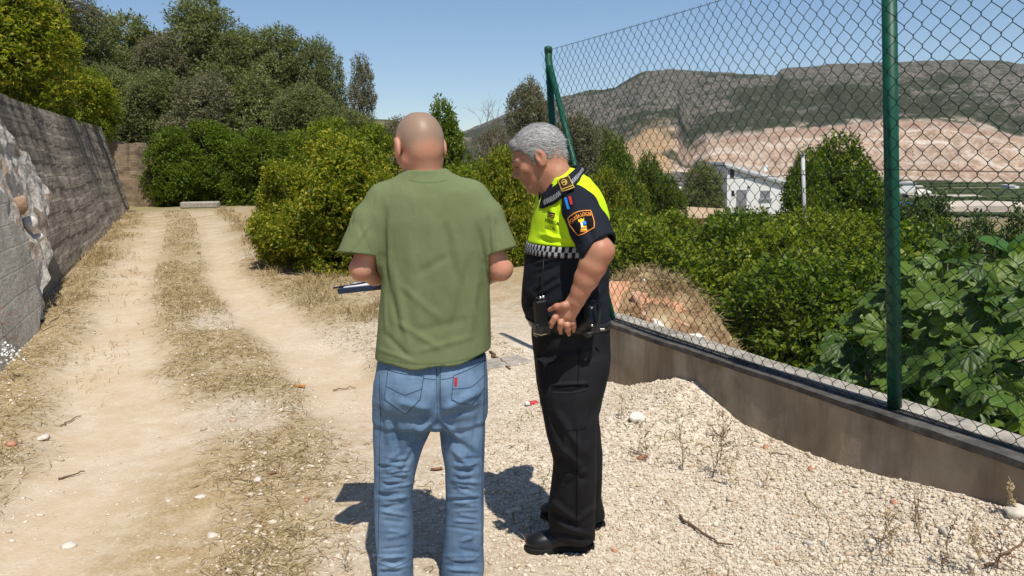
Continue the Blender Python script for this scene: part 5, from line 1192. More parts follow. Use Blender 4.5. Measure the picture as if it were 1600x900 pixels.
# body
s = SDF([P(775, 300, YO)[0], 2.66, .05], [P(985, 300, YO)[0], 3.60, P(840, 180, YO)[2]], .0034)
HC2 = P(841, 247, YO + .02); HM2 = frame((-1, .06, -.44)); 
L2 = head(s, HC2, HM2, sc=.99)
nb2 = P(880, 296, YO)
s.chain([L2(0, -.035, -.03), P(868, 274, YO), nb2], [.056, .058, .066], .03); s.chain([L2(0, .02, -.075), P(866, 300, YO)], [.04, .05], .03)
s.loft([(z, x, y, rx - .03, ry - .03) for z, x, y, rx, ry in TOR if z < P(880, 285, YO)[2]], YAW, 2.3, .03); s.loft(ost([(500, 842, 940, .14), (560, 844, 938, .145), (625, 852, 932, .13)]), YAW, 2.2, .03)
shN = P(905, 320, YO - .17); elN = P(937, 392, 2.79); wrN = P(900, 470, 2.83)
s.chain([shN, elN], [.050, .044], .03); mid = elN * .65 + wrN * .35 + np.array([-.004, .0, .0]); s.chain([elN, elN * .72 + wrN * .28, elN * .45 + wrN * .55, elN * .2 + wrN * .8, wrN], [.044, .0475, .042, .0325, .0275], .02)
s.ell(elN + np.array([.018, 0, -.002]), (.030, .030, .030), None, .02)
shF = P(878, 320, YO + .17); elF = P(890, 400, YO + .36); wrF = P(880, 455, YO + .26); s.chain([shF, elF, (elF + wrF) / 2, wrF], [.055, .045, .042, .028], .02)
for pts, dy in ((((890, 600), (902, 720), (895, 835)), (-.09, -.03, .06)), (((900, 600), (906, 700), (920, 800)), (.10, .18, .27))): s.chain([P(u, v, YO + d) for (u, v), d in zip(pts, dy)], [.07, .05, .035], .02)
# near hand: back of the hand to the camera, fingers down over the hip
H = lambda u, v, y: P(u, v, y)
fl_n = (np.array([-.25, -.95, .2]), .55)
s.cone(wrN, H(885, 487, 2.845), .026, .031, .02, flat=fl_n); s.cone(H(892, 480, 2.84), H(873, 494, 2.855), .024, .021, .015, flat=fl_n); s.cone(H(896, 484, 2.84), H(889, 501, 2.86), .020, .019, .015, flat=fl_n)
for pts in (((872, 490, 2.85), (867, 497, 2.835), (863, 504, 2.84), (861, 511, 2.862)), ((879, 496, 2.85), (876, 505, 2.835), (875, 512, 2.845), (876, 520, 2.87)), ((887, 499, 2.853), (886, 508, 2.84), (887, 515, 2.85), (889, 523, 2.872)), ((894, 496, 2.858), (895, 504, 2.85), (896, 510, 2.86), (896, 517, 2.88))): finger(s, [H(*q) for q in pts], .0102, .0074, .003)
finger(s, [H(893, 477, 2.835), H(882, 477, 2.825), H(870, 479, 2.835), H(859, 484, 2.86)], .0125, .0085, .008)
# far hand resting on the other hip
df = unit(np.array([-.45, -.2, -.6])); s.cone(wrF, wrF + df * .07, .026, .03, .015, flat=(np.array([0, 1., 0]), .55))
for j, o_ in enumerate((-.03, -.01, .01, .029)):
    a = wrF + df * .075 + np.array([.8, 0, -.6]) * o_; finger(s, [a, a + df * .03 + [0, .004, -.006], a + df * .045 + [0, -.004, -.022], a + df * .05 + [0, -.012, -.036]], .0105, .008)
finger(s, [wrF + df * .02, wrF + df * .04 + [-.03, 0, .01], wrF + df * .05 + [-.055, -.01, 0]], .013, .009)
SK2 = skinmat('sun tanned skin', (.46, .235, .145), (.44, .18, .11))
V, Fq = s.mesh(); V = smooth_mesh(V, Fq, 1); officer = ob('person', V, Fq, SK2.m)
setp(officer, 'grey haired police officer in yellow and black uniform with a hand on his hip', 'person')
# face details: eyes, eyebrows, fingernails
mb = MB(); 
for sx in (-1, 1):
    v, f = tube([L2(sx * .014, .0935, .022), L2(sx * .03, .091, .0275), L2(sx * .047, .078, .024)], [.003, .004, .0022], 6); mb.add(v, f)
mb.build('eyebrows', simple('grey brows', (.16, .14, .12), .9, .1), officer, True)
mb = MB()
for sx in (-1, 1):
    v, f = tube([L2(sx * .020, .0865, .0035), L2(sx * .031, .0885, .0015), L2(sx * .042, .082, .002)], [.0012, .002, .0012], 6); mb.add(v, f)
mb.build('eyelashes', simple('dark lashes', (.02, .015, .012), .6, .2), officer, True)
# hair
s = SDF(HC2 - .14, HC2 + .15, .003)
HY = [-.12, -.075, -.045, -.028, -.018, .008, .014, .024, .034, .050, .075, .1]; HZ = [-.088, -.080, -.050, -.030, .022, .026, -.012, -.012, .030, .052, .066, .075]
def hairfn(X, Y, Z):
    x, y, z = X - HC2[0], Y - HC2[1], Z - HC2[2]; l = [HM2[0, i] * x + HM2[1, i] * y + HM2[2, i] * z for i in range(3)]
    r = np.array([.0835, .105, .0955]); cy, cz = -.012, .030
    q = [(l[0]) / r[0], (l[1] - cy) / r[1], (l[2] - cz) / r[2]]; k0 = np.sqrt(q[0] ** 2 + q[1] ** 2 + q[2] ** 2); d = (k0 - 1) * .09
    q2 = np.sqrt((l[0] / .067) ** 2 + ((l[1] + .045) / .064) ** 2 + (l[2] / .069) ** 2); d = np.minimum(d, (q2 - 1) * .065)
    d = np.minimum(d, np.sqrt((l[0] / 1.9) ** 2 + (l[1] - .060) ** 2 + (l[2] - .078) ** 2) - .025)
    return np.maximum(d, np.interp(l[1], HY, HZ) + .004 * np.sin(l[1] * 260) - l[2])
s.put(hairfn, HC2 - .13, HC2 + .13, .001)
V, Fq = s.mesh(); V = smooth_mesh(V, Fq, 1); ql = (V - HC2) @ HM2; Nn = vnormals(V, Fq); V = V + Nn * (.0022 * fbm(ql[:, 0] * 60, ql[:, 1] * 30, ql[:, 2] * 45, seed=4, oct=3))[:, None]
HR = N('grey hair', .55, .3); gi = HR.n('NewGeometry').outputs['Random Per Island']; HR.color(HR.ramp(gi, [(0, (.22, .215, .21)), (.5, (.42, .41, .40)), (1, (.68, .67, .65))]))
HB = simple('grey hair base', (.24, .235, .23), .8, .2, .3, 60, .003, 200)
hair = ob('hair', V, Fq, HB, officer)
rng = np.random.default_rng(2); k_ = rng.integers(0, len(V), 9500); q0 = V[k_] + Nn[k_] * .0005; lq = (q0 - HC2) @ HM2; sel = Nn[k_] @ HM2[:, 1] < .9; q0 = q0[sel]; nn_ = Nn[k_][sel]; lq = lq[sel]
fl_ = np.column_stack([.25 * np.sign(lq[:, 0]) * 0 + .35 * lq[:, 0] * 8, -.9 + 0 * lq[:, 0], -.15 - 5 * np.clip(.05 - lq[:, 2], 0, .1)]) + rng.normal(size=(len(q0), 3)) * .22; d = fl_ @ HM2.T; d = unit(d - nn_ * (d * nn_).sum(1)[:, None] * .92)
Ls = rng.uniform(.010, .022, len(q0))[:, None]; sd_ = unit(np.cross(d, nn_)) * .0006
vv = np.stack([q0 - sd_, q0 + sd_, q0 + d * Ls * .5 + nn_ * .0022 + sd_ * .8, q0 + d * Ls * .5 + nn_ * .0022 - sd_ * .8, q0 + d * Ls + nn_ * .001 + sd_ * .2, q0 + d * Ls + nn_ * .001 - sd_ * .2], 1).reshape(-1, 3); b0 = np.arange(len(q0)) * 6
ob('hair_strands', vv, np.concatenate([np.stack([b0, b0 + 1, b0 + 2, b0 + 3], 1), np.stack([b0 + 3, b0 + 2, b0 + 4, b0 + 5], 1)]), HR.m, hair)
# dark polo: lower trunk and sleeves
DKC = cloth('dark navy uniform cloth', (.010, .013, .020), (.016, .019, .027), .85, 900, .0)
s = SDF([P(800, 300, YO)[0], 2.66, z_belt - .03], [P(985, 300, YO)[0], 3.56, P(880, 262, YO)[2]], .004)
s.loft([q for q in [(z, x, y, rx, ry) for z, x, y, rx, ry in TOR] if q[0] < zV(300)], YAW, 2.3, .02)
s.put(lambda X, Y, Z: (z_band - .0) - Z + 0 * X + 0 * Y, [-.3, 2.6, z_band - .1], [.6, 3.6, 2.2], .002, True)
hN = P(939, 388, 2.81)
s2 = SDF(s.lo, s.lo + s.h * (s.n - 1), .004)
s2.chain([P(898, 309, YO - .125), P(906, 325, YO - .175), P(921, 355, 2.87), P(944, 405, 2.785)], [.052, .066, .070, .074], .03)
dN = unit(P(944, 405, 2.785) - P(915, 340, 2.9))
s2.cutplane(hN, dN + np.array([.30, 0, .10])); s2.cone(P(930, 372, 2.84), P(946, 412, 2.775), .056, .068, .002, cut=True)
s3 = SDF(s.lo, s.lo + s.h * (s.n - 1), .004); pF = P(880, 385, YO + .30); s3.chain([P(885, 309, YO + .125), P(880, 325, YO + .18), P(884, 392, YO + .33)], [.052, .066, .068], .03); s3.cutplane(pF, unit(pF - P(880, 325, YO + .18)))
s.g = np.minimum(s.g, np.minimum(s2.g, s3.g))
V, Fq = s.mesh(); V = smooth_mesh(V, Fq, 2); Nn = vnormals(V, Fq)
V = folds(V, Nn, [(835, 412, 872, 402, 4, 4), (836, 430, 876, 413, 4, -3), (832, 455, 872, 425, 5, 4), (840, 462, 878, 438, 4, 4), (826, 480, 850, 462, 5, -4), (822, 450, 840, 470, 5, 3), (850, 490, 880, 470, 5, -4), (858, 498, 890, 488, 5, 4), (880, 420, 890, 470, 6, -4), (890, 345, 905, 385, 5, -4), (900, 310, 895, 345, 6, 3), (925, 350, 945, 372, 6, 3), (912, 340, 930, 385, 5, -3), (940, 450, 925, 480, 5, 4)])
V = V + Nn * (.003 * fbm(V[:, 0] * 14, V[:, 1] * 12, V[:, 2] * 12, seed=26, oct=3))[:, None]
polo = ob('polo_shirt', V, Fq, DKC.m, officer); V_p, F_p = V, Fq
# high visibility top
YEL = N('high visibility cloth', .75, .2); co = YEL.coord('Object'); YEL.color(YEL.mix(YEL.ramp(YEL.noise(8, 4, .6, co), [(.35, 0.), (.65, 1.)]), (.58, .88, .012), (.66, .93, .02))); YEL.bump(YEL.noise(900, 2, .6, co), .4, .0008)
s = SDF([P(800, 300, YO)[0], 2.85, z_band - .02], [P(985, 300, YO)[0], 3.4, P(880, 258, YO)[2]], .004)
s.loft([(z, x, y, rx + .003, ry + .003) for z, x, y, rx, ry in TOR if z < zV(277)], YAW, 2.3, .02); s.cone(P(893, 300, YO - .10), P(893, 283, YO), .045, .04, .04); s.cone(P(888, 300, YO + .10), P(888, 283, YO), .045, .04, .04)
s.cutplane([0, 0, z_band], (0, 0, -1))
V, Fq = s.mesh(); V = smooth_mesh(V, Fq, 1); Nn = vnormals(V, Fq)
V = folds(V, Nn, [(842, 366, 880, 372, 3, 3), (840, 374, 890, 380, 3, -3), (868, 330, 884, 372, 5, -3), (860, 318, 872, 360, 6, 3), (880, 330, 892, 378, 4, 3), (930, 300, 940, 340, 6, 3), (850, 360, 870, 376, 4, 3)]); V = V + Nn * (.0025 * fbm(V[:, 0] * 16, V[:, 1] * 12, V[:, 2] * 12, seed=27, oct=3))[:, None]
yoke = ob('high_visibility_top', V, Fq, YEL.m, officer); V_y, F_y = V, Fq
WHC = simple('pale grey check', (.36, .37, .38), .8, .2, .05); BKC = simple('black check', (.012, .012, .015), .85, .2)
tr_ = np.array(sorted(TOR)); 
def ring(z0, z1, rows, cols, off, name, mats, parent, pick):
    V = []; n = cols
    zs = np.linspace(z0, z1, rows + 1)
    for z in zs:
        cx, cy, rx, ry = [np.interp(z, tr_[:, 0], tr_[:, i]) for i in range(1, 5)]; th = np.linspace(0, 2 * np.pi, 721); e = 2 / 2.3
        x = np.sign(np.cos(th)) * np.abs(np.cos(th)) ** e * (rx + off); y = np.sign(np.sin(th)) * np.abs(np.sin(th)) ** e * (ry + off); L_ = np.concatenate([[0], np.cumsum(np.hypot(np.diff(x), np.diff(y)))]); q = np.linspace(0, L_[-1], n + 1)[:-1]
        x, y = np.interp(q, L_, x), np.interp(q, L_, y); V.append(np.column_stack([cx + x * CA - y * SA, cy + x * SA + y * CA, np.full(n, z)]))
    V = np.concatenate(V); f = [(r * n + i, r * n + (i + 1) % n, (r + 1) * n + (i + 1) % n, (r + 1) * n + i) for r in range(rows) for i in range(n)]
    me = mesh(name, V, f); o = link(name, me, mats, parent); me.polygons.foreach_set('material_index', [pick(r, i) for r in range(rows) for i in range(n)]); 
    md = o.modifiers.new('t', 'SOLIDIFY'); md.thickness = .003; md.offset = 0; return o
ring(zV(399), zV(382.5), 4, 84, .005, 'checked_band', [BKC, WHC], polo, lambda r, i: 0 if r in (0, 3) and False else (r // 2 + i) % 2)
BELT = simple('black belt leather', (.010, .010, .011), .4, .5, .1, 30)
ring(zV(517), zV(504), 2, 90, .003, 'belt', [BELT], officer, lambda r, i: 0)
# collar with checked edge
def coll(side):
    up_ = [(903, 260, 0.0), (895, 268, -.062), (880, 280, -.082), (862, 294, -.075), (846, 303, -.045)]; lw_ = [(913, 268, 0.), (905, 282, -.085), (888, 300, -.118), (868, 317, -.108), (850, 325, -.06)]
    A = np.array([P(u, v, YO + dy) for u, v, dy in up_]); B = np.array([P(u, v, YO + dy) for u, v, dy in lw_])
    n = 60; t = np.linspace(0, 4, n + 1); A = np.stack([np.interp(t, range(5), A[:, i]) for i in range(3)], 1); B = np.stack([np.interp(t, range(5), B[:, i]) for i in range(3)], 1)
    for _ in range(6): A[1:-1] = (A[:-2] + A[2:] + 2 * A[1:-1]) / 4; B[1:-1] = (B[:-2] + B[2:] + 2 * B[1:-1]) / 4
    if side:
        c0 = P(884, 280, YO); nx_ = np.array([-SA, CA, 0]); A = A - 2 * ((A - c0) @ nx_)[:, None] * nx_; B = B - 2 * ((B - c0) @ nx_)[:, None] * nx_
    m_ = 9; V = np.concatenate([A + (B - A) * k / m_ + np.array([0, 0, .012 * math.sin(math.pi * k / m_)]) for k in range(m_ + 1)]); f = []; mi = []
    for k in range(m_):
        for i in range(n): f.append((k * (n + 1) + i, k * (n + 1) + i + 1, (k + 1) * (n + 1) + i + 1, (k + 1) * (n + 1) + i)); mi.append(1 if (k in (6, 7) and (k + i) % 2) else 0)
    if not side:
        eye = np.array([0, 0, CAMZ])
        for i in range(len(V)):
            d_ = V[i] - eye; D_ = np.linalg.norm(d_); d_ = d_ / D_
            for b_ in (bv_y0, bv_p0):
                h_ = b_.ray_cast(Vector(eye), Vector(d_), 6.)
                if h_[0] is not None and h_[3] < D_ + .008 and h_[3] > D_ - .12: V[i] = eye + d_ * (h_[3] - .009); D_ = h_[3] - .009
    me = mesh('collar', V, f); me.polygons.foreach_set('material_index', mi); o = link('collar', me, [DKC.m, WHC], polo); md = o.modifiers.new('t', 'SOLIDIFY'); md.thickness = .004; md.offset = 0
bv_y0 = bvh_of(V_y, F_y); bv_p0 = bvh_of(V_p, F_p); coll(False); coll(True)
# badges laid on the cloth
bv_p = bvh_of(V_p, F_p); bv_y = bvh_of(V_y, F_y); org2 = P(908, 346, 2.86)
def ob2(u, v, s=0): p = P(u, v, 2.86); return (p[0] - org2[0], p[2] - org2[2])
def dec(name, pts, mat, off, bv=None, parent=None, line=None, closed=True):
    q = [ob2(*p) for p in pts]; pp, pf = (grid_poly(q, .004) if line is None else polyline_poly(q, line, closed)); return decal(name, pp, pf, org2, (1, 0, 0), (0, 0, 1), bv or bv_p, mat, parent or polo, off)
OR = simple('orange thread', (.75, .28, .06), .8, .2, .1); BKB = simple('black badge cloth', (.012, .011, .012), .9, .1); GOLD = simple('gold thread', (.55, .36, .08), .5, .4, .15); YB_ = simple('yellow thread', (.85, .62, .04), .8, .1, .05); BLU = simple('blue thread', (.03, .25, .75), .7, .2, .05); WT = simple('white thread', (.8, .8, .78), .8, .1, .05); RED = simple('red plastic', (.55, .04, .05), .4, .4, .05)
sh_ = [(887.5, 343), (889.5, 339), (896, 333), (904, 329.5), (913, 328), (921.5, 327.8), (923, 333), (925.5, 344), (924.5, 352), (917, 357), (908, 362), (901, 365.5), (896, 360), (890, 351.5)]
bd = dec('sleeve_badge', sh_, BKB, .0030); dec('badge_border', sh_, OR, .0042, parent=bd, line=.0028)
tp, tf = text_poly('POLICÍA LOCAL', .0122, .98, arc=.072); a = R(24); tp = np.column_stack([tp[:, 0] * math.cos(a) - tp[:, 1] * math.sin(a), tp[:, 0] * math.sin(a) + tp[:, 1] * math.cos(a)]) + np.array(ob2(904, 335.5)); decal('badge_lettering', tp, tf, org2, (1, 0, 0), (0, 0, 1), bv_p, OR, bd, .0048)
dec('badge_line', [(893, 349), (896, 343), (903, 338), (912, 335.5), (921, 335)], OR, .0046, parent=bd, line=.0012, closed=False)
dec('badge_crest', [(902, 345), (901.5, 340.5), (904, 342), (906, 339), (908, 341.5), (910.5, 338.5), (910.5, 343), (907, 346)], YB_, .0046, parent=bd); dec('badge_crest', [(904.5, 346), (908, 346), (909, 352), (906, 353)], WT, .0047, parent=bd); dec('badge_crest', [(908.5, 344), (913, 343), (914, 348), (909.5, 349)], BLU, .0046, parent=bd)
for i in range(4): dec('badge_stripe', [(905.5 - i * .4, 352.6 + i * 2.1), (913.5 + i * .3, 350.8 + i * 2.1)], YB_ if i % 2 == 0 else OR, .0046, parent=bd, line=.0034, closed=False)
dec('blue_pen', [(885.5, 309.5), (887, 320), (889, 327.5)], BLU, .004, line=.0085, closed=False); dec('red_pen', [(891.5, 307.5), (893.8, 320)], RED, .004, line=.0085, closed=False)
# shoulder strap
mb = MB(); ca_, cb_ = P(877.5, 293, 2.965), P(892, 284, 3.0)
eo = org2; 
def dec3(name, pts, mat, off, line=None, parent=None):
    q = [ob2(p[0] + 3, p[1] + 3) for p in pts]; pp, pf = (grid_poly(q, .005) if line is None else polyline_poly(q, line, False)); 
    V = []
    for x, y in pp:
        p = org2 + np.array([x, 0, y]) + np.array([0, -.3, 0]); hs_ = [b_.ray_cast(Vector(p), Vector((0, 1, 0)), 1.) for b_ in (bv_p, bv_y)]; ds = [h_[3] for h_ in hs_ if h_[0] is not None]; dd = min(ds) if ds else .3; V.append(p + np.array([0, dd - off, off * .6]))
    o = ob(name, V, pf, mat, parent or polo, False); 
    if line is None and parent is None: md = o.modifiers.new('t', 'SOLIDIFY'); md.thickness = .004; md.offset = -1
    return o
BR = simple('dark brown strap', (.05, .03, .015), .7, .2)
ep = dec3('shoulder_strap', [(872.5, 286), (876, 281), (889.5, 276.5), (893, 284), (897, 295), (885, 300), (878, 303)], BR, .007)
dec3('strap_border', [(878, 302), (873, 286), (876.5, 282), (889, 277), (896.5, 295)], GOLD, .017, .0026, ep); dec3('gold_bar', [(877.5, 299), (895.5, 291.5)], GOLD, .017, .0034, ep); dec3('gold_bar', [(878.5, 302), (896.5, 294.5)], GOLD, .017, .0026, ep)
dec3('strap_emblem', [(877 + 4 * math.cos(a) + 5, 287.5 + 4.5 * math.sin(a)) for a in np.linspace(0, 6.28, 12)], GOLD, .017, .003, ep); dec3('strap_emblem', [(879, 288), (885, 285.5), (883, 290)], GOLD, .017, .0036, ep)
# chest lettering and badge
rc = np.array([.86, -.5, 0]); nc = np.cross(rc, np.array([0, 0, 1.]))
def chest(u, v): return P(u, v, YO - .16)
BK = simple('black print', (.015, .02, .015), .8, .1)
for t_, (u, v), sz in (('POLICÍA', (855, 348), .0165), ('LOCAL', (853, 357.5), .0165)):
    tp, tf = text_poly(t_, sz, 1.1); a = R(-9); tp = np.column_stack([tp[:, 0] * math.cos(a) - tp[:, 1] * math.sin(a), tp[:, 0] * math.sin(a) + tp[:, 1] * math.cos(a)]) * np.array([1.15, 1]); decal('chest_lettering', tp, tf, chest(u, v), rc, (0, 0, 1), bv_y, BK, yoke, .0018)
pp, pf = grid_poly([(-.022, .009), (.020, .003), (.018, -.014), (-.020, -.012)]); cbg = decal('chest_badge', pp, pf, chest(854, 335), rc, (0, 0, 1), bv_y, BR, yoke, .004); pp, pf = polyline_poly([(-.017, .004), (-.010, .004), (-.010, -.008), (-.015, -.006), (-.004, -.002), (.014, -.003), (.012, -.010), (0, -.009)], .0024); decal('badge_relief', pp, pf, chest(854, 335), rc, (0, 0, 1), bv_y, GOLD, cbg, .0055)
pp, pf = grid_poly([(-.03, .05), (.022, .045), (.010, -.015), (-.008, -.045), (-.045, -.045)]); decal('placket', pp, pf, P(843, 308, YO - .12), rc, (0, 0, 1), bv_y, DKC.m, yoke, .003)
# trousers
s = SDF([P(800, 300, YO)[0], 2.84, -.0], [P(975, 300, YO)[0], 3.6, zV(498)], .004)
s.loft(ost([(502, 833, 949, .172), (530, 833, 949, .176), (560, 836, 947, .175), (600, 840, 942, .168), (635, 846, 936, .13)]), YAW, 2.3, .02)
def legst(rows, Yb): return [(z, x, y, rx, ry) for z, x, y, rx, ry in zst(rows, Yb)]
s.loft(legst([(560, 839, 944, .095, .02), (606, 842, 938, .098), (640, 846, 934, .095), (690, 857, 932, .088, .01), (722, 865, 932, .083, .045), (755, 862, 931, .082, .075), (785, 857, 930, .083, .105), (815, 857, 930, .082, .13), (852, 862, 929, .076, .155)], 3.03), 0, 2.2, .03)
s.loft(legst([(560, 845, 944, .09, -.02), (606, 850, 938, .09), (650, 862, 936, .086, .02), (702, 873, 941, .082, .06), (740, 882, 941, .08, .08), (775, 890, 939, .08, .14), (805, 893, 946, .08, .165), (822, 896, 945, .078, .18)], 3.22), 0, 2.2, .03)
s.ell(P(925, 555, YO), (.055, .14, .10), None, .04)
s.put(lambda X, Y, Z: Z - (.052 + .32 * np.clip(.25 - X + .1 * (Y - 3.15), 0, .16)) + 0 * Y, [-.5, 2.8, -.1], [.7, 3.7, .14], .002, True)
V, Fq = s.mesh(); V = smooth_mesh(V, Fq, 2); Nn = vnormals(V, Fq)
V = folds(V, Nn, [(860, 606, 918, 603, 2.5, -5), (862, 602, 918, 599, 3, 3), (868, 640, 905, 700, 6, 5), (860, 650, 880, 700, 5, -4), (875, 700, 910, 730, 5, 5), (870, 712, 915, 750, 5, -5), (880, 745, 920, 735, 5, 4), (858, 780, 900, 812, 5, 6), (862, 800, 905, 825, 4, -6), (870, 818, 920, 835, 4, 5), (860, 830, 925, 845, 4, -4), (900, 620, 905, 800, 6, 3), (920, 530, 900, 560, 6, 4), (850, 560, 890, 545, 6, -4), (880, 560, 930, 548, 6, 4), (925, 640, 915, 700, 5, -4), (930, 790, 900, 815, 4, 5)])
V = V + Nn * (.004 * fbm(V[:, 0] * 12, V[:, 1] * 10, V[:, 2] * 9, seed=36, oct=3))[:, None]
TRM = cloth('black uniform trousers', (.011, .011, .013), (.018, .018, .021), .8, 900); tro = ob('trousers', V, Fq, TRM.m, officer); bv_t = bvh_of(V, Fq)
org3 = P(900, 600, 2.95)
def t3(u, v): p = P(u, v, 2.95); return (p[0] - org3[0], p[2] - org3[2])
def dect(name, pts, mat, off, line=None, w=False):
    q = [t3(*p) for p in pts]; pp, pf = grid_poly(q, .006) if line is None else polyline_poly(q, line, w); return decal(name, pp, pf, org3, (1, 0, 0), (0, 0, 1), bv_t, mat, tro, off)
SEAM = simple('black seam', (.004, .004, .005), .9, .1)
pk = dect('cargo_pocket', [(862, 606), (919, 601), (921, 655), (917, 668), (868, 672), (864, 655)], TRM.m, .003); dect('pocket_slit', [(861, 607), (890, 605.5), (920, 601.5)], SEAM, .006, .005); dect('pocket_edge', [(863, 612), (892, 610.5), (919, 606)], simple('grey edge', (.035, .035, .04), .7, .2), .0058, .0025)
dect('side_seam', [(905, 545), (900, 640), (903, 760), (905, 840)], SEAM, .0015, .003)
# gear on the belt
PLA = simple('black plastic', (.006, .006, .007), .5, .3, .1); LEA = simple('black gear leather', (.010, .010, .011), .38, .5, .15, 30, .002, 80); CHR = simple('steel', (.55, .55, .56), .25, .5, .05, metal=1.)
ry_ = 2.915; Mr = np.array(Matrix.Rotation(R(-4), 3, 'Y') @ Matrix.Rotation(R(22), 3, 'Z'))
c0 = P(845, 490, ry_); rd_ = MB().box(c0, (.046, .034, .098), Mr, .006).build('radio', PLA, officer); MB().tube([c0 + Mr @ np.array([.012, 0, .05]), c0 + Mr @ np.array([.013, 0, .085]), P(848, 425, 2.93), P(850, 400, 2.95)], [.005, .003, .0022, .0022], 6).build('antenna', PLA, rd_, True)
for dx in (-.012, .002, .014): MB().tube([c0 + Mr @ np.array([dx, -.004, .051]), c0 + Mr @ np.array([dx, -.004, .064])], .0055, 8).build('knob', CHR if dx > 0 else PLA, rd_, True)
MB().box(P(846, 514, ry_ + .005), (.058, .042, .05), Mr, .005).build('radio_holster', LEA, officer); MB().tube([P(833, 521, ry_ - .02), P(846, 524, ry_ - .03), P(856, 521, ry_ - .02)], .0018, 6).build('strap_edge', simple('tan strap edge', (.25, .2, .1), .7, .2), officer, True)
hs2 = SDF(P(905, 535, 2.82) - .03, P(950, 462, 3.0) + .03, .0035); hs2.chain([P(921, 476, 2.925), P(922, 500, 2.915), P(917, 520, 2.915)], [.024, .027, .020], .01, flat=(np.array([0, 1., 0]), .6)); hs2.cone(P(911, 507, 2.91), P(905, 513, 2.91), .016, .010, .01)
V, Fq = hs2.mesh(); hol = ob('holster', V, Fq, LEA, officer); MB().tube([P(923, 475, 2.885), P(938, 473, 2.885), P(936, 500, 2.878), P(931, 516, 2.88), P(921, 522, 2.88), P(913, 518, 2.88)], [.006, .007, .0075, .0075, .007, .005], 8).build('holster_strap', LEA, hol, True)
MB().tube([P(925, 508.5, 2.874), P(925, 508.5, 2.866)], .0052, 12).build('press_stud', CHR, hol, True); MB().tube([P(922, 478, 2.89), P(926, 482, 2.885)], .006, 8).build('buckle', CHR, hol, True); MB().box(P(941, 514.5, 2.925), (.018, .006, .007), None, .001).build('belt_clip', CHR, officer)
# boots
BT = N('polished black leather', .34, .4); BT.color((.010, .010, .011)); BT.bump(BT.noise(25, 3, .6), .2, .003); BSO = simple('black rubber sole', (.015, .015, .015), .7, .2)
h1, t1 = PZ(926, 857), PZ(821, 860); d1 = (t1 - h1)[:2]; h1 = h1; bo1 = shoe('boot', h1, d1, np.linalg.norm(d1), BT.m, officer, .046, .06, True, BSO)
h2, t2 = PZ(943, 824), PZ(846, 806); d2 = (t2 - h2)[:2]; shoe('boot', h2, d2, np.linalg.norm(d2), BT.m, officer, .044, .06, True, BSO)
# ================================================================ pebbles, straw, weeds, litter
rng = np.random.default_rng(21)
def scatter(n, ylo, yhi, pw, dens, x0=-.85, x1=.95):
    y = ylo + (yhi - ylo) * rng.random(n) ** pw; x = (x0 + (x1 - x0) * rng.random(n)) * (y * .66 + .25); k = rng.random(n) < dens(x, y); return x[k], y[k]
def visible_side(x, y): return (wall_sd(x, y) < -.01) & (x > lwall_x(y) + .05)
ic, icf = rock_mesh(1, 1, 3, 1, (1, 1, 1)); ic = unit(ic) if False else ic
bm = bmesh.new(); bmesh.ops.create_icosphere(bm, subdivisions=1, radius=1); ICO = np.array([v.co[:] for v in bm.verts]); ICF = np.array([[v.index for v in f.verts] for f in bm.faces]); bm.free()
def pebbles(name, x, y, r, mat, label, flat=.62, sink=.25):
    n = len(x); S = r[:, None] * np.column_stack([rng.uniform(.8, 1.35, n), rng.uniform(.7, 1.1, n), rng.uniform(.5, .9, n) * flat / .62]); a = rng.random(n) * 6.283
    base = np.repeat(ICO[None], n, 0) * (1 + rng.normal(size=(n, len(ICO), 1)) * .14) * S[:, None, :]; ca, sa = np.cos(a)[:, None], np.sin(a)[:, None]; tl = rng.normal(size=n)[:, None] * .35
    bx, by, bz = base[..., 0], base[..., 1], base[..., 2]; by, bz = by * np.cos(tl) - bz * np.sin(tl), by * np.sin(tl) + bz * np.cos(tl)
    V = np.stack([bx * ca - by * sa + x[:, None], bx * sa + by * ca + y[:, None], bz + (gh(x, y) + S[:, 2] * (1 - 2 * sink))[:, None]], -1).reshape(-1, 3)
    Ff = (ICF[None] + (np.arange(n) * len(ICO))[:, None, None]).reshape(-1, 3); o = ob(name, V, Ff, mat, None, False); return setp(o, label, None, None, 'stuff')
m = N('pebble', .9, .15); gi = m.n('NewGeometry').outputs['Random Per Island']; c = m.ramp(gi, [(0, (.45, .36, .26)), (.3, (.56, .48, .37)), (.6, (.65, .57, .45)), (.93, (.72, .64, .53)), (1, (.50, .30, .20))]); m.color(m.mix(m.ramp(m.noise(60, 4), [(.4, 0.), (.7, .3)]), c, (.46, .37, .27))); PEB = m.m
def dg(x, y): r_, g_, s_ = masks(x, y); return (g_ * .95 + .04) * (1 - .9 * r_) * visible_side(x, y)
x, y = scatter(290000, 1.3, 8.2, 1.45, dg); r = np.exp(rng.normal(-5.45, .40, len(x))); pebbles('gravel', x, y, np.clip(r, .0024, .015), PEB, 'cream gravel heaped along the low wall')
def ds(x, y): r_, g_, s_ = masks(x, y); q = sm(-.1, .35, fbm(x * 1.6, y * 1.6, seed=61, oct=4)); return (.10 + .55 * q) * (1 - .85 * r_) * (1 - .6 * g_) * visible_side(x, y)
x, y = scatter(120000, 2.0, 15, 1.9, ds, -1.1); r = np.exp(rng.normal(-5.25, .5, len(x))); pebbles('loose_stones', x, y, np.clip(r, .0025, .022), PEB, 'small loose stones strewn over the track', .5, .35)
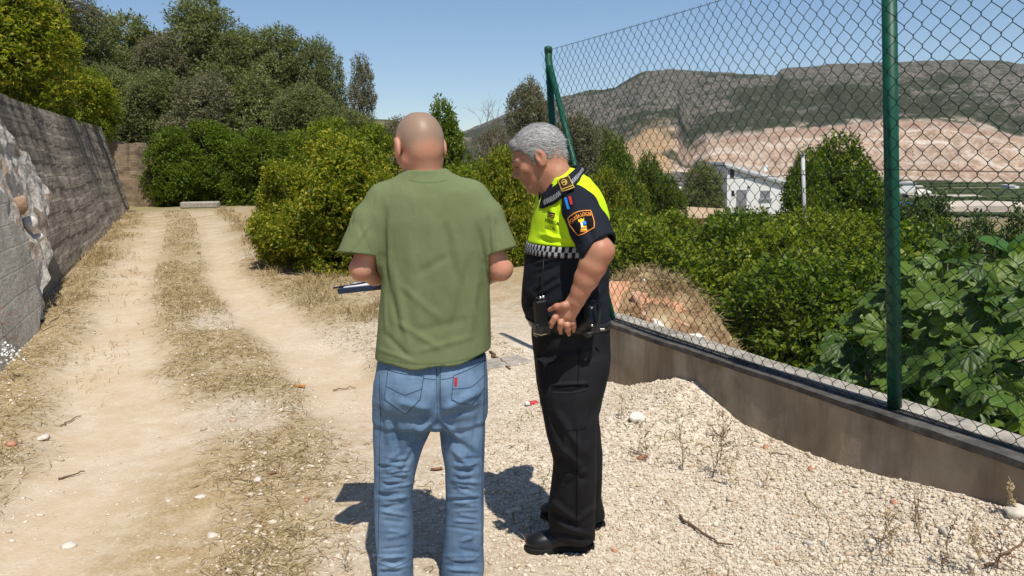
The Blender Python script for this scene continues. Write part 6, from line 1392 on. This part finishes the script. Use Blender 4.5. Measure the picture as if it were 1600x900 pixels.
# straw and dry grass
m = N('straw', .8, .2); gi = m.n('NewGeometry').outputs['Random Per Island']; c = m.ramp(gi, [(0, (.22, .155, .075)), (.35, (.38, .28, .14)), (.7, (.48, .37, .19)), (1, (.62, .52, .32))]); m.color(c); tr = m.n('BsdfTranslucent'); m.l(c, tr.inputs[0]); ms = m.n('MixShader'); ms.inputs[0].default_value = .3; m.l(m.b.outputs[0], ms.inputs[1]); m.l(tr.outputs[0], ms.inputs[2]); m.l(ms.outputs[0], m.t.nodes['Material Output'].inputs[0]); STRAW = m.m
def blades(name, x, y, L, W_, lean, mat, label, z=None, kind='stuff', curl=.5):
    n = len(x); a = rng.random(n) * 6.283; t = np.clip(lean + rng.normal(size=n) * .25, .05, 1.5); d = np.column_stack([np.cos(a) * np.sin(t), np.sin(a) * np.sin(t), np.cos(t)]); s = np.column_stack([-np.sin(a), np.cos(a), np.zeros(n)])
    s = unit(s + rng.normal(size=(n, 3)) * .5); L = L[:, None]; w = np.broadcast_to(W_, (n,))[:, None]; b = np.column_stack([x, y, (gh(x, y) if z is None else z) + .001]); dn = np.array([0, 0, -1.])
    p1 = b + d * L * .5 + rng.normal(size=(n, 3)) * L * .05; p2 = b + d * L * .95 + dn * L * curl * .35 * np.sin(t)[:, None] + rng.normal(size=(n, 3)) * L * .08; p1[:, 2] = np.maximum(p1[:, 2], b[:, 2] + .003); p2[:, 2] = np.maximum(p2[:, 2], b[:, 2] + .002)
    V = np.stack([b - s * w, b + s * w, p1 + s * w * .8, p1 - s * w * .8, p2 + s * w * .2, p2 - s * w * .2], 1).reshape(-1, 3); i = np.arange(n) * 6
    F_ = np.concatenate([np.stack([i, i + 1, i + 2, i + 3], 1), np.stack([i + 3, i + 2, i + 4, i + 5], 1)]); o = ob(name, V, F_, mat, None, False); return setp(o, label, None, None, kind) if kind else o
def dstraw(x, y):
    r_, g_, s_ = masks(x, y); p = sm(-.25, .3, fbm(x * 2.2, y * 2.2, seed=71, oct=4)); return (s_ * (.35 + .65 * p) + .03 * p) * (1 - r_) * visible_side(x, y) * (gh(x, y, edge_only=True) < .3)
x, y = scatter(185000, 2.0, 14, 1.7, dstraw, -1.1); blades('dry_straw', x, y, rng.uniform(.03, .11, len(x)), .0011 + .00035 * y, 1.35, STRAW, 'flattened dry straw lying on the earth')
def edge_d(x, y):
    dw = x - lwall_x(y); a = sm(1.25, .2, dw) * (dw > 0); dr = _poly_d(x, y, RUT_R); b = sm(.35, .8, dr) * sm(3.2, 1.4, dr) * (x > np.interp(y, RUT_R[:, 1], RUT_R[:, 0])) * sm(6.5, 9, y) * .9
    rl = np.interp(y, RUT_L[:, 1], RUT_L[:, 0]); rr_ = np.interp(y, RUT_R[:, 1], RUT_R[:, 0]); c = .55 * (x > rl + .35) * (x < rr_ - .35) * sm(7, 10, y); t = .5 * sm(9, 11.5, y) * (x > -3.0) * (x < 2)
    return np.clip(np.maximum.reduce([a, b, c, t]) * sm(-.2, .3, fbm(x * 2.2, y * 1.2, seed=81)), 0, 1) * (x > lwall_x(y) + .03) * (wall_sd(x, y) < 0)
n = 260000; y = 3 + 27 * rng.random(n) ** 1.2; x = -.62 * y * rng.random(n) + rng.random(n) * 2.2; k = rng.random(n) < edge_d(x, y); x, y = x[k], y[k]; blades('tall_dry_grass', x, y, rng.uniform(.03, .11, len(x)) * (1 + 1.5 * sm(.9, .1, x - lwall_x(y)) + 1.1 * (x > np.interp(y, RUT_R[:, 1], RUT_R[:, 0]))), .0011 + .00022 * y, .85, STRAW, 'standing dry grass along the wall and the edges of the track')
# green and reddish low weeds in the grass
GW = leafmat('low weed leaves', [(.10, .12, .03), (.16, .17, .05), (.22, .20, .07)], .3, .6, .2)
def dgreen(x, y): r_, g_, s_ = masks(x, y); return .9 * sm(.25, .5, fbm(x * 1.2, y * .7, seed=95, oct=4)) * (1 - r_) * visible_side(x, y)
x, y = scatter(32000, 2.4, 20, 1.4, dgreen); blades('low_weeds', x, y, rng.uniform(.02, .06, len(x)), .0014 + .0003 * y, .9, GW, 'sparse low grey green weeds between the stones')
def onground(u, v):
    d = ray(u, v); t = np.linspace(1.5, 30, 3000) / d[1]; q = np.array([0, 0, CAMZ]) + d * t[:, None]; k = np.argmax(q[:, 2] < gh(q[:, 0], q[:, 1])); return q[k]
# dry weed plants
TW = simple('dry brown weed', (.16, .10, .06), .9, .1, .3); TWL = simple('pale dry stalk', (.46, .36, .2), .9, .1, .2)
def weed(u, v, hpx, seed, mat, label, br=14, spread=.35):
    p = onground(u, v)
    h = hpx * p[1] / F * .97; r_ = np.random.default_rng(seed); mb = MB(); root = empty('dry_weed', p, label, 'weed', 'dry weeds on the gravel'); st = [p + np.array([0, 0, -.01])]
    for i in range(5): st.append(st[-1] + np.array([r_.normal() * .05 * h, r_.normal() * .05 * h, h / 5]))
    mb.tube(st, np.linspace(.0022, .001, 6), 5)
    V = []; 
    for i in range(br):
        k = r_.integers(1, 6); a = st[k]; e = a + np.array([r_.normal() * spread * h * .5, r_.normal() * spread * h * .5, abs(r_.normal()) * .16 * h + .02]); mb.tube([a, (a + e) / 2 + r_.normal(size=3) * .006, e], [.0012, .001, .0007], 4)
        for j in range(4): q = e + (a - e) * r_.random() * .6; d = unit(r_.normal(size=(1, 3))); V.append(kites(q[None], d, unit(r_.normal(size=(1, 3))), .012, .006)[0])
    mb.build('stalk', mat, root); V = np.concatenate(V); ob('leaves', V, np.arange(len(V)).reshape(-1, 4), mat, root, False)  # the loose kites are the weed's seed heads
for i, (u, v, hp, mt, lab, br, sp) in enumerate(((1113, 748, 78, TW, 'tallest dark brown dry weed on the gravel heap', 26, .38), (1068, 736, 66, TW, 'thin brown dry weed just left of the tallest one', 14, .25), (1132, 690, 45, TW, 'small dark dry weed against the low wall', 12, .25),
    (970, 655, 40, TWL, 'pale dry weed beside the white stone', 12, .3), (1010, 722, 55, TW, 'reddish dry weed below the white stone', 16, .5), (1138, 760, 55, TWL, 'pale stalk right of the tallest dark weed', 8, .25), (1200, 765, 90, TWL, 'pale thin stalk in the middle of the gravel', 8, .12), (1346, 722, 55, TWL, 'forked pale stalk standing against the low wall', 6, .3),
    (1440, 850, 100, TW, 'tall thin brown weed at the lower right', 12, .2), (1478, 895, 95, TW, 'second thin weed at the lower right, nearer the frame edge', 12, .25), (1390, 860, 60, TWL, 'short branching pale weed at the lower right', 14, .5), (1520, 900, 110, TWL, 'tall pale weed with seed heads at the lower right', 16, .18), (1578, 800, 45, TWL, 'pale weed with a fluffy head at the foot of the wall', 18, .2),
    (1380, 890, 85, TW, 'leaning brown weed near the bottom right', 12, .5), (545, 895, 60, TWL, 'pale grass stalks at the bald man\'s left heel', 10, .2), (15, 560, 75, simple('rusty weed', (.26, .10, .05), .9, .1), 'rusty red dry weed at the foot of the pale wall block', 26, .5), (70, 470, 40, TWL, 'straw coloured weed at the wall corner', 18, .4), (1560, 895, 70, TW, 'brown bent weed in the bottom right corner', 16, .6))):
    weed(u, v, hp, 50 + i, mt, lab, br, sp)
def litter(name, u, v, r, mat, label, cat, sq=(1, .8, .6), rz=0, seed=1, lift=.3):
    p = onground(u, v); vv, f = rock_mesh(1, r, seed, 3 if r > .04 else 2, sq); vv = vv @ rotm('Z', rz).T; o = ob(name, vv, f, mat, None, False); o.location = p + np.array([0, 0, r * sq[2] * lift]); return setp(o, label, cat)
litter('white_stone', 995, 658, .047, simple('chalky white stone', (.72, .68, .60), .95, .1, .1, 40, .006, 50), 'round white stone on the gravel near the officer', 'stone', (1, .9, .8), .3, 5, .35)
BRK = rockmat('brick red stone', (.36, .15, .08), (.52, .27, .17)); PAL = rockmat('pale stone', (.50, .45, .37), (.64, .59, .51))
for u, v, r, mt, lab, sd in ((1197, 700, .020, BRK, 'small red brick chip near the low wall', 4), (1268, 733, .022, BRK, 'flat reddish chip against the low wall', 7), (1398, 786, .020, BRK, 'orange brown stone right of the flat reddish chip', 8), (1266, 850, .022, PAL, 'tan stone in the middle of the lower gravel', 9), (1290, 852, .020, PAL, 'pale stone beside the tan one', 11), (960, 862, .014, BRK, 'tiny reddish stone beside the officer\'s boot', 12), (1004, 716, .026, BRK, 'dark reddish clod below the white stone', 13),
    (1480, 832, .035, PAL, 'flat grey stone at the lower right', 14), (1590, 805, .045, PAL, 'pale stone block at the foot of the wall at the right edge', 15), (312, 778, .028, PAL, 'flat pale stone on the straw left of centre', 16), (403, 752, .026, PAL, 'white stone beside the reddish chip on the straw', 17), (332, 838, .030, PAL, 'pale stone nearer than the flat one', 18), (108, 856, .03, PAL, 'pair of pale stones at the lower left', 19), (68, 686, .045, PAL, 'flat wide stone at the left edge of the track', 20),
    (479, 783, .020, BRK, 'dark red brick chip on the straw', 21), (18, 696, .035, BRK, 'red tile fragment at the left edge', 22)):
    litter('stone', u, v, r, mt, lab, 'stone', (1.2, .9, .5 if 'flat' in lab else .7), sd, sd)
def leafy(name, u, v, L_, W_, rz, mat, lab, cat):
    p = onground(u, v); n = 9; t = np.linspace(-1, 1, n); V = []; c = np.array([math.cos(rz), math.sin(rz), 0]); s_ = np.array([-c[1], c[0], 0])
    for q in t: w = W_ * (1 - q * q) ** .6 + .001; z = .006 + .018 * q * q * L_ / .06; V += [c * q * L_ + s_ * w + [0, 0, z + w * .5], c * q * L_ + [0, 0, z], c * q * L_ - s_ * w + [0, 0, z + w * .6]]
    o = ob(name, V, [(i * 3 + j, i * 3 + j + 1, i * 3 + 4 + j, i * 3 + 3 + j) for i in range(n - 1) for j in range(2)], mat, None, True); o.location = p; md = o.modifiers.new('t', 'SOLIDIFY'); md.thickness = .0015; setp(o, lab, cat)
DL = simple('dead leaf', (.28, .13, .08), .8, .2, .3, 50); leafy('dead_leaf', 682, 736, .034, .014, .1, DL, 'curled brown dead leaf between the two men', 'leaf'); leafy('dead_leaf', 425, 742, .03, .010, .5, DL, 'brown dead leaf on the straw', 'leaf'); leafy('dead_leaf', 745, 598, .04, .012, 2.4, simple('dark dead leaf', (.06, .04, .03), .8, .2), 'dark dry leaf behind the officer\'s knee level', 'leaf'); leafy('orange_peel', 468, 606, .05, .02, .1, simple('orange peel', (.75, .33, .05), .6, .3), 'strip of orange peel on the track', 'peel')
p = onground(834, 632); cg = empty('cigarette_packet', p, 'crumpled red and white cigarette packet on the stones', 'packet'); Mz = rotm('Z', .3); MB().box(p + [0, 0, .012], (.055, .04, .018), Mz, .003).build('box', RED, cg); MB().box(p + np.array([-.042, -.012, .012]), (.03, .038, .017), Mz, .003).build('lid', simple('white card', (.7, .69, .66), .7, .2), cg)
def twig(u0, v0, u1, v1, r, mat, lab):
    a, b = onground(u0, v0), onground(u1, v1); t = np.linspace(0, 1, 8)[:, None]; pts = a + (b - a) * t + rng.normal(size=(8, 3)) * np.linalg.norm(b - a) * .025; pts[:, 2] = [float(gh(q[0], q[1])) + .008 + abs(rng.normal()) * .006 for q in pts]
    o = MB().tube(pts, np.linspace(r, r * .5, 8), 6).build('twig', mat, None, True); setp(o, lab, 'twig')
for a in ((90, 752, 132, 740, .006, TW, 'short dark twig on the left wheel track'), (96, 668, 125, 652, .005, TW, 'thin twig at the grassy left edge'), (1205, 712, 1238, 716, .004, TW, 'straight twig on the gravel by the brick chip'), (1060, 812, 1135, 862, .006, TW, 'long dark twig at the officer\'s right'), (765, 552, 800, 578, .012, TW, 'dark rod standing for the corner post shadow behind the two men'), (520, 612, 556, 608, .005, TW, 'thin twig left of the bald man'), (60, 520, 108, 482, .008, TWL, 'pale long stick leaning in the dry grass by the wall'), (1540, 895, 1600, 850, .006, TW, 'bent brown twig at the bottom right corner'), (1260, 775, 1300, 830, .003, TWL, 'thin bent stalk lying on the gravel')): twig(*a)  # the thick dark one behind the men stands for the corner post's cast shadow
o = MB().box((0, 0, 0), (.42, .26, .025), rotm('Z', .5), .006).build('flat_slab', RG); o.location = onground(785, 568) + np.array([0, 0, .006]); setp(o, 'thin flat grey slab on the ground behind the two men', 'slab')
p = PZ(15, 551, .25); p = onface(14, 551, .35); wf = empty('white_flowers', p, 'tuft of tiny white flowers at the left edge', 'flower'); q = p + rng.normal(size=(70, 3)) * [.05, .05, .035]; v_, f_ = kites(q, unit(rng.normal(size=(70, 3))), unit(rng.normal(size=(70, 3))), .025, .02); ob('blossoms', v_, f_, WT, wf, False); MB().tube([p - [0, 0, .2], p], [.004, .002], 5).build('stem', TWL, wf)
# ---------------- rubbish heap behind the fence
hc0 = P(1035, 520, 7.3); a_ = np.linspace(0, 2 * np.pi, 97)[:-1]; rr_ = np.linspace(0, 1, 40); V = []
ax1 = np.array([.98, -.2]); ax2 = np.array([.2, .98])
top = P(1010, 425, 7.7)[2]; lowz = float(gh(hc0[0], hc0[1], False)) - .4
for r in rr_:
    for a in a_:
        q = np.array([hc0[0], hc0[1]]) + ax1 * math.cos(a) * r * 1.0 + ax2 * math.sin(a) * r * 1.15; hgt = (1 - r ** 2.2) ** .8; ti = -.38 * math.cos(a) * r + .10 * math.sin(a) * r; z = lowz + (top + ti - lowz) * hgt + .07 * float(fbm(q[0] * 4, q[1] * 4, seed=12)) ; V.append((q[0], q[1], z))
n_ = 96; f = [(i * n_ + j, i * n_ + (j + 1) % n_, (i + 1) * n_ + (j + 1) % n_, (i + 1) * n_ + j) for i in range(39) for j in range(n_)]
m = N('dumped earth', .95, .1); co = m.coord('Object'); m.color(m.ramp(m.noise(5, 6, .65, co), [(.3, (.17, .10, .055)), (.5, (.32, .21, .12)), (.65, (.46, .36, .22)), (.8, (.55, .46, .34))])); m.bump(m.noise(25, 5), .7, .03)
hv = np.array(V); heap = ob('earth_heap', hv, f, m.m); setp(heap, 'dumped heap of earth and dead grass behind the fence corner', 'heap'); bvh_h = bvh_of(hv, f)
eye = np.array([0, 0, CAMZ])
def onheap(u, v):
    d = ray(u, v); d = d / np.linalg.norm(d); h = bvh_h.ray_cast(Vector(eye), Vector(d), 20); return (np.array(h[0]), np.array(h[1])) if h[0] is not None else (P(u, v, 7.2), np.array([0, 0, 1.]))
pts = []; 
for _ in range(8000):
    i = rng.integers(0, len(hv)); pts.append(i)
q = hv[pts] + rng.normal(size=(len(pts), 3)) * [.02, .02, 0]; k = (fbm(q[:, 0] * 4, q[:, 1] * 4, seed=19) > -.08) & (q[:, 2] > -.3); q = q[k]
o = blades('dead_grass', q[:, 0], q[:, 1], rng.uniform(.06, .22, len(q)), .0028, 1.15, STRAW, None, q[:, 2], None, .9); o.parent = heap; setp(o, None, None, None, 'stuff')
TC = rockmat('terracotta', (.50, .24, .13), (.66, .38, .24), (.72, .46, .31)); TCD = rockmat('dusty terracotta', (.42, .22, .14), (.58, .40, .28)); WP = rockmat('white plaster', (.6, .57, .52), (.74, .71, .66))
def brick(u, v, L_, W_, T_, rot, mat, name, lab, cat, seed, hole=False):
    p, nn = onheap(u, v); r_ = np.random.default_rng(seed); mb = MB(); n = 7; a = np.sort(r_.random(n)) * 6.283; pr = np.column_stack([np.cos(a) * L_ / 2, np.sin(a) * W_ / 2]) if not hole else np.array([(-L_, -W_), (L_, -W_), (L_ * .8, 0), (L_, W_), (-L_, W_)]) / 2
    n = len(pr); v_ = np.array([(x_, y_, z_) for z_ in (-T_ / 2, T_ / 2) for x_, y_ in pr]); f_ = [tuple(range(n - 1, -1, -1)), tuple(range(n, 2 * n))] + [(i, (i + 1) % n, n + (i + 1) % n, n + i) for i in range(n)]
    Mx = np.array(Matrix.Rotation(rot[2], 3, 'Z') @ Matrix.Rotation(rot[0], 3, 'X') @ Matrix.Rotation(rot[1], 3, 'Y')); o = ob(name, v_ @ Mx.T, f_, mat, None, False); o.location = p + nn * .02; setp(o, lab, cat, 'broken pieces on the heap'); md = o.modifiers.new('b', 'BEVEL'); md.width = .004
for i, b_ in enumerate(((972, 458, .30, .24, .03, (1.1, .2, .3), TC, 'roof_tile', 'largest upright terracotta slab at the left of the heap', True), (988, 474, .26, .20, .03, (.9, -.3, -.4), TC, 'roof_tile', 'terracotta slab leaning on the largest one', True), (967, 486, .24, .2, .03, (.7, .2, .1), TCD, 'roof_tile', 'dusty terracotta slab nearest the corner brace', True), (1002, 462, .22, .14, .03, (.8, .1, .9), TCD, 'roof_tile', 'narrow dusty tile between the slabs and the middle', True),
    (1030, 474, .22, .13, .04, (.8, .1, .2), TC, 'broken_brick', 'bright orange brick in the middle of the heap', True), (1052, 478, .18, .12, .05, (.6, .2, -.3), TC, 'broken_brick', 'bright orange brick right of the middle one', True), (1066, 482, .12, .10, .05, (.3, .4, .5), TC, 'broken_brick', 'small orange brick end at the right of the bricks', False), (1010, 492, .14, .10, .04, (.5, .2, .8), TCD, 'broken_brick', 'dusty brick piece below the slabs', False), (1035, 508, .16, .12, .04, (.6, .3, .2), WP, 'plaster_piece', 'white plaster piece low on the heap', True),
    (1055, 498, .12, .09, .04, (.5, .5, .3), TC, 'broken_brick', 'small orange brick low on the right side', False), (1070, 506, .14, .1, .05, (.5, .1, 1.1), TCD, 'broken_brick', 'brownish brick lowest on the right side', False), (1018, 500, .10, .08, .04, (.2, .5, .3), TC, 'broken_brick', 'tiny orange brick bit beside the plaster piece', False), (985, 505, .16, .10, .04, (.3, .1, .3), WP, 'plaster_piece', 'pale plaster bit near the wall capping', False), (1085, 525, .16, .12, .06, (.2, .1, .4), WP, 'plaster_piece', 'pale block just behind the wall right of the bricks', True), (956, 440, .10, .08, .06, (.3, .1, .2), simple('blue grey stone', (.25, .27, .32), .9, .1), 'grey_lump', 'blue grey lump at the left of the heap', False))):
    brick(b_[0], b_[1], b_[2], b_[3], b_[4], b_[5], b_[6], b_[7], b_[8], {'roof_tile': 'tile', 'broken_brick': 'brick', 'plaster_piece': 'plaster', 'grey_lump': 'stone'}[b_[7]], 60 + i, b_[9])
p, nn = onheap(1006, 436); vv, f_ = rock_mesh(1, .055, 6, 2, (1, .8, .7)); o = ob('crushed_can', vv, f_, simple('dull grey metal', (.35, .36, .38), .3, .5, .2, metal=.8), None, False); o.location = p + nn * .03; setp(o, 'crushed grey metal can on top of the heap', 'can')
p, nn = onheap(1017, 447); vv, f_ = rock_mesh(1, .04, 9, 2, (1, .7, .6)); o = ob('red_rag', vv, f_, simple('faded red cloth', (.45, .07, .06), .9, .1), None, True); o.location = p + nn * .02; setp(o, 'crumpled faded red rag below the crushed can', 'rag')
# ================================================================ thin summer haze over the valley
hz = MB().box((0, 0, 150), (7600, 7600, 424)).build('haze'); setp(hz, 'thin pale blue summer haze', None, None, 'stuff')
hm = bpy.data.materials.new('haze'); hm.use_nodes = True; hm.node_tree.nodes.remove(hm.node_tree.nodes['Principled BSDF']); vp = hm.node_tree.nodes.new('ShaderNodeVolumePrincipled')
vp.inputs['Color'].default_value = (.70, .80, .95, 1); vp.inputs['Density'].default_value = .00006; vp.inputs['Anisotropy'].default_value = .2
hm.node_tree.links.new(vp.outputs[0], hm.node_tree.nodes['Material Output'].inputs['Volume']); hz.data.materials.append(hm)
SC.cycles.volume_bounces = 0
